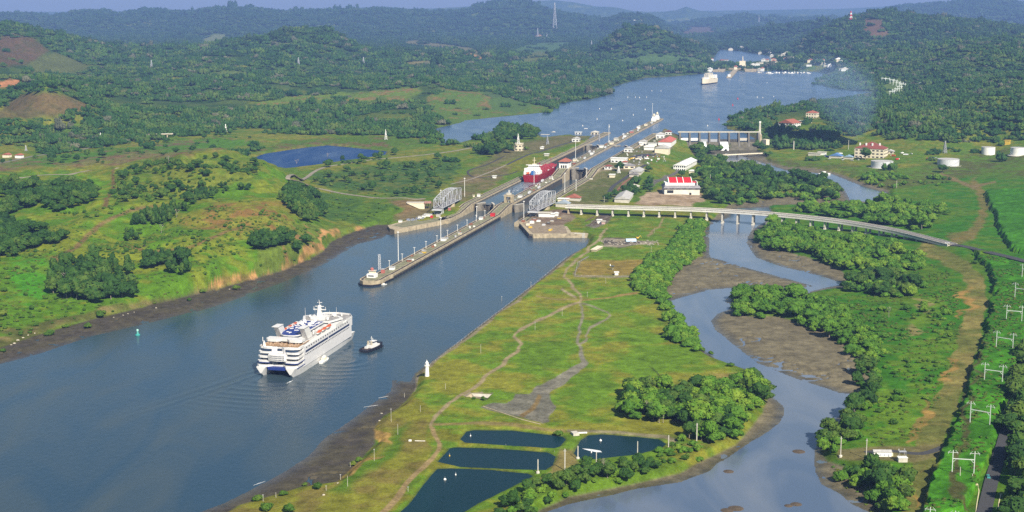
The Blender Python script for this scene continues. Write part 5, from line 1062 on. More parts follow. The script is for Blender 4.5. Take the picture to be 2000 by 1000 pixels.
truss("grey arched truss swing bridge on the near lock wall by the viaduct end", (1042, 411), (1077, 395), 13.5, 4.6)

# ------------------------------------------------------------------ buildings
BUILD_WIN = {}
def house(name, label, px, py, w, d, h, roof="gable", wall_m=None, roof_m=None, rot=0.0, rh=None, nwin=0, z=None, group=None, cat="building", base=None, ymin=1700.0, ov=.9):
    """px, py: photo pixel of the middle of its near foot; w across, d along its ridge, h to the eaves"""
    wall_m = wall_m or WHITE; roof_m = roof_m or GREYROOF
    p = gp(px, py, ymin) if z is None else at(px, py, z)
    a = AXR + math.radians(rot)
    ux = Vector((math.cos(a), math.sin(a), 0))
    c = p + ux * (d / 2 if abs(math.sin(a)) > .6 else 0) + (Vector((0, w / 2, 0)) if abs(math.sin(a)) <= .6 else Vector((0, 0, 0)))
    zz = p.z if z is not None else min(p.z, float(G(c.x, c.y))) 
    if ymin >= 3500 and ymin < 5000: zz = max(zz, 17.5)
    t = T(name, label, cat, (c.x, c.y, zz - .3), a, group)
    MB().box((0, 0, -2.5), (d, w, h + 2.8)).build("wall", wall_m, t)
    rh = rh if rh is not None else w * .22
    m = MB()
    if roof == "gable": m.gable(w, d, h + .32, rh, ov)
    elif roof == "hip": m.hip(w, d, h + .32, rh, ov)
    elif roof == "vault":
        n = 10; secs = []
        for x in (-d / 2 - ov, d / 2 + ov):
            secs.append([(x, (w / 2 + ov) * math.cos(math.pi * k / n), h + .3 + rh * math.sin(math.pi * k / n)) for k in range(n + 1)])
        m.loft(secs)
    else: m.box((0, 0, h + .3), (d + 2 * ov, w + 2 * ov, .7))
    m.build("roof", roof_m, t)
    if nwin:
        ww = w / nwin * .55; wh = min(2.2, h * .4)
        key = (round(ww, 2), round(wh, 2))
        if key not in BUILD_WIN: BUILD_WIN[key] = MB().box((0, 0, 0), (.3, ww, wh)).mesh("window", DARK)
        for fl in range(max(1, int(h // 4.5))):
            zz_ = h * .38 if h < 6 else 1.6 + fl * h / max(1, int(h // 4.5))
            for k in range(nwin): link("window", BUILD_WIN[key], parent=t, loc=(-d / 2, -w / 2 + w * (k + .5) / nwin, zz_))
            ns = max(2, int(nwin * min(1.6, d / w)))
            for k in range(ns): link("window", BUILD_WIN[key], parent=t, loc=(-d / 2 + d * (k + .5) / ns, -w / 2, zz_), rot=math.pi / 2)
    return t
ch = house("control_house", "white lock control house with a red hipped roof on the centre wall", 1101, 328, 15, 22, 10, "hip", WHITE, BRICKROOF, rh=5, nwin=0, z=18.6, ov=2.0)
m = MB(); 
for y in (-3.6, 0, 3.6): m.box((-11.1, y, .3), (.5, 2.2, 4.2))
m.build("doorway", DARK, ch); MB().box((-11.05, 0, 7.4), (.4, 13.5, 1.6)).build("window_band", GLASS, ch); MB().box((0, -7.55, 7.4), (19, .4, 1.6)).build("window_band", GLASS, ch)
house("tower_house", "square white two storey house carrying a lattice tower across the canal", 1012, 295, 13, 12, 13, "flat", CREAM, CREAM, nwin=2)
house("shed", "long low white shed with a blue front beside the tanker's stern", 1012, 320, 48, 9, 5, "flat", WHITE, PALEC, rot=0, nwin=5, z=12)
LB = [("workshop", "white workshop with a gabled roof on the far lock side", 1124, 277, 14, 12, 6, "gable", WHITE, GREYROOF), ("office", "small white office near the upper end of the far lock wall", 1129, 263, 13, 8, 5, "flat", WHITE, WHITE), ("office", "cream office with several roofs at the tip of the far lock wall", 1161, 263, 15, 14, 5, "hip", CREAM, PALEC),
      ("hut", "pinkish white hut by the lake on the far lock side", 1080, 263, 8, 7, 5, "gable", WHITE, PALEC), ("landing_stage", "flat pale landing stage on the lake shore by the islet", 1064, 266, 16, 8, 3, "flat", PALEC, PALEC), ("kiosk", "tiny white kiosk at the lake behind the cream office", 1144, 257, 5, 5, 6, "flat", WHITE, WHITE), ("hut", "tiny white hut on the grass of the far lock side", 1058, 291, 6, 5, 3.5, "gable", WHITE, WHITE), ("hut", "small pale hut on the grass above the tanker", 1067, 305, 7, 6, 3.5, "flat", PALEC, WHITE), ("hut", "white hut beside the loop of track", 965, 348, 5, 5, 3, "flat", WHITE, WHITE)]
for q in LB: house(q[0], q[1], q[2], q[3], q[4], q[5], q[6], q[7], q[8], q[9], nwin=2 if q[4] > 9 else 0)
RB = [("long_shed", "long white shed with a bright gabled roof on the slope below the lock yard", 1327, 334, 21, 92, 9, "gable", WHITE, M("white_sheet_roof", (.74, .73, .70), .5, .08, .3), -4.5, 6, 4.5),
      ("workshop", "long workshop with a faded red roof beside the dam", 1298, 285, 24, 70, 7, "gable", WHITE, M("faded_pink_roof", (.46, .13, .10), .7, .2, .2), 0, 0, None),
      ("warehouse", "cream gable ended warehouse with a pale roof beside the dark car park", 1292, 300, 24, 24, 9, "gable", CREAM, GREYROOF, 0, 0, None),
      ("terrace_building", "low white building with a flat roof and yellow front beside the lock", 1208, 318, 26, 14, 7, "flat", WHITE, WHITE, 0, 4, None), ("tiled_house", "small white house with a brown tiled roof near the tall gate", 1187, 331, 11, 11, 5, "hip", WHITE, REDROOF, 0, 2, None), ("pavilion", "pavilion with a grey roof and red gable beside the round tree", 1229, 330, 18, 16, 5, "hip", CREAM, DULLROOF, 10, 2, None), ("red_roof_hut", "hut with a red tiled roof behind the pavilion", 1219, 324, 9, 9, 6, "gable", WHITE, BRICKROOF, 0, 1, None),
      ("long_canopy", "long grey roofed canopy beside the curving railway", 1240, 341, 18, 38, 4.5, "gable", PALEC, GREYROOF, 0, 0, None), ("shed", "grey shed stepping down from the long canopy", 1237, 346, 13, 12, 4, "gable", PALEC, DULLROOF, 0, 0, None), ("hut", "small cream hut on the grass by the tall gate", 1195, 347, 8, 7, 4.5, "flat", CREAM, WHITE, 0, 0, None),
      ("lock_office", "white office beside the full chamber's upper gates", 1226, 297, 13, 13, 6, "gable", WHITE, GREYROOF, 0, 2, None), ("store", "white store with a grey gable near the upper lock", 1255, 284, 14, 14, 7, "gable", WHITE, GREYROOF, 0, 2, None), ("tank_shed", "rounded white tanks beside a small shed in the lock yard", 1267, 293, 17, 9, 5, "vault", WHITE, WHITE, 0, 0, None), ("white_container", "low white container building between store and warehouse", 1274, 285, 15, 6, 4.5, "flat", WHITE, WHITE, 0, 0, None),
      ("white_house", "double roofed white house at the lake end of the yard", 1289, 270, 16, 14, 8, "hip", WHITE, GREYROOF, 0, 2, None), ("white_house", "small white house with a red roof at the lake end of the yard", 1305, 263, 12, 10, 6, "gable", WHITE, REDROOF, 0, 2, None), ("hut", "small white hut at the edge of the full chamber by the yard", 1251, 285, 5, 5, 5, "flat", WHITE, WHITE, 0, 0, None), ("dome_hut", "white rounded hut below the end of the long shed", 1351, 339, 9, 6, 4, "vault", CREAM, WHITE, 0, 0, None),
      ("low_shed", "white flat shed beside the rusty red roof by the viaduct's end", 1099, 396, 14, 9, 5, "flat", CREAM, WHITE, 0, 0, None), ("red_shed", "low shed with a rusty red roof behind the viaduct's end", 1118, 392, 20, 12, 4, "gable", PALEC, BRICKROOF, 0, 0, None), ("blue_grey_shed", "blue grey roofed shed under the viaduct's end", 1098, 405, 18, 12, 5, "gable", PALEC, M("blue_grey_roof", (.30, .35, .40), .6, .1, .4), 0, 0, None),
      ("long_roof", "long grey roof of sheds slanting behind the viaduct", 1214, 396, 20, 64, 5, "gable", PALEC, GREYROOF, 4, 0, None), ("shed", "small pale roofed shed at the far end of the slanting sheds", 1238, 372, 14, 12, 6, "hip", PALEC, PALEC, 4, 0, None), ("machine_hut", "white machine hut on the wharf below the near truss", 1063, 424, 15, 9, 5, "flat", WHITE, PALEC, 0, 0, None), ("cabin", "small white cabin on the wharf beside the machine hut", 1077, 424, 7, 6, 4, "flat", WHITE, WHITE, 0, 0, None), ("cabin", "second white cabin on the wharf farther from the truss", 1085, 422, 6, 5, 3.5, "gable", WHITE, WHITE, 0, 0, None),
      ("hut", "white cube hut with a pink neighbour at the end of the wooden staging", 1170, 437, 5, 5, 4.5, "flat", WHITE, WHITE, 0, 0, None), ("hut", "pinkish cube hut beside the staging track", 1178, 438, 4, 4, 3.5, "flat", M("pink_wall", (.55, .38, .34), .8, .1, .4), PALEC, 0, 0, None)]
for q in RB: house(q[0], q[1], q[2], q[3], q[4], q[5], q[6], q[7], q[8], q[9], rot=q[10], nwin=q[11], z=q[12])
EB = [("big_house", "big cream house with a red hipped roof and four white chimneys among trees", 1697, 309, 52, 30, 17, "hip", CREAM, REDROOF, -14, 7), ("mansion", "wide white mansion with a red gabled roof on the lake shore", 1534, 249, 34, 34, 9, "gable", WHITE, BRICKROOF, -25, 4), ("mansion", "square cream mansion with a brown hipped roof in the lakeside trees", 1584, 231, 24, 20, 12, "hip", CREAM, BRICKROOF, -14, 4), ("low_wing", "low cream wing joining the two lakeside mansions", 1569, 240, 26, 14, 4, "flat", CREAM, PALEC, -30, 3), ("annex", "small cream annex at the right of the big red-roofed house", 1737, 301, 14, 10, 5, "gable", CREAM, GREYROOF, -14, 2),
      ("shed", "white shed at the river end of the works yard", 1604, 303, 14, 9, 5, "flat", WHITE, PALEC, -14, 0), ("shed", "long tan shed in the works yard", 1590, 304, 22, 8, 4, "flat", PALEC, PALEC, -14, 0), ("blue_shed", "blue roofed shed in the works yard", 1631, 309, 22, 14, 4, "gable", PALEC, M("blue_roof", (.10, .20, .42), .6, .15, .4), -14, 0), ("blue_shed", "pale blue shed right of the larger blue roof", 1656, 311, 16, 8, 4, "gable", PALEC, M("pale_blue_roof", (.25, .36, .48), .6, .1, .4), -14, 0), ("yellow_shed", "yellow shed in the forest edge above the tanks", 1967, 283, 9, 8, 8, "flat", YELL, YELL, -14, 0), ("white_building", "white building in the trees behind the peninsula", 1803, 166, 24, 12, 6, "flat", WHITE, WHITE, -14, 0), ("tan_building", "long tan building at the forest below the switchyard", 1736, 193, 26, 10, 4, "flat", CREAM, CREAM, -14, 0), ("white_building", "low white roof below the tan building", 1741, 200, 14, 8, 4, "flat", WHITE, WHITE, -14, 0), ("low_building", "low pale building in the forest left of the tan building", 1694, 196, 16, 8, 3, "flat", CREAM, CREAM, -14, 0)]
for q in EB:
    h = house(q[0], q[1], q[2], q[3], q[4], q[5], q[6], q[7], q[8], q[9], rot=q[10] + (0), nwin=q[11])
    if q[0] == "big_house":
        for k in range(4): MB().box((-9 + 8 * (k == 3), 18 - 11 * k, 22), (2.4, 2.4, 4.5)).build("chimney", WHITE, h)
# the hall with red vaulted roofs
p = at(1332, 381, 5.2); rv = T("vaulted_hall", "big white hall with three bright red vaulted roofs above a grey eave", "building", p + Vector((0, 17, 0)), 0)
MB().box((0, 0, -2), (51, 34, 12)).build("wall", M("hall_wall", (.62, .60, .52), .8, .15, .15), rv)
MB().box((0, -1.0, 10.02), (54, 37, 3.0), 0, .93).build("eave_roof", M("eave_roof", (.25, .24, .25), .8, .2, .3), rv)
MB().box((-2, 3, 13.0), (43, 24, 3.6)).build("upper_wall", WHITE, rv)
for k in range(3):
    b = MB(); n = 8; w0 = (-17.5, -5.5, 3.5)[k]; w1 = (-6.2, 2.8, 14.8)[k]
    b.loft([[(x, -8 + 20 * j / n, 16.6 + 6.0 * math.sin(math.pi * .5 * (j / n)) ) for j in range(n + 1)] + [(x, 12, 16.6), (x, -8, 16.6)] for x in (w0, w1)]); b.build("vaulted_roof", REDM, rv)
for x in (-18.1, -5.85, 3.15, 15.2):
    b = MB(); b.loft([[(xx, -8.6 + 20.6 * j / 8, 16.6 + 6.6 * math.sin(math.pi * .5 * (j / 8))) for j in range(9)] + [(xx, 12, 16.6), (xx, -8.6, 16.6)] for xx in (x - .5, x + .5)]); b.build("parapet", WHITE, rv)
MB().box((17.5, 1, 16.62), (9, 16, .8)).build("low_roof", REDM, rv); MB().box((22.6, 1, 13), (1.0, 20, 5.2)).build("parapet", WHITE, rv)
MB().box((-17, -17.1, 3.0), (9, .4, 4)).build("door", DARK, rv); MB().box((12, -17.1, .2), (3, .4, 3.2)).build("door", DARK, rv)
for k in range(6): MB().box((-24 + 9 * k, -17.3, 8.3), (5, .5, 1.2)).build("window", DARK, rv)
# tanks
def tank(px, py, wpx, hpx, label, mat=SILVER):
    p = gp(px, py, 1800); k = FPX / p.y; r = wpx / 2 / k; h = hpx / k
    t = T("storage_tank", label, "storage tank", p + Vector((0, r, -.5)), 0, "cylindrical storage tanks")
    b = MB(); b.lathe([(r, -1), (r, h), (r * .98, h + .2)], n=40); b.build("shell", mat, t, smooth=False)
    MB().lathe([(r * 1.01, h + .22), (r * .5, h + r * .05), (.3, h + r * .08)], n=40).build("roof", GREYROOF, t)
    s = MB()
    for i in range(10): a = -1.9 + i * .16; s.box((r * 1.01 * math.cos(a), r * 1.01 * math.sin(a), h * i / 10), (1.6, .5, .2), a + 1.57)
    s.build("stair", GREYM, t); MB().lathe([(r + 5, -.6), (r + 4, .6), (r + 2, .4)], n=40).build("base_ring", PALEC, t)
tank(1728, 329, 43, 13, "wide grey storage tank nearest the river"); tank(1858, 325, 42, 13, "wide grey storage tank half hidden by a dark tree"); tank(1934, 303, 26, 15, "tall white storage tank at the forest edge", WHITE); tank(1993, 304, 29, 15, "white storage tank cut off by the picture edge", WHITE)

# small houses of the far town and harbour
TOWN = []
r_ = random.Random(5)
TP = [(1388, 118), (1408, 121), (1416, 121), (1369, 125), (1383, 139), (1400, 138), (1479, 128), (1486, 125), (1492, 120), (1499, 121), (1510, 119), (1512, 125), (1470, 131), (1482, 139), (1490, 139), (1535, 118), (1547, 116), (1551, 119), (1560, 121), (1568, 121), (1575, 121), (1583, 122), (1590, 124), (1596, 121), (1603, 124), (1608, 121), (1616, 124), (1622, 131), (1628, 133), (1613, 130), (1600, 127), (1642, 124), (1645, 138), (1650, 139), (1530, 110), (1522, 112), (1537, 107), (1505, 104), (1507, 112), (1448, 94), (1454, 95), (1461, 96), (1468, 96), (1427, 99), (1484, 106), (1638, 120), (1580, 130)]
for i, (x, y) in enumerate(sorted(TP)):
    house("town_house", "small pale house of the far lakeside town, %s counting along the shore" % ORD(i + 1), x, y, r_.uniform(13, 26), r_.uniform(9, 16), r_.uniform(7, 11), r_.choice(["gable", "hip", "flat"]), r_.choice([WHITE, CREAM, PALEC]), r_.choice([GREYROOF, BRICKROOF, PALEC, WHITE]), rot=r_.choice([-14, 0, 76]), group="houses of the far lakeside town", ymin=3500)
house("church_tower", "taller white building of the far town beside the dark grove", 1511, 124, 22, 20, 11, "hip", CREAM, BRICKROOF, group=None, ymin=3500); house("far_hut", "red and white house by the road on the plain", 35, 309, 11, 9, 5, "gable", WHITE, BRICKROOF, ymin=2000); house("far_hut", "red roofed hut at the left end of the plain road", 11, 308, 12, 9, 5, "gable", CREAM, BRICKROOF, ymin=2000); house("hill_house", "yellow house on top of the far wooded hill", 1250, 42, 30, 20, 10, "gable", CREAM, YELL, ymin=6000); house("hill_house", "white house on top of the far wooded hill", 1239, 42, 20, 16, 9, "gable", WHITE, WHITE, ymin=6000); house("mast_hut", "white hut at the foot of the red and white mast", 1662, 42, 24, 16, 8, "flat", WHITE, WHITE, ymin=5500); house("white_hut", "tiny white hut on the far forest hillside", 1615, 64, 16, 12, 7, "flat", WHITE, WHITE, ymin=5500)

# small boats along the far shore
def small_boat(name, label, p, L, rz, hull, cabin=WHITE, group=None, mast=0):
    t = T(name, label, "boat", p, rz, group); k = L / 10
    b = MB(); b.loft([[(x * k, -w * k, z * k) for w, z in ((hw, 1.0), (hw * .7, -.2))] + [(x * k, w * k, z * k) for w, z in ((hw * .7, -.2), (hw, 1.0))] for x, hw in ((-5, 1.2), (-3, 1.5), (1, 1.5), (3.5, .9), (5, .08))]); b.build("hull", hull, t)
    MB().box((-.8 * k, 0, .9 * k), (3.6 * k, 2.0 * k, 1.5 * k), 0, .85).build("cabin", cabin, t)
    if mast: MB().tube((.6 * k, 0, 1 * k), (.6 * k, 0, mast * k), .09 * k, 4).build("mast", WHITE, t)
    return t
for i, x in enumerate([1483, 1500, 1505, 1516, 1522, 1528, 1534, 1540, 1546, 1552, 1558, 1564, 1570, 1576, 1580]):
    p = at(x, 142.5 + (i % 3) * .6, 16.0); small_boat("moored_boat", "white boat moored along the far harbour, %s from the far lock" % ORD(i + 1), p, r_.uniform(14, 24), r_.uniform(0, 6), r_.choice([WHITE, WHITE, CREAM]), group="white boats moored in the far harbour", mast=14 if i % 2 else 0)

# ------------------------------------------------------------------ the viaduct
VD = [(1106, 401, 17), (1160, 402.5, 17), (1220, 404, 17), (1280, 405.5, 17), (1340, 407, 17), (1400, 409.5, 16.8), (1450, 412.5, 16.5), (1500, 416, 16.2), (1560, 421.5, 15.6), (1615, 427.5, 15), (1665, 434.5, 14), (1715, 443, 13), (1755, 451, 12), (1800, 462, 10.8), (1860, 477.5, 9.6)]
def smooth(pts, n=8):
    P = [Vector(p) for p in pts]; out = []
    for i in range(len(P) - 1):
        p0 = P[max(0, i - 1)]; p1 = P[i]; p2 = P[i + 1]; p3 = P[min(len(P) - 1, i + 2)]
        for k in range(n):
            t = k / n; out.append(.5 * ((2 * p1) + (p2 - p0) * t + (2 * p0 - 5 * p1 + 4 * p2 - p3) * t * t + (3 * p1 - p0 - 3 * p2 + p3) * t ** 3))
    return out + [P[-1]]
vpts = smooth([tuple(at(x, y, z)) for x, y, z in VD], 6)
def ribbon(pts, o0, o1, zb, zt):
    secs = []
    for i, p in enumerate(pts):
        d = (pts[min(i + 1, len(pts) - 1)] - pts[max(i - 1, 0)]); d.z = 0; d.normalize(); n = Vector((d.y, -d.x, 0))
        secs.append([tuple(p + n * o0 + Vector((0, 0, zb))), tuple(p + n * o1 + Vector((0, 0, zb))), tuple(p + n * o1 + Vector((0, 0, zt))), tuple(p + n * o0 + Vector((0, 0, zt)))])
    return MB().loft(secs)
via = T("viaduct", "long curving pale concrete viaduct on slender piers across the river", "viaduct", (0, 0, 0))
HW = 7.0
ribbon(vpts, -HW, HW, -1.2, -.02).build("deck", PALEC, via); ribbon(vpts, HW - .9, HW, -2.9, .9).build("girder", M("girder_concrete", (.62, .60, .54), .8, .15, .1), via); ribbon(vpts, -HW, -HW + .7, -2.4, .9).build("girder", PALEC, via)
ribbon(vpts, -HW + 1.2, -.6, -.02, .06).build("roadway", M("viaduct_road", (.20, .19, .18), .9, .2, .3), via); ribbon(vpts, .2, HW - 1.4, -.02, .12).build("track_bed", M("track_bed", (.17, .14, .11), .9, .35, .5), via)
m = MB()
for off in (1.8, 3.6):
    r = ribbon(vpts, off, off + .25, .12, .30); m.add(r.v, r.f)
m.build("rails", TRACKM, via)
PIER = [1111, 1136, 1167, 1197, 1228, 1258, 1288, 1319, 1350, 1381, 1412, 1442, 1472, 1501, 1530, 1558, 1586, 1614, 1642, 1669, 1696, 1722, 1747, 1772, 1796, 1820, 1842]
vx = np.array([proj(p.x, p.y, p.z)[0] for p in vpts])
for i, x in enumerate(PIER):
    q = np.interp(x, vx, np.arange(len(vpts))); k = int(q); p = vpts[k].lerp(vpts[min(k + 1, len(vpts) - 1)], q - k)
    d = vpts[min(k + 1, len(vpts) - 1)] - vpts[max(0, k - 1)]; a = math.atan2(d.y, d.x); g0 = min(float(G(p.x, p.y)), 6) - 1.0
    if p.z - 3 - g0 < 1.5: continue
    h = p.z - 2.4 - g0
    b = MB(); b.box((0, 0, 0), (3.4, 11.5, h * .32), 0, .75); b.box((0, 4.2, h * .3), (2.0, 2.0, h * .7 - .3), 0, .85); b.box((0, -4.2, h * .3), (2.0, 2.0, h * .7 - .3), 0, .85); b.box((0, 0, h - .9), (2.4, 12.6, 1.4))
    pi = b.build("pier", PALEC if i else CONCR, via, (p.x, p.y, g0), a)
# road carrying on from it
rd = [tuple(vpts[-1] + Vector((0, 0, -.1)))]
for x, y in ((1880, 481), (1905, 487), (1930, 493), (1960, 500), (2000, 510), (2060, 524)):
    p = gp(x, y); rd.append((p.x, p.y, p.z + .5))
tag(ribbon(smooth(rd, 5), -5.5, 5.5, -3, .1).build("road", ASPH), "asphalt road leading off the viaduct's right end", "road", kind="structure")
p = gp(1846, 471); van = None

def ground_ribbon(name, line, w, mat, label, up=.25, z=None):
    P = [gp(x, y) for x, y in line] if z is None else [at(x, y, z) for x, y in line]
    P = smooth([tuple(p) for p in P], 6)
    L, R, zz = [], [], []
    P = [Vector((p.x, p.y, float(G(p.x, p.y)) + up)) for p in P]
    secs = []
    for i, p in enumerate(P):
        d = P[min(i + 1, len(P) - 1)] - P[max(i - 1, 0)]; d.z = 0; d.normalize(); n = Vector((d.y, -d.x, 0)) * w / 2
        a, b = p - n, p + n; za = float(G(a.x, a.y)) + up; zb = float(G(b.x, b.y)) + up; z0 = max(za, zb, p.z)
        secs.append([(a.x, a.y, z0 - 1), (b.x, b.y, z0 - 1), (b.x, b.y, z0), (a.x, a.y, z0)])
    o = MB().loft(secs).build(name, mat); return tag(o, label, "road", kind="structure")
GRAV = M("gravel_track", (.24, .21, .16), .95, .25, .2); PATHM = M("old_paving", (.27, .25, .20), .95, .35, .25)
ground_ribbon("levee_road", [(1000, 282), (930, 287), (850, 300), (760, 309), (680, 319), (620, 332), (565, 344), (575, 354), (620, 368), (680, 380), (740, 387), (800, 388), (828, 388)], 6, GRAV, "pale levee road round the low valley")
ground_ribbon("plain_road", [(-30, 324), (60, 306), (130, 296), (200, 284), (250, 273), (290, 262), (340, 251), (420, 238), (480, 226)], 8, M("plain_road", (.16, .15, .12), .9, .2, .2), "straight road crossing the plain behind the left hill")
ground_ribbon("plain_track", [(-30, 350), (60, 345), (150, 338), (230, 328)], 5, GRAV, "pale track along the back of the left hill")
ground_ribbon("yard_track", [(1190, 375), (1200, 362), (1225, 345), (1240, 335), (1262, 322)], 6, ASPH, "dark railway strip curving behind the lock"); ground_ribbon("yard_track", [(1200, 380), (1218, 358), (1240, 342)], 3, RUST, "rusty rail strip beside the dark railway")
ground_ribbon("loop_track", [(985, 305), (950, 322), (918, 332), (915, 340), (930, 347), (960, 345), (1010, 335)], 3.5, TRACKM, "dark loop of rails on the far lock side"); ground_ribbon("far_road", [(990, 322), (1030, 303), (1090, 285), (1140, 272)], 5, ASPH, "road along the far lock side"); ground_ribbon("loop_track", [(880, 360), (920, 350), (960, 335), (1010, 312)], 3, GRAV, "grey track behind the far swing bridge")
ground_ribbon("car_park", [(1236, 312), (1252, 304), (1272, 302)], 20, ASPH, "dark car park in the lock yard"); ground_ribbon("asphalt_road", [(1915, 1030), (1926, 985), (1938, 935), (1955, 880), (1972, 820), (1985, 770), (2000, 720), (2020, 670)], 7.5, ASPH, "shaded asphalt road under the trees")
ground_ribbon("road_edge", [(1903, 1030), (1908, 985), (1912, 958), (1906, 950)], .5, M("road_line", (.55, .50, .30), .8, .1, .5), "pale kerb line of the shaded road"); ground_ribbon("road_edge", [(1950, 1030), (1950, 990), (1955, 965)], .5, MATS["road_line"], "pale edge line of the shaded road", .32); ground_ribbon("pole_track", [(1690, 884), (1740, 881), (1800, 886), (1840, 875)], 5, ASPH, "dark service track by the white shed", .15)
ground_ribbon("footpath", [(1375, 402), (1395, 385), (1403, 372)], 4, YELL, "yellow bank beside the vaulted hall") if False else None

# abutment wall of the levee road
p = at(829, 405, 8); ab = T("bridge_abutment", "tall pale concrete abutment at the end of the levee road", "abutment", p, 0)
MB().add([(-25, 0, 6), (-22, 8, 6), (0, 8, 6), (0, 0, 6), (0, 0, -5), (0, 8, -5)], [(0, 3, 2, 1), (0, 4, 3), (1, 2, 5), (3, 4, 5, 2), (0, 1, 5, 4)]).build("wall", CREAM, ab)
MB().box((-11, 4, 6), (26, 9, .6)).build("deck", PALEC, ab); MB().box((4.5, 3, 5.5), (9, 9, 2.2)).build("cap_hut", M("abut_cap", (.36, .20, .16), .8, .2, .5), ab)
m = MB(); [m.box((2 + 3 * k, 3, -6), (.8, .8, 11)) for k in range(3)]; m.build("column", CONCD, ab)
# small flyover on the plain
p = gp(312, 268, 2000); fo = T("flyover", "short pale road bridge on two piers over the plain", "bridge", p, math.radians(18))
MB().box((0, 0, 5), (50, 9, 1.4)).build("deck", CONCR, fo); MB().box((0, -4.4, 6.4), (50, .5, 1.1)).build("parapet", PALEC, fo); [MB().box((x, 0, -2), (2, 7, 7)).build("pier", CONCR, fo) for x in (4, 14)]

# ------------------------------------------------------------------ the spillway dam and footbridge
dm = T("spillway_dam", "concrete spillway dam with eight gated bays and a walkway on top", "dam", (0, 0, 0))
DX0, DX1 = at(1327, 276, 16).x, at(1480, 276, 16).x; DYY = 2741.0
MB().add([(DX0, DYY - 26, -3), (DX1, DYY - 26, -3), (DX1, DYY - 6, 15.5), (DX0, DYY - 6, 15.5), (DX0, DYY + 5, 15.5), (DX1, DYY + 5, 15.5), (DX0, DYY + 5, -3), (DX1, DYY + 5, -3)], [(0, 1, 2, 3), (3, 2, 5, 4), (4, 5, 7, 6), (0, 3, 4, 6), (1, 7, 5, 2)]).build("spillway", M("spillway_stain", (.105, .095, .065), .8, .45, .12), dm)
nb_ = 8; bw = (DX1 - DX0) / nb_
for k in range(nb_ + 1):
    x = DX0 + bw * k; MB().add([(x + a, y, z) for a in (-1.6, 1.6) for y, z in ((DYY - 22, -2), (DYY - 9, 15), (DYY - 7, 33.5), (DYY + 6, 33.5), (DYY + 6, -2))], [(0, 1, 2, 3, 4), (9, 8, 7, 6, 5), (0, 5, 6, 1), (1, 6, 7, 2), (2, 7, 8, 3), (3, 8, 9, 4)]).build("pier", M("dam_pier", (.15, .14, .12), .8, .3, .2), dm)
MB().box(((DX0 + DX1) / 2, DYY - 1, 33.6), (DX1 - DX0 + 8, 9, 1.3)).build("walkway", PALEC, dm); MB().box(((DX0 + DX1) / 2, DYY - 5.4, 34.9), (DX1 - DX0 + 8, .4, 1.0)).build("parapet", PALEC, dm)
for k, (z, mm_) in enumerate(((18, WHITE), (18, WHITE), (15.6, GREYM), (15.6, GREYM), (15.6, CONCD), (15.6, CONCD), (18, PALEC), (15.6, CONCD))):
    MB().box((DX0 + bw * (k + .5), DYY - 4, z), (bw - 3.6, 1.2, 5)).build("gate", mm_, dm)
for k, wd in ((2, .35), (4, .8)):
    x = DX0 + bw * (k + .45); n = 8; b = MB()
    b.loft([[(x - bw * wd * .5, DYY - 8 - 19 * (j / n) ** .8, 16.2 - 17 * (j / n) ** 1.6), (x + bw * wd * .5, DYY - 8 - 19 * (j / n) ** .8, 16.2 - 17 * (j / n) ** 1.6), (x + bw * wd * .5, DYY - 7 - 19 * (j / n) ** .8, 15 - 17 * (j / n) ** 1.6), (x - bw * wd * .5, DYY - 7 - 19 * (j / n) ** .8, 15 - 17 * (j / n) ** 1.6)] for j in range(n + 1)]); b.build("spilling_water", FOAM, dm)
p = at(1476, 268, 22); tw = T("dam_tower", "slim tapering pale tower at the right end of the dam", "tower", (p.x + 3, DYY - 3, 18), 0)
b = MB(); b.box((0, 0, -18), (9, 10, 30), 0, .8); b.build("base", CONCR, tw); MB().box((0, 0, 12.02), (4.6, 4.6, 22), 0, .55).build("shaft", PALEC, tw); MB().box((0, 0, 34.04), (3.4, 3.4, 3)).build("head", WHITE, tw)
b = MB(); b.box((9, -18, -18), (8, 12, 22), .5); b.build("wing_wall", CREAM, tw)
fb = T("footbridge", "thin pale footbridge crossing the river below the dam", "bridge", (0, 0, 0)); fpts = [at(1397, 303, 6.5), at(1440, 301, 6.5), at(1480, 299, 6.5), at(1524, 297.5, 6.5)]
ribbon(fpts, -2.5, 2.5, -1.2, .3).build("deck", CREAM, fb)
for q in fpts[1:3] + [fpts[1].lerp(fpts[2], .5), fpts[0].lerp(fpts[1], .5)]: MB().box((q.x, q.y, -2), (2, 5, 8)).build("pier", CONCD, fb)

# ------------------------------------------------------------------ the twin-hulled cruise ship
def slab(m, x0, x1, hw, z0, z1, rec=3.0, bow=0.0):
    p = [(x0 + 2.2, -hw), (x0 + .4, -hw + 2), (x0, -hw + 4.5), (x0 + .2, -hw + 9), (x0 + rec, -hw + 12), (x0 + rec, hw - 12), (x0 + .2, hw - 9), (x0, hw - 4.5), (x0 + .4, hw - 2), (x0 + 2.2, hw), (x1 - bow, hw), (x1, hw * (.55 if bow else 1)), (x1, -hw * (.55 if bow else 1)), (x1 - bow, -hw)]
    return m.prism(p[::-1], z0, z1)
pa, pb = at(540, 735.5, 0), at(686, 664, 0)
A_ = at(508, 734, 0); B_ = at(573, 737, 0)
sh_rot = math.radians(90 - 13.6)
ship = T("cruise_ship", "big white twin-hulled cruise ship with blue stripes and a blue pool deck", "cruise ship", ((A_.x + B_.x) / 2, (A_.y + B_.y) / 2, 0), sh_rot)
SHW = M("ship_white", (.64, .63, .61), .4, .07, .25)
SIDE = M("ship_side", (.62, .61, .61), .4, .06, .2)
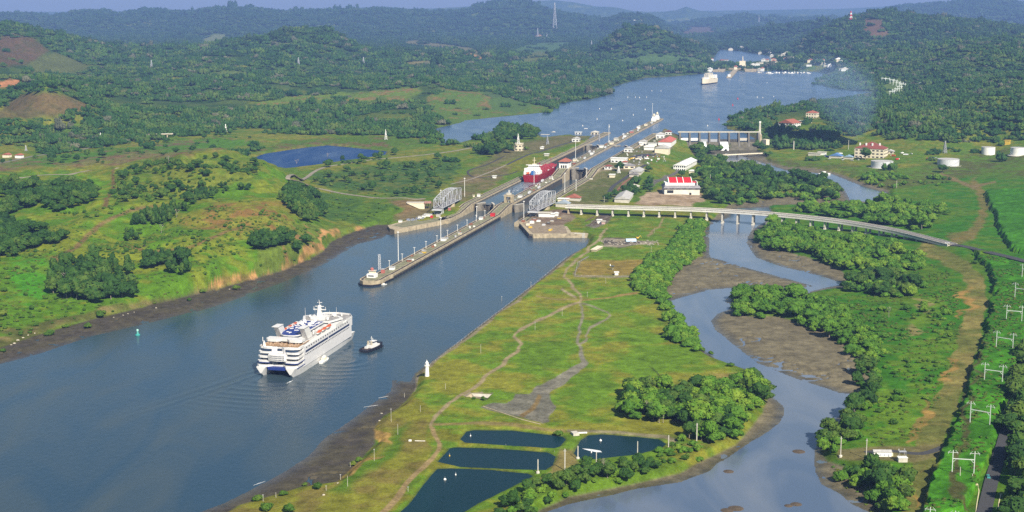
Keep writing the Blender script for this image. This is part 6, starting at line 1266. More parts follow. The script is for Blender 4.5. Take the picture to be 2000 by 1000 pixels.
for sg in (1, -1):
    m = MB(); secs = []
    for x, wt, wb, zb in ((-2.0, 3.6, .5, 2.6), (1.5, 4.1, 1.2, -.5), (8, 4.3, 2.6, -1.5), (40, 4.4, 3.2, -1.5), (95, 4.4, 3.0, -1.5), (108, 3.8, 2.2, -1.5), (118, 2.6, .9, -1.5), (124, 1.2, .15, -1.5)):
        c = sg * 11.6; o = sg * (16.0 - 11.6 - wt) if x > 5 else 0
        z1 = 7.6 + (0 if x > 110 else 0)
        secs.append([(x, c + o - wt, z1), (x, c + o * .5 - wb, max(zb, 0.4) if zb > 0 else 0.0), (x, c + o * .5 - wb * .8, zb), (x, c + o * .5 + wb * .8, zb), (x, c + o * .5 + wb, max(zb, 0.4) if zb > 0 else 0.0), (x, c + o + wt, z1)])
    m.loft(secs); m.build("hull", SHW, ship)
m = MB(); m.prism([(14, -16), (116, -16), (125, -11), (127, 0), (125, 11), (116, 16), (14, 16)], 5.4, 15.0); m.prism([(14, -16), (118, -16), (127, -11), (129.5, 0), (127, 11), (118, 16), (14, 16)], 15.0, 21.6); m.build("superstructure", SIDE, ship)
m = MB(); slab(m, 4.5, 15, 13.6, 7.4, 23, 2.6); m.build("stern_house", SIDE, ship)
for k, (x0, z0, z1) in enumerate(((0, 7.4, 8.9), (.9, 11.0, 12.3), (2.0, 14.4, 15.8), (3.2, 17.8, 19.3), (5.2, 21.4, 23.2))):
    m = MB(); slab(m, x0, 16, 16.02, z0, z1, 3.0); m.build("deck", SHW, ship)
    if k < 4:
        w = MB(); slab(w, 4.25, 14, 14.6, z1 + .05, z1 + 2.05, 2.6); w.build("window_band", GLASS, ship)  # dark glass also fills the recesses, painting in the shade between the decks
    if k < 2:
        b = MB(); slab(b, x0 - .12, 16.2, 16.14, z0 - .4, z0 + .2, 3.0); b.build("stripe", BLUE, ship)
m = MB(); m.prism([(1.6, -7), (.2, -3.5), (-.2, 0), (.2, 3.5), (1.6, 7), (8, 7), (8, -7)], 12.6, 17.6); m.build("stern_lounge", SHW, ship)
for zz_ in (13.2, 14.7, 16.2):
    MB().prism([(1.52, -6.7), (.12, -3.5), (-.28, 0), (.12, 3.5), (1.52, 6.7), (3, 6.7), (3, -6.7)], zz_, zz_ + .8).build("stern_window", GLASS, ship)
m = MB()
for k in range(13):
    y_ = -6 + k; m.box((.75 + abs(y_) * .12 - 1.0, y_, 12.7), (.3, .3, 4.6))
m.build("mullion", SHW, ship)
MB().box((3.4, 0, 5.0), (6, 14.2, 2.35)).build("tunnel_beam", BLUE, ship)
MB().prism([(6.5, -14.6), (30, -14.6), (30, 14.6), (6.5, 14.6)], 23.22, 23.34).build("teak_deck", TEAK, ship)
m = MB(); slab(m, 18, 78, 13.6, 21.7, 24.0, 2.0); m.build("upper_house", SHW, ship)
m = MB(); slab(m, 13.0, 22, 14.2, 25.1, 27.2, 3.0); m.build("deck", SHW, ship)
pool = [(26, -7), (24, -4), (23.5, 0), (24, 4), (26, 7), (34, 9.2), (74, 9.2), (74, -9.2), (34, -9.2)]
MB().prism(pool, 24.0, 28.2).build("pool_house", SHW, ship); MB().prism([(x * .985 + .6, y * .94) for x, y in pool], 28.2, 28.34).build("pool_deck", BLUE, ship)
MB().prism([(p_[0] - .08 if p_[0] < 30 else p_[0], p_[1] * 1.01) for p_ in pool], 26.2, 27.3).build("window_band", GLASS, ship)
m = MB(); r2 = random.Random(3)
for k in range(46): m.box((r2.uniform(30, 70), r2.uniform(-7.5, 7.5), 28.36), (1.9, .8, .45), r2.choice([0, 1.57]))
o = m.build("deckchairs", WHITE, ship); o["kind"] = "stuff"
m = MB()
for k in range(60): m.box((r2.uniform(8, 17), r2.uniform(-13, 13), 23.4), (r2.uniform(.6, 1.6), r2.uniform(.6, 1.6), r2.uniform(.5, 1.2)))
o = m.build("deck_furniture", M("deck_furniture", (.42, .30, .20), .7, .5, .7), ship); o["kind"] = "stuff"
for x, y, r in ((58, 3, 1.7), (62, -4, 1.7), (66, 4, 1.5), (70, -3, 1.4), (54, -5, 1.3)):
    MB().lathe([(r * .7, 28.3), (r, 29.2), (r * .95, 30.2), (r * .55, 31.1), (.05, 31.5)], (x, y, 0), 14).build("dome", WHITE, ship, smooth=True)
vt = MB(); rv_ = random.Random(21)
for k in range(14): vt.box((rv_.uniform(34, 78), rv_.choice((-1, 1)) * rv_.uniform(10.2, 13), 24.0), (rv_.uniform(1, 4), rv_.uniform(1, 2.4), rv_.uniform(1, 3.2)))
vt.build("vent_house", SHW, ship)
dk = MB(); dk.prism([(20, -13.4), (78, -13.4), (78, -9.4), (20, -9.4)], 24.0, 24.08); dk.prism([(20, 9.4), (78, 9.4), (78, 13.4), (20, 13.4)], 24.0, 24.08); dk.build("side_deck", M("grey_deck", (.28, .27, .26), .8, .3, .4), ship)
rl = MB()
for k in range(24): rl.tube((22 + 4 * k, -15.9, 21.6), (22 + 4 * k, -15.9, 23.6), .07, 4)
rl.tube((20, -15.9, 23.6), (116, -15.9, 23.6), .06, 4); rl.build("rail", WHITE, ship)
# side windows, their own pieces
WINA = MB().box((0, 0, 0), (1.4, .16, .85)).mesh("window", DARK); WINB = MB().box((0, 0, 0), (1.7, .16, 1.1)).mesh("window", DARK)
for k in range(31):
    for sg in (-1, 1): link("window", WINA, parent=ship, loc=(18 + 3.05 * k, sg * 16.02, 14.1))
for k in range(19):
    link("window", WINB, parent=ship, loc=(20 + 4.8 * k, -16.02, 19.6))
NAVY = M("navy_glass", (.016, .03, .085), .25, .1, .5)
for y_ in (-16.02, 16.02):
    for k in range(2): MB().box((40.5 + 47.5 * k, y_, 16.2), (46, .18, 1.7)).build("window_band", NAVY, ship)
MB().box((62, -15.6, 21.62), (90, .25, 1.1)).build("rail", WHITE, ship); MB().box((62, 15.6, 21.62), (90, .25, 1.1)).build("rail", WHITE, ship)
# bridge
m = MB(); m.prism([(80, -16.2), (96, -16.4), (103, -11), (105, 0), (103, 11), (96, 16.4), (80, 16.2)], 21.62, 24.4); m.prism([(79, -11), (95, -16.8), (101, -11), (103, 0), (101, 11), (95, 16.8), (79, 11)], 25.7, 26.9); m.prism([(80, -10.6), (94, -15.6), (100.4, -10.6), (102.4, 0), (100.4, 10.6), (94, 15.6), (80, 10.6)], 24.4, 25.7); m.build("bridge", SHW, ship)
MB().prism([(79.9, -10.7), (94.1, -15.7), (100.5, -10.7), (102.5, 0), (100.5, 10.7), (94.1, 15.7), (79.9, 10.7)], 24.6, 25.5).build("window_band", GLASS, ship)
MB().prism([(81, -10), (94, -14.6), (99.5, -10), (101.5, 0), (99.5, 10), (94, 14.6), (81, 10)], 26.9, 26.98).build("roof_deck", MATS["grey_deck"], ship)
MB().prism([(104.5, -15.4), (117.6, -15.4), (126.4, -10.6), (128.8, 0), (126.4, 10.6), (117.6, 15.4), (104.5, 15.4)], 21.6, 21.75).build("fore_deck", MATS["grey_deck"], ship)
bw_ = [(104, -15.9), (118, -15.9), (126.9, -10.9), (129.4, 0), (126.9, 10.9), (118, 15.9), (104, 15.9)]; m = MB()
for p_, q_ in zip(bw_[:-1], bw_[1:]):
    dx_, dy_ = q_[0] - p_[0], q_[1] - p_[1]; m.box(((p_[0] + q_[0]) / 2, (p_[1] + q_[1]) / 2, 21.6), (math.hypot(dx_, dy_), .4, 1.3), math.atan2(dy_, dx_))
m.build("bulwark", SHW, ship); m = MB(); [m.box((x_, y_, 21.7), (w_, w_, h_)) for x_, y_, w_, h_ in ((110, -6, 2.4, 1.6), (114, 5, 2.0, 1.4), (119, 0, 3.0, 2.0), (108, 9, 1.6, 2.4), (121, -6, 1.2, 3))]; m.build("windlass", SHW, ship)
MB().prism([(83, -6), (93, -6), (96, 0), (93, 6), (83, 6)], 26.98, 29.4).build("top_house", SHW, ship)
m = MB(); m.box((88, 0, 29.4), (4.0, 3.4, 9.5), 0, .55); m.box((88, 0, 34.8), (1.2, 10.5, .6)); m.box((88, 0, 37.6), (1.0, 7.0, .5)); m.tube((88, 0, 40), (87, 0, 44), .35, 6, .15)
m.box((88.5, 0, 41.0), (.6, 4.0, .4)); [m.tube((88, y, 35), (88, y, 37.5), .2, 4) for y in (-4.8, 4.8)]; m.tube((86, 0, 31), (88, 0, 39.5), .3, 4); m.build("mast", SHW, ship)
for x, y, r in ((97, -9, 1.5), (95, 7, 1.2), (84, -8, 1.1), (90, 9, 1.0)): MB().lathe([(r * .6, 26.9), (r, 27.9), (r * .8, 28.9), (.05, 29.5)], (x, y, 0), 12).build("dome", WHITE, ship, smooth=True)
m = MB(); [m.tube((x, y, 26.9), (x, y, 27 + h), .18, 4, .08) for x, y, h in ((80, 9, 11), (96, -11, 9), (98, 8, 6), (94, -6, 6), (83, -8, 6))]; m.build("antenna", SHW, ship)
# slanted funnels
for sg in (1, -1):
    m = MB(); m.loft([[(x + dx, sg * (10.6 + dy), z) for x, dy in ((-4.5, -1.9), (4.5, -1.9), (4.5, 1.9), (-4.5, 1.9))] for dx, z, dy_ in ((38, 22, 0), (34.5, 28, 0), (31.5, 33.2, 0)) for dy in (0,)] if False else
        [[(X0 - 4.6, sg * 10.4 - 2, z), (X0 + 4.6, sg * 10.4 - 2, z), (X0 + 4.6, sg * 10.4 + 2, z), (X0 - 4.6, sg * 10.4 + 2, z)] for X0, z in ((37, 22.5), (33.5, 28), (29.5, 34))]); m.build("funnel", SHW, ship)
    MB().box((29.3, sg * 10.4, 34.02), (7.5, 2.6, .5)).build("funnel_cap", DARK, ship); MB().box((28.5, sg * 10.4, 34.5), (10.5, 5.2, .35)).build("funnel_fin", SHW, ship)
# lifeboats
for sg in (-1, 1):
    for x in (50, 60, 70):
        b = MB(); secs = [[(xx, -w, 1.0), (xx, -w * .55, -.1), (xx, w * .55, -.1), (xx, w, 1.0)] for xx, w in ((-4.2, .5), (-3, 1.3), (0, 1.6), (3, 1.3), (4.3, .3))]
        lb = b.loft(secs).build("lifeboat", WHITE, ship, (x, sg * 14.3, 24.6)); c = MB(); c.loft([[(xx, -w, 1.02), (xx, -w * .7, 1.9), (xx, w * .7, 1.9), (xx, w, 1.02)] for xx, w in ((-4.1, .45), (-2.8, 1.3), (0, 1.55), (2.8, 1.3), (4.1, .3))]); c.build("cover", ORANGEM, lb)
        d = MB(); [d.box((x + q, sg * 13.0, 21.6), (.5, .5, 5.2)) for q in (-3.6, 3.6)]; [d.box((x + q, sg * 13.6, 26.7), (.5, 1.8, .4)) for q in (-3.6, 3.6)]; d.build("davit", SHW, ship)
for x, y, c in ((24, -11, RED), (27, 8, ORANGEM), (20, -9, PINK)): MB().lathe([(.1, 23.4), (.12, 25.4), (1.6, 25.4), (.05, 26.2)], (x, y, 0), 8).build("parasol", c, ship)
m = MB(); m.box((8.5, 13, 23.2), (7, 1.6, 3.2), .5, .7); m.box((11, 15, 23.2), (.4, .4, 6)); m.build("crane", SHW, ship)

ship.scale = (1.03, 1.02, .93)
# its wake: low swells of the same water
gx_, gy_ = np.meshgrid(np.linspace(-150, 190, 230), np.linspace(-75, 75, 110)); rr_ = np.hypot(gx_ * .8, gy_ * 1.5)
vv_ = np.abs(gy_) - (4 + .32 * np.maximum(0, 40 - gx_)); wz_ = .22 * np.sin(vv_ * .6 + 4 * fbm(gx_, gy_, 24, 3, 8)) * np.exp(-(vv_ / 13) ** 2) * (gx_ < 60) * np.exp(-(np.minimum(0, gx_) / 80) ** 2) + .22 * np.sin(np.hypot(gx_ - 60, gy_ + 30) * .55 + 2 * fbm(gx_, gy_, 30, 2, 5)) * np.exp(-((gx_ - 40) / 60) ** 2 - ((gy_ + 34) / 20) ** 2) + .18 * np.sin(np.hypot(gx_ + 10, gy_ * .7) * .6 + 3 * fbm(gx_, gy_, 26, 2, 6)) * np.exp(-((gx_ + 45) / 40) ** 2 - (gy_ / 28) ** 2)
ed_ = np.minimum(np.minimum(gx_ + 150, 190 - gx_) / 30, (75 - np.abs(gy_)) / 18).clip(0, 1); wz_ = .06 * ed_ - .05 * (1 - ed_) + wz_ * ed_
ni_, nj_ = gx_.shape; id_ = np.arange(ni_ * nj_).reshape(ni_, nj_); q_ = np.stack([id_[:-1, :-1], id_[:-1, 1:], id_[1:, 1:], id_[1:, :-1]], -1).reshape(-1, 4)
wm_ = mesh_np("wake", np.stack([gx_.ravel(), gy_.ravel(), wz_.ravel()], 1), q_.tolist()); wm_.polygons.foreach_set("use_smooth", [True] * len(wm_.polygons))
tag(link("wake", wm_, W_CANAL, loc=ship.location, rot=sh_rot), "faint ripples of the wake round the cruise ship", "water", kind="structure")

# ------------------------------------------------------------------ tug and pilot boat
pa, pb = at(709, 689, 0), at(744, 675.5, 0); d = pb - pa; c = (pa + pb) / 2
tug = T("tugboat", "black hulled tugboat with a white wheelhouse beside the cruise ship", "tugboat", (c.x, c.y, 0), math.atan2(d.y, d.x)); k = max(26.0, min(34.0, d.length)) / 28
def hullsecs(st): return [[(x * k, -w * k, z1 * k), (x * k, -w * .8 * k, -.6 * k), (x * k, w * .8 * k, -.6 * k), (x * k, w * k, z1 * k)] for x, w, z1 in st]
MB().loft(hullsecs([(-14, 3.6, 2.0), (-12.5, 4.6, 1.9), (-4, 5.0, 1.9), (5, 5.0, 2.3), (10, 4.2, 2.9), (13, 2.3, 3.4), (14.6, .5, 3.7)])).build("hull", BLACK, tug)
MB().loft([[(x * k, -w * k, z * k), (x * k, -w * k, (z + .9) * k), (x * k, -(w - .5) * k, (z + .9) * k), (x * k, -(w - .5) * k, z * k)] for x, w, z in ((-12.5, 4.6, 1.9), (-4, 5.0, 1.9), (5, 5.0, 2.3), (10, 4.2, 2.9), (13, 2.3, 3.4))]).loft([[(x * k, (w - .5) * k, z * k), (x * k, (w - .5) * k, (z + .9) * k), (x * k, w * k, (z + .9) * k), (x * k, w * k, z * k)] for x, w, z in ((-12.5, 4.6, 1.9), (-4, 5.0, 1.9), (5, 5.0, 2.3), (10, 4.2, 2.9), (13, 2.3, 3.4))]).build("bulwark", BLACK, tug)
MB().prism([(-11 * k, -3.9 * k), (9 * k, -3.6 * k), (11 * k, 0), (9 * k, 3.6 * k), (-11 * k, 3.9 * k)], [2.05 * k] * 5, [2.15 * k] * 5).build("deck", M("tug_deck", (.07, .05, .045), .8, .2, .6), tug)
MB().box((0, 0, 2.1 * k), (9.5 * k, 5.2 * k, 2.6 * k), 0, .95).box((6.5 * k, 0, 2.3 * k), (4 * k, 5 * k, 1.5 * k)).box((-6.8 * k, 1.2 * k, 2.1 * k), (2.5 * k, 2.5 * k, 1.6 * k)).build("deckhouse", SHW, tug)
MB().box((1.6 * k, 0, 4.7 * k), (5.2 * k, 4.6 * k, 1.1 * k)).box((1.8 * k, 0, 6.95 * k), (5.4 * k, 4.6 * k, .4 * k)).build("wheelhouse", SHW, tug); MB().box((1.7 * k, 0, 5.8 * k), (4.8 * k, 4.1 * k, 1.15 * k)).build("window_band", GLASS, tug)
for y in (-1.7, 1.7): MB().box((-3.4 * k, y * k, 4.7 * k), (1.5 * k, 1.1 * k, 3.2 * k), 0, .85).build("funnel", M("tug_funnel", (.45, .40, .30), .6, .2, .5), tug)
m = MB(); m.tube((0, 0, 7.3 * k), (-.6 * k, 0, 11.5 * k), .22 * k, 5); m.box((-.2 * k, 0, 9.6 * k), (.3 * k, 2.6 * k, .3 * k)); m.lathe([(.6 * k, 0), (.6 * k, .5 * k)], (1.2 * k, 0, 7.35 * k), 8); m.build("mast", WHITE, tug)
m = MB()
for x, w in ((-12, 4.7), (-8, 5.0), (-4, 5.2), (0, 5.2), (4, 5.1), (8, 4.7), (11, 3.9)):
    for sg in (-1, 1): m.lathe([(.7 * k, -.3 * k), (.75 * k, 0), (.7 * k, .6 * k)], (x * k, sg * w * k, .9 * k), 8)
m.build("tyre_fender", BLACK, tug)
p = at(634, 706, 0); pl = small_boat("pilot_boat", "small white launch lying close against the cruise ship's side", p, 15, math.radians(74), WHITE, CREAM)
MB().box((-.5, 0, 3.4), (3, 2, 1.2)).build("wheelhouse", WHITE, pl); MB().tube((-1, 0, 4.4), (-1, 0, 8.5), .1, 4).build("mast", WHITE, pl)
# ripples of foam behind the ships
def foam(px, py, L, w, rz, label):
    p = at(px, py, .03); n = 10
    top = [(L * (i / n - .5), w * (.5 + .35 * r_.uniform(-1, 1)) * math.sin(math.pi * (i + .3) / (n + .6))) for i in range(n + 1)]
    m = MB().prism([(x, y) for x, y in top] + [(x, -y * r_.uniform(.2, .9) - .1) for x, y in top[::-1]], 0, .05)
    o = m.build("wash", FOAM, None, p, rz); return tag(o, label, "wash", kind="structure")
foam(566, 746, 9, 1.0, 1.2, "white wash at the near hull's stern"); foam(505, 741, 6, .8, 1.3, "white wash at the far hull's stern"); foam(612, 922, 5, .5, .8, "small white streak on the open water")
for x, y, L, w, a in ((725, 793, 12, .45, .5), (752, 775, 11, .4, .6), (506, 944, 9, .4, .9)): foam(x, y, L, w, a, "thin white line where water meets the mud")
WAKE = bpy.data.materials.new("churned_water"); WAKE.use_nodes = True; nt = WAKE.node_tree; b_ = nt.nodes["Principled BSDF"]
g_ = nt.nodes.new("ShaderNodeNewGeometry"); n_ = nt.nodes.new("ShaderNodeTexNoise"); n_.inputs["Scale"].default_value = .28; n_.inputs["Detail"].default_value = 6; n_.inputs["Roughness"].default_value = .75
r_n = nt.nodes.new("ShaderNodeValToRGB"); r_n.color_ramp.elements[0].position = .46; r_n.color_ramp.elements[1].position = .66; r_n.color_ramp.elements[0].color = (.03, .055, .075, 1); r_n.color_ramp.elements[1].color = (.60, .62, .62, 1)
nt.links.new(g_.outputs["Position"], n_.inputs["Vector"]); nt.links.new(n_.outputs[0], r_n.inputs[0]); nt.links.new(r_n.outputs[0], b_.inputs["Base Color"]); b_.inputs["Roughness"].default_value = .35
fr = random.Random(9); up_ = [(620 + 18 * k_, -26 + (3 + k_ * .9) * (.7 + .5 * fr.random())) for k_ in range(10)]; lo_ = [(620 + 18 * k_, -28 - (3 + k_ * .9) * (.7 + .5 * fr.random())) for k_ in range(10)]
tag(sheet("wash", [tuple(S(*q)[:2]) for q in up_ + lo_[::-1]], 8.23, WAKE, "white churned water behind the red tanker", "wash", "stuff"))

# ------------------------------------------------------------------ ships farther off
def cargo_ship(name, label, loc, rz, L, B, D, hull_m, deck_m, house_m, aft=True, boot=None, extras=True):
    t = T(name, label, "ship", loc, rz)
    st = [(-.5, .40, .96), (-.47, .47, .95), (-.3, .5, .92), (.3, .5, .95), (.42, .36, 1.05), (.48, .16, 1.15), (.505, .02, 1.2)]
    MB().loft([[(x * L, -w * B, z * D), (x * L * .985, -w * B * .86, 0), (x * L * .985, -w * B * .8, -1), (x * L * .985, w * B * .8, -1), (x * L * .985, w * B * .86, 0), (x * L, w * B, z * D)] for x, w, z in st]).build("hull", hull_m, t)
    MB().loft([[(x * L, -w * B * .96, z * D + .02), (x * L, -w * B * .96, z * D + .2), (x * L, w * B * .96, z * D + .2), (x * L, w * B * .96, z * D + .02)] for x, w, z in st[:-1]]).build("deck", deck_m, t)
    return t
tp = at(1026, 357, 8.2); s0, t0 = st_of(tp.x, tp.y)
TL, TB, TD = 160.0, 26.0, 10.5
REDH = M("tanker_red", (.28, .012, .018), .45, .15, .15); REDD = M("tanker_deck", (.27, .022, .035), .6, .2, .4)
tk = cargo_ship("tanker", "bright red tanker with a white deckhouse lying in the lock chamber", S(s0 + 8 + TL / 2, -28.5, 8.2), AXR, TL, TB, TD, REDH, REDD, WHITE)
X0 = -TL / 2
MB().box((X0 + 24, 0, TD), (18, 23.5, 5)).box((X0 + 26, 0, TD + 5), (13, 19, 4.5)).box((X0 + 28, 0, TD + 9.5), (9, 16, 3.0)).box((X0 + 29.5, 0, TD + 12.5), (5, 25, .6)).build("deckhouse", WHITE, tk)
MB().box((X0 + 28, 0, TD + 10.9), (9.2, 16.2, 1.1)).build("window_band", GLASS, tk)
WT = MB().box((0, 0, 0), (.2, 1.1, .9)).mesh("window", DARK)
for r0 in range(3):
    for c0 in range(6): link("window", WT, parent=tk, loc=(X0 + (14.95 if r0 < 1 else 19.45), (-9 + 3.6 * c0) * (1 if r0 < 1 else .8), TD + 2.2 + 2.6 * r0))
MB().box((X0 + 10, -3, TD), (6, 6, 6), 0, .8).build("funnel", M("blue_funnel", (.03, .13, .36), .5, .1, .5), tk); MB().box((X0 + 11.5, 5.5, TD + 1), (9, 3, 2.6), 0, .7).build("lifeboat", ORANGEM, tk); MB().box((X0 + 10, 10, TD), (3, 3, 5)).build("stair_house", WHITE, tk); MB().box((X0 + 19, 11.2, TD), (4, 3, 9)).build("stair_house", WHITE, tk)
m = MB(); m.tube((X0 + 30, 0, TD + 13), (X0 + 30, 0, TD + 25), .5, 6); m.box((X0 + 30, 0, TD + 20), (.5, 6, .5)); m.box((X0 + 31, 0, TD + 13.1), (3, 6, 1.6)); m.build("mast", CREAM, tk)
m = MB(); m.box((20, 0, TD + .6), (110, 3.2, 1.6)); [m.box((x, 0, TD + .2), (1.2, 20, 1.3)) for x in range(-30, 70, 16)]; [m.tube((x, y, TD), (x, y, TD + 2.5), .8, 6) for x in range(-40, 70, 12) for y in (-9, 9)]; m.build("deck_pipes", M("deck_pipes", (.36, .05, .06), .6, .4, .5), tk)
m = MB(); m.tube((14, 6, TD), (14, 6, TD + 9), .6, 6); m.tube((14, 6, TD + 9), (2, 6, TD + 6), .4, 5); m.build("crane", REDH, tk); m = MB(); m.tube((68, 0, TD), (68, 0, TD + 13), .35, 5); m.build("fore_mast", REDD, tk)
MB().box((-6, -12.6, TD + .2), (7, 1.2, .8)).box((30, -12, TD + .2), (5, .8, .8)).box((46, -9, TD + .4), (3, 1, .8)).build("fittings", WHITE, tk)
p = at(1384, 163.5, 16.0)
fs = cargo_ship("car_carrier", "cream cargo ship with deck cranes crossing the open lake", p, math.radians(-118), 120, 26, 17, CREAM, CREAM, WHITE)
MB().loft([[(x * 120, -w * 26, 3.2), (x * 119, -w * 23, -.5), (x * 119, w * 23, -.5), (x * 120, w * 26, 3.2)] for x, w in ((-.502, .41), (-.3, .505), (.3, .505), (.42, .38), (.48, .19), (.508, .03))]).build("boot_stripe", BLACK, fs)
m = MB(); m.box((-40, 0, 17), (18, 24, 12)); m.box((30, 0, 17), (20, 18, 5)); m.build("deckhouse", WHITE, fs); m = MB(); [m.tube((x, y, 17), (x, y, 36), 1.2, 5) for x in (-20, -6, 8, 22) for y in (-5, 5)]; [m.box((x, 0, 33), (1.6, 12, 1.6)) for x in (-20, -6, 8, 22)]; m.build("derrick", CREAM, fs); MB().tube((44, 0, 17), (44, 0, 34), .8, 5).build("mast", CREAM, fs)
# the far lock: walls, gates, tower and the ship inside it
def S2(a, b): return (a, b)
q0 = at(1424, 151.5, 17.5); q1 = at(1441, 131, 20); qd = (q1 - q0); qa = math.atan2(qd.y, qd.x); ql = qd.length
fl = T("far_lock", "distant concrete lock with a centre wall and closed gates across the lake", "lock", (q0.x, q0.y, 16), qa)
MB().box((ql / 2 + 150, 0, -4), (ql + 300, 18, 8.5)).build("centre_wall", CONCR, fl); MB().box((ql * .78 + 200, 62, -4), (ql * .4 + 420, 44, 10.5)).build("side_wall", CONCR, fl); MB().box((ql * .82 + 200, -62, -4), (ql * .4 + 420, 44, 10.5)).build("side_wall", CONCR, fl)
for y in (24.5, -24.5): MB().box((ql * .72, y, -4), (3, 31, 14.5)).build("lock_gate", M("far_gate", (.30, .24, .15), .8, .25, .1), fl)
MB().box((ql * .72 + 10, 0, 4.5), (22, 14, 11)).build("control_tower", CREAM, fl); MB().hip(14, 22, 15.52, 5, 2, (ql * .72 + 10, 0)).build("roof", BRICKROOF, fl); MB().box((12, 0, 4.5), (14, 10, 8)).build("end_house", WHITE, fl)
p = fl.matrix_basis @ Vector((ql * .72 + 110, -24.5, 4))
fs2 = cargo_ship("cargo_ship", "pale cargo ship inside the distant lock", p, qa + math.pi, 150, 26, 15, CREAM, PALEC, CREAM)
m = MB(); m.box((40, 0, 15), (16, 24, 17)); m.box((10, 0, 15), (40, 20, 10)); m.box((-30, 0, 15), (30, 18, 7)); m.build("deckhouse", CREAM, fs2); m = MB(); m.tube((20, 0, 24), (20, 0, 50), 1.6, 5); m.tube((-10, 0, 22), (-10, 0, 40), 1.2, 5); m.build("derrick", CREAM, fs2)
p = at(1386, 140, 17); house("dock_house", "small white house on the bank left of the distant lock", 1386, 139, 22, 14, 10, "gable", WHITE, WHITE, ymin=3500)

# ------------------------------------------------------------------ buoys
p = at(269, 655, 0); gb = T("green_buoy", "green channel buoy with a lantern cage on the lower canal", "buoy", p, 0)
MB().lathe([(1.9, -.6), (2.1, .3), (2.0, 1.0), (1.2, 1.3)], n=16).build("float", TEAL, gb, smooth=False); MB().lathe([(.9, 1.3), (.7, 3.6)], n=8).build("cage", M("buoy_cage", (.10, .38, .34), .5, .1, .5), gb); MB().lathe([(.55, 3.6), (.95, 3.8), (.95, 5.0), (.3, 5.4)], n=8).build("lantern", M("buoy_lantern", (.35, .60, .52), .5, .1, .5), gb)
BU = [(1611, 233), (1404, 234), (1431, 206), (1441, 194)]
BU = [(1404, 234, RED, "red", "nearest the dam"), (1431, 206, RED, "red", "second from the dam"), (1441, 193.5, RED, "red", "third and farthest from the dam")]
wb = [(1226, 190), (1241, 190), (1249, 191), (1263, 190), (1273, 178), (1291, 178), (1171, 213), (1194, 213), (1166, 233), (1138, 246), (1237, 225), (1260, 214), (1479, 190), (1490, 191), (1511, 189), (1216, 236), (1498, 162), (1382, 246), (1190, 248), (1034, 244)]
b1 = MB().lathe([(1.6, -.5), (1.7, .5), (1.2, 1.2), (.5, 3.2), (.4, 3.6)], n=10)
for i, (x, y, mt, cn, w) in enumerate(BU):
    t = T("buoy", "%s lake buoy, %s" % (cn, w), "buoy", at(x, y, 16), 0, "red lake buoys"); MB().lathe([(2.0, -.5), (2.2, .6), (1.0, 1.4)], n=10).build("float", mt, t); MB().lathe([(1.0, 1.4), (.5, 4.2), (.3, 4.6)], n=8).build("top_mark", mt, t)
for i, (x, y) in enumerate(sorted(wb)):
    t = T("buoy", "white lake buoy, %s from the left across the open lake" % ORD(i + 1), "buoy", at(x, y, 16), 0, "white lake buoys"); MB().lathe([(1.1, -.5), (1.2, .5), (.7, 1.0)], n=10).build("float", WHITE, t); MB().lathe([(.7, 1.0), (.3, 2.4), (.2, 2.8)], n=8).build("top_mark", CREAM, t)

# ------------------------------------------------------------------ poles, pylons, masts
def pole(name, label, bx, by, ty, r=.22, arm=0, plinth=False, mat=None, z=None, lamp=False, group=None, arms=0):
    p = gp(bx, by) if z is None else at(bx, by, z)
    h = max(1.5, (by - ty) / FPX * p.y * 1.04)
    t = T(name, label, "pole" if not lamp else "lamp post", p, 0, group)
    MB().tube((0, 0, -.3), (0, 0, h), r, 8, r * .75).build("post", mat or PALEC, t)
    if arm: MB().box((0, 0, h * .9), (arm, .25, .25)).build("crossarm", GREYM, t)
    if plinth: MB().lathe([(1.1, -.4), (1.1, .8), (.7, 1.2)], n=12).build("plinth", PALEC, t)
    if lamp: MB().lathe([(.5, h - .1), (1.3, h + .3), (1.2, h + .8), (.2, h + 1.1)], n=10).build("lamp_head", WHITE, t)
    return t
PL = [("tallest pale pole standing between the settling ponds", 1103, 919, 875, .42, 1.8, False), ("pale pole on a plinth at the large pond's right end", 1050.5, 924, 896, .42, 0, True), ("pale pole on a plinth at the left tip of the foam streaked pond", 1128.5, 896, 870, .42, 0, True), ("pale pole in front of the foam streaked pond", 1164.5, 909, 882, .34, 0, False), ("pale pole near the right end of the foam streaked pond", 1245, 888, 861, .34, 0, False), ("pale pole at the corner beyond the foam streaked pond", 1305.5, 876, 849, .38, 0, False), ("tall pale pole against the river grove", 1360.5, 864, 825, .42, 1.2, False),
      ("pale pole on a white plinth at the east river bank", 1641.5, 892, 851, .36, 1.5, True), ("pale pole between the river bank and the white shed", 1691.5, 896, 855, .32, 1.2, False), ("thin pole between the white shed and the pale box", 1754.5, 900, 875, .2, .8, False), ("short white post below the sixth pylon", 1875, 929, 911, .25, 0, False), ("short pale post by the sixth pylon's right leg", 1899, 932, 925, .25, 0, False), ("thin wire mast above the pale box", 1766, 893, 875, .12, .8, False),
      ("grey post in the grassland behind the viaduct wood", 1751, 367, 353, .4, 0, False), ("grey pole at the river wood's edge", 1387, 356, 341, .35, 0, False), ("thin grey pole standing up behind the viaduct", 1180, 395, 384, .3, 0, False), ("white tower shaft in the forest by the works yard", 1550, 292, 276, 1.2, 0, False), ("grey pole beside the big red-roofed house", 1657, 292, 274, .5, 0, False)]
for l, x, y, ty, r, arm, pt in PL: pole("utility_pole", l, x, y, ty, r, arm, pt)
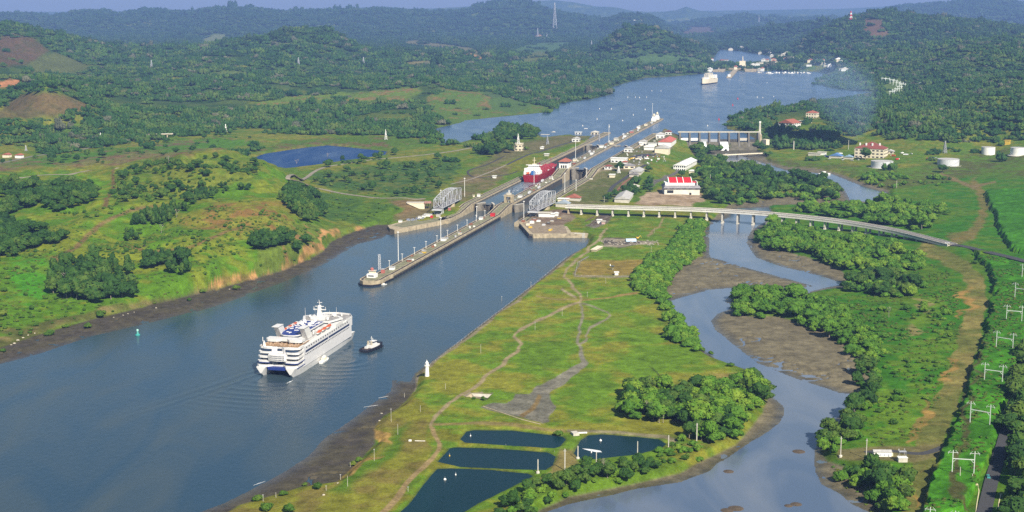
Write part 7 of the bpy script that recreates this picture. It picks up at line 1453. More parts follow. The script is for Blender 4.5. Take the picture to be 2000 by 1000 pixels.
for i, (x, y, ty) in enumerate([(790, 776, 767), (764, 824, 796), (777, 849, 827), (731, 900, 875), (684, 912, 902), (665, 937, 926), (679, 950, 928), (637, 958, 948), (539, 972, 961), (514, 979, 965), (821, 804, 791), (980, 592, 578), (939, 690, 672), (1037, 562, 550), (1183, 554, 542), (1147, 580, 570), (1098, 617, 602), (1045, 645, 628), (870, 760, 748), (797, 960, 950), (1278, 455, 445), (1272, 497, 480)]):
    pole("marker_post", "thin pale marker post in the grass, %s from the top of the peninsula" % ORD(1 + sorted([776, 824, 849, 900, 912, 937, 950, 958, 972, 979, 804, 592, 690, 562, 554, 580, 617, 645, 760, 960, 455, 497]).index(y)), x, y, ty, .13, .9 if i % 2 else 0, group="thin marker posts on the peninsula")
# H-shaped power line frames
HF = [((1996, 541), (2026, 545), 26, "first"), ((1982, 580.5), (2014, 584), 29, "second"), ((1965.5, 625), (1995.5, 627), 30.5, "third"), ((1945.5, 678), (1978, 680), 33, "fourth"), ((1922.5, 743), (1957.5, 745.5), 36, "fifth"), ((1894.5, 825), (1933, 829.5), 43, "sixth"), ((1859.5, 921.5), (1902, 924.5), 45, "seventh"), ((1815, 1037), (1864, 1042), 50, "eighth")]
LTW = M("galvanised_white", (.56, .60, .56), .5, .08, .5)
for a, b, hp, o_ in HF:
    p, q = gp(*a), gp(*b); c = (p + q) / 2; zb = min(p.z, q.z) - 4.2; d = q - p; L = math.hypot(d.x, d.y); h = hp / FPX * c.y * 1.03 + 4.2
    t = T("power_pylon", "white H shaped power line frame, %s counting down from the viaduct road" % o_, "pylon", (c.x, c.y, zb), math.atan2(d.y, d.x), "white H shaped power line frames")
    for x in (-L / 2, L / 2):
        MB().box((x, 0, -1), (.42, .42, h + 1)).build("post", LTW, t)
        m = MB(); m.box((x, 0, h * .92), (5.6, .18, .2)); [m.tube((x + e, 0, h * .92), (x + e * .5, 0, h), .09, 4) for e in (-2.6, 2.6)]; [m.tube((x + e, 0, h * .92), (x + e, 0, h * .92 - .9), .11, 5) for e in (-2.6, 2.6)]; m.build("insulator_arm", LTW, t)
    MB().box((0, 0, h * .70), (L - .44, .36, .42)).build("crossbeam", LTW, t)
    m = MB(); [m.tube((s_ * L / 2, 0, h * .57), (s_ * (L / 2 - 2.0), 0, h * .70), .13, 4) for s_ in (-1, 1)]; m.build("brace", LTW, t)
def lattice(name, label, bx, by, ty, wb_, mat, wt=.12, n=6, r=.3, z=None, ymin=560, group=None, bands=None, cat="lattice tower"):
    p = gp(bx, by, ymin) if z is None else at(bx, by, z); h = (by - ty) / FPX * p.y * 1.03; w = wb_ / 2
    t = T(name, label, cat, p, .3, group); m = MB(); m2 = MB()
    for k in range(n):
        f0, f1 = k / n, (k + 1) / n; w0 = w * (1 - (1 - wt) * f0); w1 = w * (1 - (1 - wt) * f1); mm_ = m2 if bands and k % 2 else m
        C0 = [(w0, w0), (-w0, w0), (-w0, -w0), (w0, -w0)]; C1 = [(w1, w1), (-w1, w1), (-w1, -w1), (w1, -w1)]
        for i in range(4):
            j = (i + 1) % 4; a0 = (*C0[i], h * f0); a1 = (*C1[i], h * f1); b0 = (*C0[j], h * f0); b1 = (*C1[j], h * f1)
            mm_.tube(a0, a1, r, 4); mm_.tube(a0, b1, r * .6, 4); mm_.tube(b0, a1, r * .6, 4); mm_.tube(a1, b1, r * .6, 4)
    m.build("frame", mat, t)
    if bands: m2.build("frame", bands, t)
    return t
for x, y, ty, l in ((197, 277, 260, "at the foot of the forest left of the flyover"), (441, 257, 243, "at the forest edge right of the flyover"), (753.5, 273, 254, "in the scrub behind the blue pond"), (1012, 281.5, 262, "on the square white house")):
    if x == 1012: t = lattice("range_tower", "white tapering range tower " + l, x, y, ty, 5, WHITE, r=.22, z=float(gp(1012, 295, 1700).z) + 13.5)
    else:
        t = lattice("range_tower", "white tapering range tower " + l, x, y, ty, 5, WHITE, r=.24, ymin=1700)
    h_ = max(v.co.z for v in t.children[0].data.vertices); MB().box((0, 2.2 * .2, h_ * .45), (1.3, .3, h_ * .55)).build("day_board", WHITE, t)
for x, y, ty, w, l, rr in ((1083, 56, 8, 30, "huge lattice pylon rising above the far skyline", 1.7), (1050, 76, 56, 14, "small lattice pylon on the bare orange knoll", 1.0), (1068, 78, 66, 10, "tiny lattice pylon right of the orange knoll", .8), (1155, 92, 80, 10, "grey lattice pylon left of the conical hill", .8), (583, 128, 113, 8, "grey lattice pylon in the middle of the forest", .6), (710, 126, 112, 8, "grey lattice pylon near the orange forest clearing", .6), (1482, 47, 31, 14, "grey lattice pylon on the right-hand far ridge", 1.1), (1845, 299, 276, 6, "dark lattice pylon between the storage tanks", .35), (1208, 338, 325, 5, "short white lattice mast before the round tree", .3), (1069, 282, 266, 5, "grey lattice mast on the grass of the far lock side", .3), (1170, 284, 262, 3, "dark slim lattice mast beside the workshop", .3), (51, 295, 284, 4, "grey lattice pylon beside the far red-roofed huts", .3), (296, 134, 118, 8, "grey lattice pylon in the forest below the bare hill", .6)):
    lattice("lattice_pylon", l, x, y, ty, w, GREYM if "white" not in l else WHITE, r=rr, ymin=1500)
lattice("radio_mast", "red and white radio mast on the right-hand hill top", 1661, 42, 23, 16, WHITE, r=1.3, ymin=5500, bands=RED)
# white gantries of the switchyard
for i, (x, y) in enumerate([(1726, 160), (1733, 161), (1742, 163), (1748, 165), (1754, 168), (1760, 170), (1764, 172), (1757, 177), (1752, 181), (1747, 184), (1742, 187)]):
    p = gp(x, y, 3000); t = T("line_gantry", "white H shaped line gantry on the forest strip, %s from the top" % ORD(i + 1), "gantry", p, 0, "white gantries on the forest strip"); m = MB(); [m.box((e, 0, -2), (1.3, 1.3, 17)) for e in (-6, 6)]; m.build("post", LTW, t); MB().box((0, 0, 11), (18, 1.2, 1.4)).build("crossbeam", LTW, t)
# lamp masts of the locks
LM = [(861, 471, 427, 5, "tall lamp mast halfway along the centre wall"), (778, 509, 455, 5, "tall lamp mast near the outer end of the centre wall"), (907.5, 384, 350, None, "tall lamp mast behind the far swing bridge"), (1023, 427, 395, 4.6, "tall lamp mast on the wharf tip by the near swing bridge"), (1103, 376, 340, 10.5, "tall lamp mast beside the emptied chamber"), (1124, 310, 272, 18.5, "tall lamp mast behind the control house"), (1189, 279, 246, 18.5, "tall lamp mast at the upper gates"), (1043, 360, 328, 10.5, "tall lamp mast beside the red tanker"), (931, 424, 405, 5, "lamp mast at the first ramp"), (1274, 228, 204, 18.5, "tall lamp mast at the lake end of the centre wall"), (861, 400, 373, None, "lamp mast standing left of the far truss"), (1125, 372, 353, 10.5, "lamp mast on the near edge of the emptied chamber"), (1145, 347, 330, 10.5, "lamp mast at the foot of the tall gates")]
for x, y, ty, z, l in LM: pole("light_mast", l, x, y, ty, .38, 0, False, WHITE, z, True)
for i, s in enumerate(range(70, 470, 42)):
    p = S(s, -6.5, 5.04); t = T("lamp_post", "short double lamp post on the far edge of the centre wall, %s from its tip" % ORD(i + 1), "lamp post", p, AXR, "short lamp posts along the centre wall"); MB().tube((0, 0, 0), (0, 0, 7.5), .22, 6).build("post", WHITE, t); MB().box((0, 0, 7.3), (.5, 2.4, .4)).build("lamp_head", WHITE, t); MB().box((0, 0, 0), (1.2, 1.2, 1.4)).build("plinth", PALEC, t)

# ------------------------------------------------------------------ furniture of the locks
p = S(16, -6, 5.0); hh = T("wall_end_house", "white lookout house with a stepped top on the centre wall's outer tip", "lookout house", p, AXR)
MB().box((0, 0, 0), (8, 9, 3.8)).build("wall", WHITE, hh); MB().box((-4.05, 0, 1.4), (.2, 6, 1.2)).build("window_band", GLASS, hh); MB().box((1, 0, 3.82), (5, 6, 2.6), 0, .9).build("wheelhouse", CREAM, hh); MB().box((1, 0, 6.45), (6.4, 7.4, .4)).build("roof", PALEC, hh); MB().lathe([(1.6, 6.86), (1.6, 8.6), (2.0, 8.7), (.2, 9.8)], (1, .5, 0), 10).build("beacon", PINK, hh)
lattice("signal_tower", "grey lattice signal tower just behind the lookout house", 741, 527, 497, 2.4, SILVER, wt=.9, n=7, r=.16, z=5.0)
m = MB(); r4 = random.Random(11)
lm = [(s, r4.uniform(-6, 6), z) for s, z in [(560, 10.6), (700, 10.6), (780, 10.6), (640, 10.6), (985, 18.6), (1040, 18.6), (1150, 18.6), (1230, 18.6), (1340, 18.6), (1420, 18.6), (1500, 18.6), (1600, 18.6), (1700, 18.6), (1790, 18.6)]]
for i, (s, y, z) in enumerate(lm):
    y = (-6.7, 6.7)[i % 2]; t = T("towing_engine", "silver electric towing engine on the centre wall rails, %s from the outer end" % ORD(i + 1), "locomotive", S(s, y, z), AXR, "silver towing engines of the locks"); MB().box((0, 0, .5), (9.5, 2.4, 1.8)).build("body", SILVER, t); [MB().box((x, 0, 2.3), (1.8, 2.2, 1.3)).build("cab", SILVER, t) for x in (-3.5, 3.5)]; [MB().box((x, 0, 0), (1.6, 2.0, .5)).build("bogie", DARK, t) for x in (-3, 3)]
for i, (s, y, z, w, d, h, c, l) in enumerate([(452, 3, 5, 5, 6, 3.6, RED, "red block hut at the foot of the first ramp"), (60, 0, 5, 5, 5, 3, WHITE, "white box on the centre wall behind the lookout"), (250, -2, 5, 5, 7, 3, WHITE, "white hut by the halfway lamp mast"), (110, 2, 5, 4, 5, 2.2, RUST, "rusty winch box near the outer end of the wall"), (165, 1, 5, 4, 4, 2, YELL, "yellow bin on the centre wall"), (40, -3, 5, 3, 4, 4, PINK, "faded red shelter behind the lookout"), (420, -4, 5, 4, 6, 3.2, WHITE, "white shelter before the first ramp"), (300, 3, 5, 4, 4, 1.6, CREAM, "low cream box halfway along the wall"), (960, 5, 18.5, 4, 9, 3, RUST, "rusty red shelter just past the control house"), (1010, -4, 18.5, 5, 12, 3.4, CREAM, "cream hut along the upper centre wall"), (1120, 3, 18.5, 5, 8, 3.4, WHITE, "white hut halfway up the upper centre wall"), (1245, -3, 18.5, 6, 12, 4, WHITE, "white machine hut before the upper gates"), (1310, 4, 18.5, 6, 14, 4, CREAM, "cream machine hut past the upper gates"), (1390, -2, 18.5, 6, 18, 4.5, PALEC, "pale long hut on the lake arm"), (1460, 3, 18.5, 5, 10, 4, WHITE, "white hut on the lake arm"), (1560, 0, 18.5, 6, 14, 3.6, PINK, "faded red shelter on the lake arm"), (1660, -2, 18.5, 6, 10, 5, WHITE, "white cabin toward the lake end"), (1740, 1, 18.5, 6, 12, 3.6, CREAM, "cream store toward the lake end"), (820, -3, 10.5, 4, 6, 3, PALEC, "pale locker at the foot of the second ramp"), (600, 3, 10.5, 5, 7, 3, WHITE, "white locker on the lower lock stretch"), (740, -3, 10.5, 4, 5, 2.4, SILVER, "silver locker beside the tanker")]):
    t = T("lock_hut", l, "hut", S(s, y, z + .02), AXR); MB().box((0, 0, 0), (d, w, h)).build("wall", c, t); MB().box((0, 0, h + .02), (d + .8, w + .8, .3)).build("roof", GREYROOF if c is not RED else RED, t)
for s, l in ((1910, "white signal house with a domed top at the lake end of the wall"), (1860, "white control cabin second from the lake end of the wall")):
    t = T("signal_house", l, "signal house", S(s, 0, 18.52), AXR); MB().box((0, 0, 0), (12, 10, 7)).build("wall", WHITE, t); MB().box((0, 0, 7.02), (8, 7, 5), 0, .9).build("upper_house", WHITE, t); MB().box((0, 0, 12.05), (9.5, 8.5, .6)).build("roof", PALEC, t); MB().lathe([(2.2, 12.7), (2.2, 15.5), (.2, 17.5)], n=10).build("beacon", CREAM, t)
p = S(545, 1, 10.55); t = T("gate_arch", "pale concrete arch house standing over the centre wall at the first ramp's top", "arch house", p, AXR)
m = MB(); [m.box((0, y, 0), (8, 3.0, 8)) for y in (-4.5, 4.5)]; m.box((0, 0, 8.02), (8, 12, 2.6)); m.build("arch", CONCR, t); MB().box((0, 0, 10.65), (5, 6, 2.4)).build("roof_hut", PALEC, t); MB().tube((0, 0, 13), (0, 0, 17), .6, 6).build("beacon", WHITE, t)
p = S(575, -5, 10.55); t = T("derrick_crane", "dark derrick crane jib on the centre wall above the first ramp", "crane", p, AXR); MB().box((0, 0, 0), (5, 4, 3)).build("cab", CONCD, t); MB().tube((1, 0, 3), (9, -1, 15), .5, 5).build("jib", BLACK, t)
for i, (x, y, w, d, h, c, l) in enumerate([(1022, 434, 4, 4, 3, RUST, "rusty bollard house at the wharf tip"), (1031, 440, 4, 5, 2.4, CREAM, "cream crate on the dark edged wharf"), (1039, 436, 5, 5, 2.8, WHITE, "white crate on the wharf below the truss"), (1044, 431, 6, 5, 2.2, RUST, "rusty skip on the wharf"), (1052, 433, 5, 4, 2, WHITE, "white box beside the rusty skip"), (1036, 445, 4, 4, 2, YELL, "yellow box by the wharf edge"), (1092, 428, 5, 3, 1.8, YELL, "yellow machine on the wharf yard"), (1071, 437, 5, 4, 1.6, CONCD, "dark stack on the wharf yard"), (1078, 433, 5, 3, 1.4, PALEC, "pale stack on the wharf yard"), (1062, 440, 4, 4, 1.5, SILVER, "silver stack on the wharf yard"), (1075, 450, 3, 9, 2.0, YELL, "yellow slanting gangway at the wharf face")]):
    p = at(x, y, 4.75); t = T("wharf_gear", l, "wharf gear", p, AXR); MB().box((0, 0, 0), (d, w, h), 0, .9).build("body", c, t); MB().box((0, 0, h + .02), (d * .5, w * .5, .5)).build("lid", GREYM, t)
for i, (x, y, w, d, h, c, l) in enumerate([(836, 423, 10, 5, 3.4, WHITE, "white cabin at the foot of the far truss"), (843, 426, 3, 3, 3, RED, "red box at the foot of the far truss"), (828, 425, 4, 4, 3, WHITE, "white cabin left of the red box"), (820, 427, 4, 4, 3, WHITE, "small white cabin second left of the red box"), (782, 434, 4, 4, 2.4, WHITE, "white bollard house at the far wharf's tip"), (856, 424, 5, 4, 3.5, PALEC, "pale hut right of the red box"), (878, 414, 3, 3, 6, PINK, "faded red post house on the far wall")]):
    p = at(x, y, 5.02); t = T("wharf_cabin", l, "cabin", p, AXR); MB().box((0, 0, 0), (d, w, h)).build("wall", c, t); MB().box((0, 0, h + .02), (d + .5, w + .5, .3)).build("roof", GREYROOF if c is not RED else RED, t)
m = MB()
for k in range(40): q = at(795 + k * .85 + r4.uniform(-2, 2), 431 - k * .13 + r4.uniform(-2.5, 2), 5.02); m.box((q.x, q.y, 5.02), (r4.uniform(.8, 2.2), r4.uniform(.6, 1.6), r4.uniform(.5, 1.4)), r4.uniform(0, 3))
tag(m.build("scrap_heap", M("scrap", (.22, .25, .32), .7, .5, .4)), "bluish heap of stacked gear along the far wharf", "heap", kind="stuff")
p = at(930, 382, 10.6); t = T("wire_reel", "pale cable reel standing on the far lock wall", "cable reel", at(925, 384.5, 10.6), 0); MB().lathe([(2.2, 0), (2.2, .4), (1.1, .4), (1.1, 2.2), (2.2, 2.2), (2.2, 2.6)], n=16).build("drum", CREAM, t)
t = T("winch_house", "white winch cabin on the far lock wall beside the truss", "cabin", at(935, 384, 10.6), AXR); MB().box((0, 0, 0), (4, 4, 3.6)).build("wall", WHITE, t); MB().box((0, 0, 3.62), (4.8, 4.8, .3)).build("roof", PALEC, t)
for i, (x, y, l) in enumerate(((1154, 350, "round pale concrete pit head on the grass by the emptied chamber"), (1070, 335, "pale pit head beside the tanker's bow"))):
    t = T("pit_head", l, "pit head", gp(x, y, 1700), 0); MB().lathe([(3.2, -.5), (3.2, 1.2), (2.0, 1.3), (2.0, .2)], n=16).build("ring", PALEC, t)

# ------------------------------------------------------------------ on the peninsula and the east bank
p = gp(834, 734.5); lh = T("lighthouse", "small white tapering lighthouse with a domed top at the canal bank", "lighthouse", p, 0)
MB().lathe([(1.75, -.4), (1.7, .4), (1.5, 3.5), (1.35, 7.0), (1.55, 7.4), (1.9, 7.7), (1.9, 8.0)], n=24).build("tower", WHITE, lh); m = MB(); [m.tube((1.85 * math.cos(a), 1.85 * math.sin(a), 8), (1.85 * math.cos(a), 1.85 * math.sin(a), 8.8), .06, 4) for a in np.linspace(0, 6.28, 13)[:-1]]; m.build("gallery_rail", WHITE, lh)
MB().lathe([(1.15, 8.0), (1.15, 9.6)], n=16).build("lantern", GLASS, lh); [MB().box((1.13 * math.cos(a), 1.13 * math.sin(a), 8.0), (.9, .2, 1.6), a + 1.57).build("lantern_panel", WHITE, lh) for a in (-2.2, -1.4, -.6, .3, 1.2)]; MB().lathe([(1.5, 9.6), (1.3, 10.1), (.7, 10.9), (.25, 11.3), (.12, 12.4), (.05, 12.5)], n=16).build("dome", WHITE, lh, smooth=True)
p = gp(1724, 892); wsd = T("white_shed", "long white shed with a grey roof on the riverside service track", "shed", p + Vector((0, 2, -.2)), math.radians(-2))
MB().box((0, 0, 0), (10.5, 4.2, 3.2)).build("wall", WHITE, wsd); MB().gable(4.2, 10.5, 3.22, .9, .4).build("roof", GREYROOF, wsd); [MB().box((x, -2.12, .8), (1.0, .15, 1.1)).build("window", M("pale_window", (.42, .45, .50), .4, .1, 1), wsd) for x in (-3.6, -1.2, 1.2, 3.6)]; MB().box((5.8, .4, 0), (1.6, 2.4, 1.8)).build("side_bin", CREAM, wsd)
p = gp(1763.5, 903); bxs = T("pump_box", "pale concrete pump box with a thin frame right of the white shed", "pump box", p + Vector((0, 1.6, -.2)), 0); MB().box((0, 0, 0), (5.4, 3.6, 2.8)).build("wall", PALEC, bxs); MB().box((0, 0, 2.82), (5.8, 4.0, .25)).build("lid", WHITE, bxs); m = MB(); [m.tube((x, y, 3.0), (x, y, 6.5), .08, 4) for x in (-2, 2) for y in (-1.2, 1.2)]; m.box((0, 0, 6.5), (4.4, 2.8, .12)); m.build("frame", GREYM, bxs)
p = gp(1204, 537); kk = T("radar_kiosk", "tiny white flat topped kiosk in the dry fenced field", "kiosk", p, 0); MB().box((0, 0, 0), (3.6, 3.2, 2.8)).build("wall", WHITE, kk); MB().box((0, 0, 2.82), (5.2, 4.6, .5)).build("roof", WHITE, kk)
p = gp(1196, 527); kk = T("dish_mast", "grey tripod dish standing in the dry fenced field", "antenna", p, .4); m = MB(); [m.tube((2 * math.cos(a), 2 * math.sin(a), 0), (0, 0, 3), .12, 5) for a in (0, 2.1, 4.2)]; m.build("tripod", GREYM, kk); MB().lathe([(.2, 0), (1.6, .4), (2.6, 1.1), (2.5, 1.15), (.15, .15)], (0, 0, 3.0), 16).build("dish", M("dark_dish", (.10, .12, .13), .6, .2, .5), kk); MB().box((-1.5, 2, 4), (1, .6, 1.6)).build("feed_box", WHITE, kk)
def fence(label, line, n, h=1.3):
    P = [gp(x, y) for x, y in line]; t = T("wire_fence", label, "fence", P[0], 0); m = MB(); tot = sum((P[i + 1] - P[i]).length for i in range(len(P) - 1))
    b = MB()
    for i in range(len(P) - 1):
        a, c = P[i] - P[0], P[i + 1] - P[0]; k = max(2, int(n * (c - a).length / tot))
        for j in range(k): q = a.lerp(c, j / k); m.tube(q, q + Vector((0, 0, h)), .09, 4)
        for zz in (.5, 1.0, 1.25): b.tube(a + Vector((0, 0, zz * h / 1.3)), c + Vector((0, 0, zz * h / 1.3)), .03, 3)
    m.build("fence_post", PALEC, t); b.build("wire", GREYM, t)
fence("low wire fence round the dry field above the path crossing", [(1150, 502), (1128, 514), (1123, 539), (1200, 541), (1240, 542), (1274, 512)], 40)
fence("low wire fence along the canal's grassy edge", [(1107, 503), (1050, 551), (1000, 590), (940, 636), (880, 682), (830, 722)], 46)
# mound yard: rubble, blue tarpaulin shelter
m = MB()
for k in range(90):
    q = gp(1168 + r4.uniform(0, 120), 472 + r4.uniform(-3, 7)); s = r4.uniform(.5, 1.6); m.box((q.x, q.y, q.z - .2), (s * 1.6, s, s * .7), r4.uniform(0, 3), .7)
tag(m.build("rubble", M("rubble", (.30, .27, .22), .9, .5, .5)), "broken concrete rubble along the old slipway yard", "rubble", kind="stuff")
p = gp(1232, 471); sv = T("tarpaulin_shelter", "light blue tarpaulin shelter among the rubble", "shelter", p, .1); b = MB(); b.loft([[(x, 3.6 * math.cos(math.pi * k / 8), 3.2 * math.sin(math.pi * k / 8)) for k in range(9)] for x in (-6, 6)]); b.build("canopy", M("blue_tarpaulin", (.42, .55, .66), .5, .1, .3), sv)
p = gp(1166, 488); pbk = T("flat_store", "flat pale slab roofed store beside the dirt path", "store", p, AXR - .1); MB().box((0, 0, 0), (26, 6, 2.2)).build("wall", CONCR, pbk); MB().box((0, 0, 2.22), (27, 7, .35)).build("roof", CREAM, pbk)
p = gp(1245, 467); t = T("yellow_excavator", "yellow digger parked at the tarpaulin shelter", "excavator", p, .5); MB().box((0, 0, .2), (4.4, 2.8, .9)).build("tracks", DARK, t); MB().box((-.3, 0, 1.1), (3.4, 2.6, 1.5)).build("body", YELL, t); MB().box((.6, .7, 2.6), (1.4, 1.1, 1.1)).build("cab", GLASS, t); b = MB(); b.tube((1.2, -.4, 1.8), (4.2, -.4, 4.0), .25, 5); b.tube((4.2, -.4, 4.0), (5.6, -.4, 1.0), .2, 5); b.build("boom", YELL, t)
m = MB()
for a0, b0 in (((1144, 432), (1160, 424)), ((1150, 441), (1172, 424)), ((1160, 440), (1196, 422))):
    q0, q1 = gp(*a0), gp(*b0); m.tube(q0 + Vector((0, 0, .6)), q1 + Vector((0, 0, .6)), .9, 5)
tag(m.build("timber_stack", M("old_timber", (.10, .075, .05), .9, .4, .4)), "dark long timbers lying beside the sloping staging track", "timber stack", kind="thing")
# concrete pit and the paved slab edge
p = gp(935, 783); t = T("sluice_pit", "open concrete pit with pale sloping walls in the grass", "pit", (0, 0, 0)); Wp = [gp(*q) for q in ((907, 777), (921, 768.5), (961, 770.5), (949, 783))]
MB().add([tuple(Wp[1] + Vector((0, 0, .1))), tuple(Wp[2] + Vector((0, 0, .1))), (Wp[2].x - .6, Wp[2].y - 1.2, 2.6), (Wp[1].x + .6, Wp[1].y - 1.2, 2.6), (Wp[1].x, Wp[1].y + 1.0, 2.6), (Wp[2].x, Wp[2].y + 1.0, 2.6)], [(0, 3, 2, 1), (0, 1, 5, 4), (0, 4, 3), (1, 2, 5), (2, 3, 4, 5)]).build("back_wall", PALEC, t)
MB().add([tuple(Wp[0] + Vector((0, 0, .1))), tuple(Wp[1] + Vector((0, 0, .1))), (Wp[1].x + 1, Wp[1].y - 1, 2.6), (Wp[0].x + 2.2, Wp[0].y + .4, 2.6), (Wp[0].x - .8, Wp[0].y, 2.6), (Wp[1].x - .8, Wp[1].y, 2.6)], [(0, 1, 2, 3), (0, 4, 5, 1), (0, 3, 4), (1, 5, 2), (2, 5, 4, 3)]).build("side_wall", CONCR, t)
q = [gp(*z_) for z_ in ((944, 794), (985, 808), (1020, 820), (1055, 829))]; m = MB()
for a, b in zip(q[:-1], q[1:]): m.tube(a + Vector((0, 0, .15)), b + Vector((0, 0, .15)), .35, 4)
tag(m.build("slab_kerb", CONCR), "low broken kerb along the lower edge of the ruined paving", "kerb", kind="thing")
p = gp(1123, 849); sl = T("pond_sluice", "white concrete sluice box between the settling ponds", "sluice", p, .3); MB().box((0, 0, 0), (4.0, 5.5, 1.6)).build("box", PALEC, sl); MB().box((5, 1.5, 0), (7, .8, .8), -.2).build("pipe", WHITE, sl)
p = gp(801, 861.5); sl = T("pipe_block", "small white block with a low pipe beside the dirt track", "pipe block", p, 0); MB().box((0, 0, 0), (1.8, 1.2, .9)).build("block", WHITE, sl); MB().tube((3, -.4, .3), (9.5, -.9, .3), .35, 6).build("pipe", PALEC, sl)
for x, y, l in ((919, 852, "tiny white float on the narrow settling pond"), (890, 928, "tiny white float on the large settling pond"), (869, 937, "floating aerator frame on the large settling pond"), (1173, 861, "floating aerator on the foam streaked pond"), (1155, 884, "tiny white float on the foam streaked pond"), (878, 891, "tiny yellowish float on the middle settling pond"), (988, 873, "pale sluice post at the edge of the middle pond"), (1083, 886, "white inlet box at the middle pond's right end"), (1056, 881, "orange inlet plate above the middle pond")):
    q = at(x, y, POND_Z); t = T("pond_float", l, "float", q, 0); r0 = .8 if "aerator" in l else .4; MB().lathe([(r0, -.1), (r0, .45), (r0 * .5, .9)], n=10).build("drum", YELL if ("yellow" in l or "orange" in l) else WHITE, t); MB().tube((0, 0, .8), (0, 0, 1.9), .1, 4).build("stem", GREYM, t)
q = [at(x, y, POND_Z + .03) for x, y in ((1137, 876), (1152, 877), (1172, 880), (1176, 883), (1165, 883), (1150, 880))]; tag(MB().prism([(v.x, v.y) for v in q], POND_Z + .01, POND_Z + .04).build("wash", FOAM), "white foam streak spreading on the pond", "wash", kind="structure")
for x, y, s in ((1560, 882, 1.0), (1555, 985, .8), (1540, 988, .6), (1437, 993, 1.1), (1420, 997, .9), (1168, 922, .1), (1423, 921, .8)):
    if s < .2: continue
    q = at(x, y, 0); r_s = 3.4 * s; tag(MB().lathe([(r_s * 1.5, -.6), (r_s * 1.1, .2), (r_s * .5, .5), (.1, .6)], n=14).build("mud_islet", M("mud_islet", (.085, .065, .045), .9, .3, .4), None, q), "dark mud islet breaking the river surface", "islet", kind="structure")
# vehicles
def car(label, p, rz, col, L=4.4, group=None, name="car", van=False):
    t = T(name, label, "car" if not van else "truck", p, rz, group); w = L * .4
    b = MB(); h = .75 if not van else 1.9; b.box((0, 0, .35), (L, w, h), 0, .97); b.build("body", col, t)
    if not van: MB().box((-.15 * L * .3, 0, 1.1), (L * .52, w * .9, .6), 0, .78).build("cabin", GLASS, t); MB().box((-.15 * L * .3, 0, 1.705), (L * .40, w * .70, .06)).build("roof", col, t)
    else: MB().box((L * .5 + .8, 0, .35), (1.7, w * .95, 1.6), 0, .9).build("cabin", WHITE, t)
    for x in (-L * .3, L * .3):
        for y in (-w * .48, w * .48): MB().tube((x, y - .1, .35), (x, y + .1, .35), .35, 10).build("wheel", DARK, t)
    return t
p = gp(1930, 934); car("teal car driving up the shaded road", (p.x, p.y, p.z + .26), math.radians(80), TEAL, 4.6)
p = gp(1845, 470); car("white car on the viaduct's right end", (vpts[-1].x - 4, vpts[-1].y + 6, vpts[-1].z + .1), math.radians(-30), WHITE, 5)
VC = [(1233, 311, YELL, 1), (1238, 310, YELL, 1), (1228, 313, YELL, 1), (1244, 312, CREAM, 1), (1250, 313, WHITE, 1), (1248, 309, PALEC, 1), (1262, 311, WHITE, 1), (1258, 309, WHITE, 0), (1272, 314, WHITE, 1), (1280, 302, BLUE, 0), (1276, 307, SILVER, 0), (1284, 307, SILVER, 0), (1264, 305, RED, 0)]
for i, (x, y, c, v) in enumerate(VC):
    p = gp(x, y, 1700); car("parked vehicle of the lock yard, %s from the yellow end" % ORD(i + 1), p + Vector((0, 0, .26)), r4.uniform(0, 3), c, 6.5 if v else 4.6, "vehicles parked in the lock yard", "truck" if v else "car", bool(v))
WC = [(1612, 304, BLUE, 0), (1616, 307, BLUE, 1), (1620, 311, WHITE, 0), (1646, 313, SILVER, 0), (1640, 301, SILVER, 1), (1664, 314, SILVER, 0), (1676, 313, WHITE, 0), (1745, 305, ORANGEM, 1), (1752, 312, RED, 1), (1811, 310, RED, 0), (1816, 309, DARK, 0), (1822, 309, BLUE, 0), (1828, 309, SILVER, 0), (1780, 301, WHITE, 0), (1770, 303, SILVER, 1), (1762, 300, WHITE, 1)]
for i, (x, y, c, v) in enumerate(WC):
    p = gp(x, y, 1700); car("parked vehicle of the works yard, %s from the river" % ORD(i + 1), p + Vector((0, 0, .26)), r4.uniform(0, 3), c, 7 if v else 4.8, "vehicles parked in the works yard", "truck" if v else "car", bool(v))
p = at(1610, 341, 0); small_boat("launch", "white launch moored at the bank of the river arm", p, 22, .3, WHITE); p = at(750, 556, 0); small_boat("skiff", "small white skiff moored under the centre wall's tip", p, 6, .4, WHITE); p = at(764, 451, 0); small_boat("skiff", "small white skiff at the far wharf's outer end", p, 6, 2.2, WHITE)
# pale stones on the left bank
for i, (x, y, s) in enumerate([(35, 665, 2.0), (28, 671, 1.6), (45, 660, 1.5), (55, 655, 1.2), (68, 651, 1.0), (222, 620, 1.0), (240, 616, 1.2), (250, 613, .9), (262, 610, .8), (305, 602, 1.5), (22, 674, 1.4), (448, 565, 1.0), (632, 967, 1.2), (660, 944, 1.0), (745, 808, 1.2), (741, 822, 1.0)]):
    q = gp(x, y); v, f = ICO[1]; rr = np.random.default_rng(i); vv = v * (1 + rr.normal(0, .15, (len(v), 1))) * np.array([s * .8, s * .6, s * .4])
    tag(link("boulder", np_mesh("boulder", (vv, [tuple(a) for a in f]), M("pale_rock", (.42, .38, .30), .9, .25, .8)), loc=(q.x, q.y, q.z + s * .15)), "pale boulder on the bank, %s from the left picture edge" % ORD(1 + sorted([35, 28, 45, 55, 68, 222, 240, 250, 262, 305, 22, 448, 632, 660, 745, 741]).index(x)), "boulder", "pale boulders on the banks")
# thin blue smoke over the lakeside woods
p = gp(1668, 285, 1800); m = MB()
for dx, dz, rx, rz_ in ((0, 18, 26, 24), (8, 50, 36, 30), (4, 88, 44, 36), (20, 128, 52, 36)):
    v, f = ICO[2]; m.add([(a * rx + dx, b * rx * 1.2, c * rz_ + dz) for a, b, c in v], [tuple(q) for q in f])

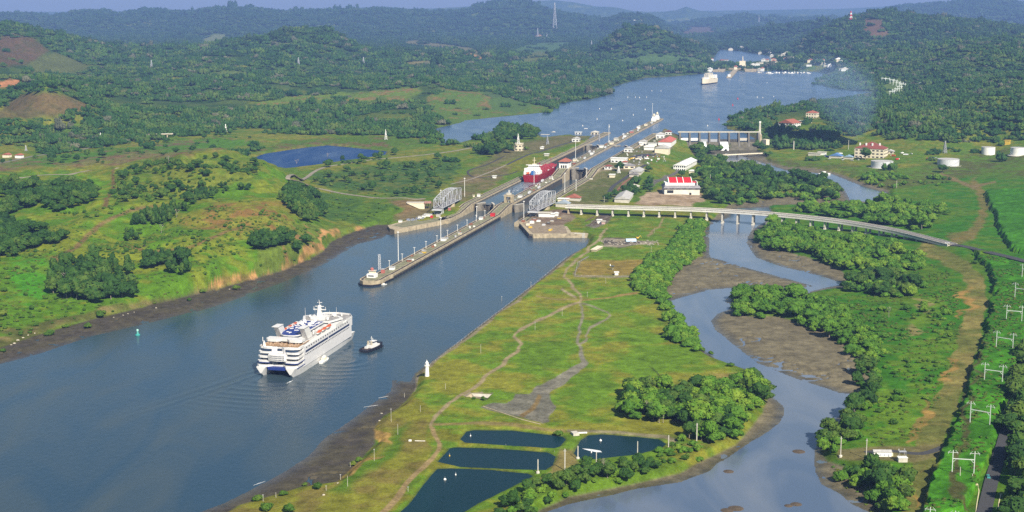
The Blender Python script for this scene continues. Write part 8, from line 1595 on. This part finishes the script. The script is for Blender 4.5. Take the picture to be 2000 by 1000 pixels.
for nm, mt, n_, lab in (("white_gear", WHITE, 40, "scattered white crates and lockers in the lock yards"), ("rusty_gear", RUST, 40, "scattered rusty gear in the lock yards"), ("grey_gear", GREYM, 50, "scattered grey pipes and gear in the lock yards")):
    m = MB()
    for k in range(n_):
        if k % 2: q = gp(r4.uniform(1205, 1300), r4.uniform(268, 322), 1700)
        else: q = S(r4.choice([r4.uniform(930, 1900), r4.uniform(530, 850), r4.uniform(60, 460)]), r4.uniform(-5.5, 5.5)); q.z = ztop(st_of(q.x, q.y)[0]) + .02
        m.box((q.x, q.y, q.z), (r4.uniform(1, 4.5), r4.uniform(1, 2.6), r4.uniform(.6, 2.4)), AXR + r4.choice([0, .3, 1.57]))
    tag(m.build(nm, mt), lab, "gear", kind="stuff")

# ------------------------------------------------------------------ haze: the air over the whole country
hz = MB().box((0, 17500, -9.0), (50000, 37000, 620)).build("haze", None)
hm = bpy.data.materials.new("haze_air"); hm.use_nodes = True
hn = hm.node_tree
hn.nodes.remove(hn.nodes["Principled BSDF"])
pv = hn.nodes.new("ShaderNodeVolumePrincipled")
pv.inputs["Color"].default_value = (0.27, 0.43, 0.90, 1)
pv.inputs["Density"].default_value = 5.3e-5
pv.inputs["Anisotropy"].default_value = 0.0
hn.links.new(pv.outputs[0], hn.nodes["Material Output"].inputs["Volume"])
hz.data.materials.append(hm)
tag(hz, "blue air haze lying over the whole valley", "haze", kind="stuff")

# thin blue smoke drifting over the lakeside woods
p = gp(1668, 283, 1800); r6 = np.random.default_rng(4); m = MB(); prof = [(3, 0), (16, 12), (32, 30), (50, 60), (62, 92), (62, 120), (48, 146), (24, 162), (2, 170)]
sm = bpy.data.materials.new("blue_smoke"); sm.use_nodes = True; sm.node_tree.nodes.remove(sm.node_tree.nodes["Principled BSDF"])
sv_ = sm.node_tree.nodes.new("ShaderNodeVolumePrincipled"); sv_.inputs["Color"].default_value = (.45, .65, 1, 1); sv_.inputs["Density"].default_value = .0009
sm.node_tree.links.new(sv_.outputs[0], sm.node_tree.nodes["Material Output"].inputs["Volume"])
so = None
for k_, (f_, dx_) in enumerate(((1.25, 0), (.95, 6), (.66, -5), (.4, 3))):
    m = MB(); m.lathe([(r * f_, 4 * k_ + z_ * (1 - .1 * k_)) for r, z_ in prof], n=20)
    jit = {}
    m.v = [(x * (1 + .10 * r6.normal()) - z_ * .28 + dx_, y * 1.3 + z_ * .2, z_) for x, y, z_ in m.v]
    q_ = m.build("smoke" if so is None else "plume", sm, so, (p.x, p.y, p.z + 2) if so is None else (0, 0, 0))
    if so is None: so = q_
tag(so, "thin blue smoke rising from the trees beside the big house", "smoke", kind="stuff")
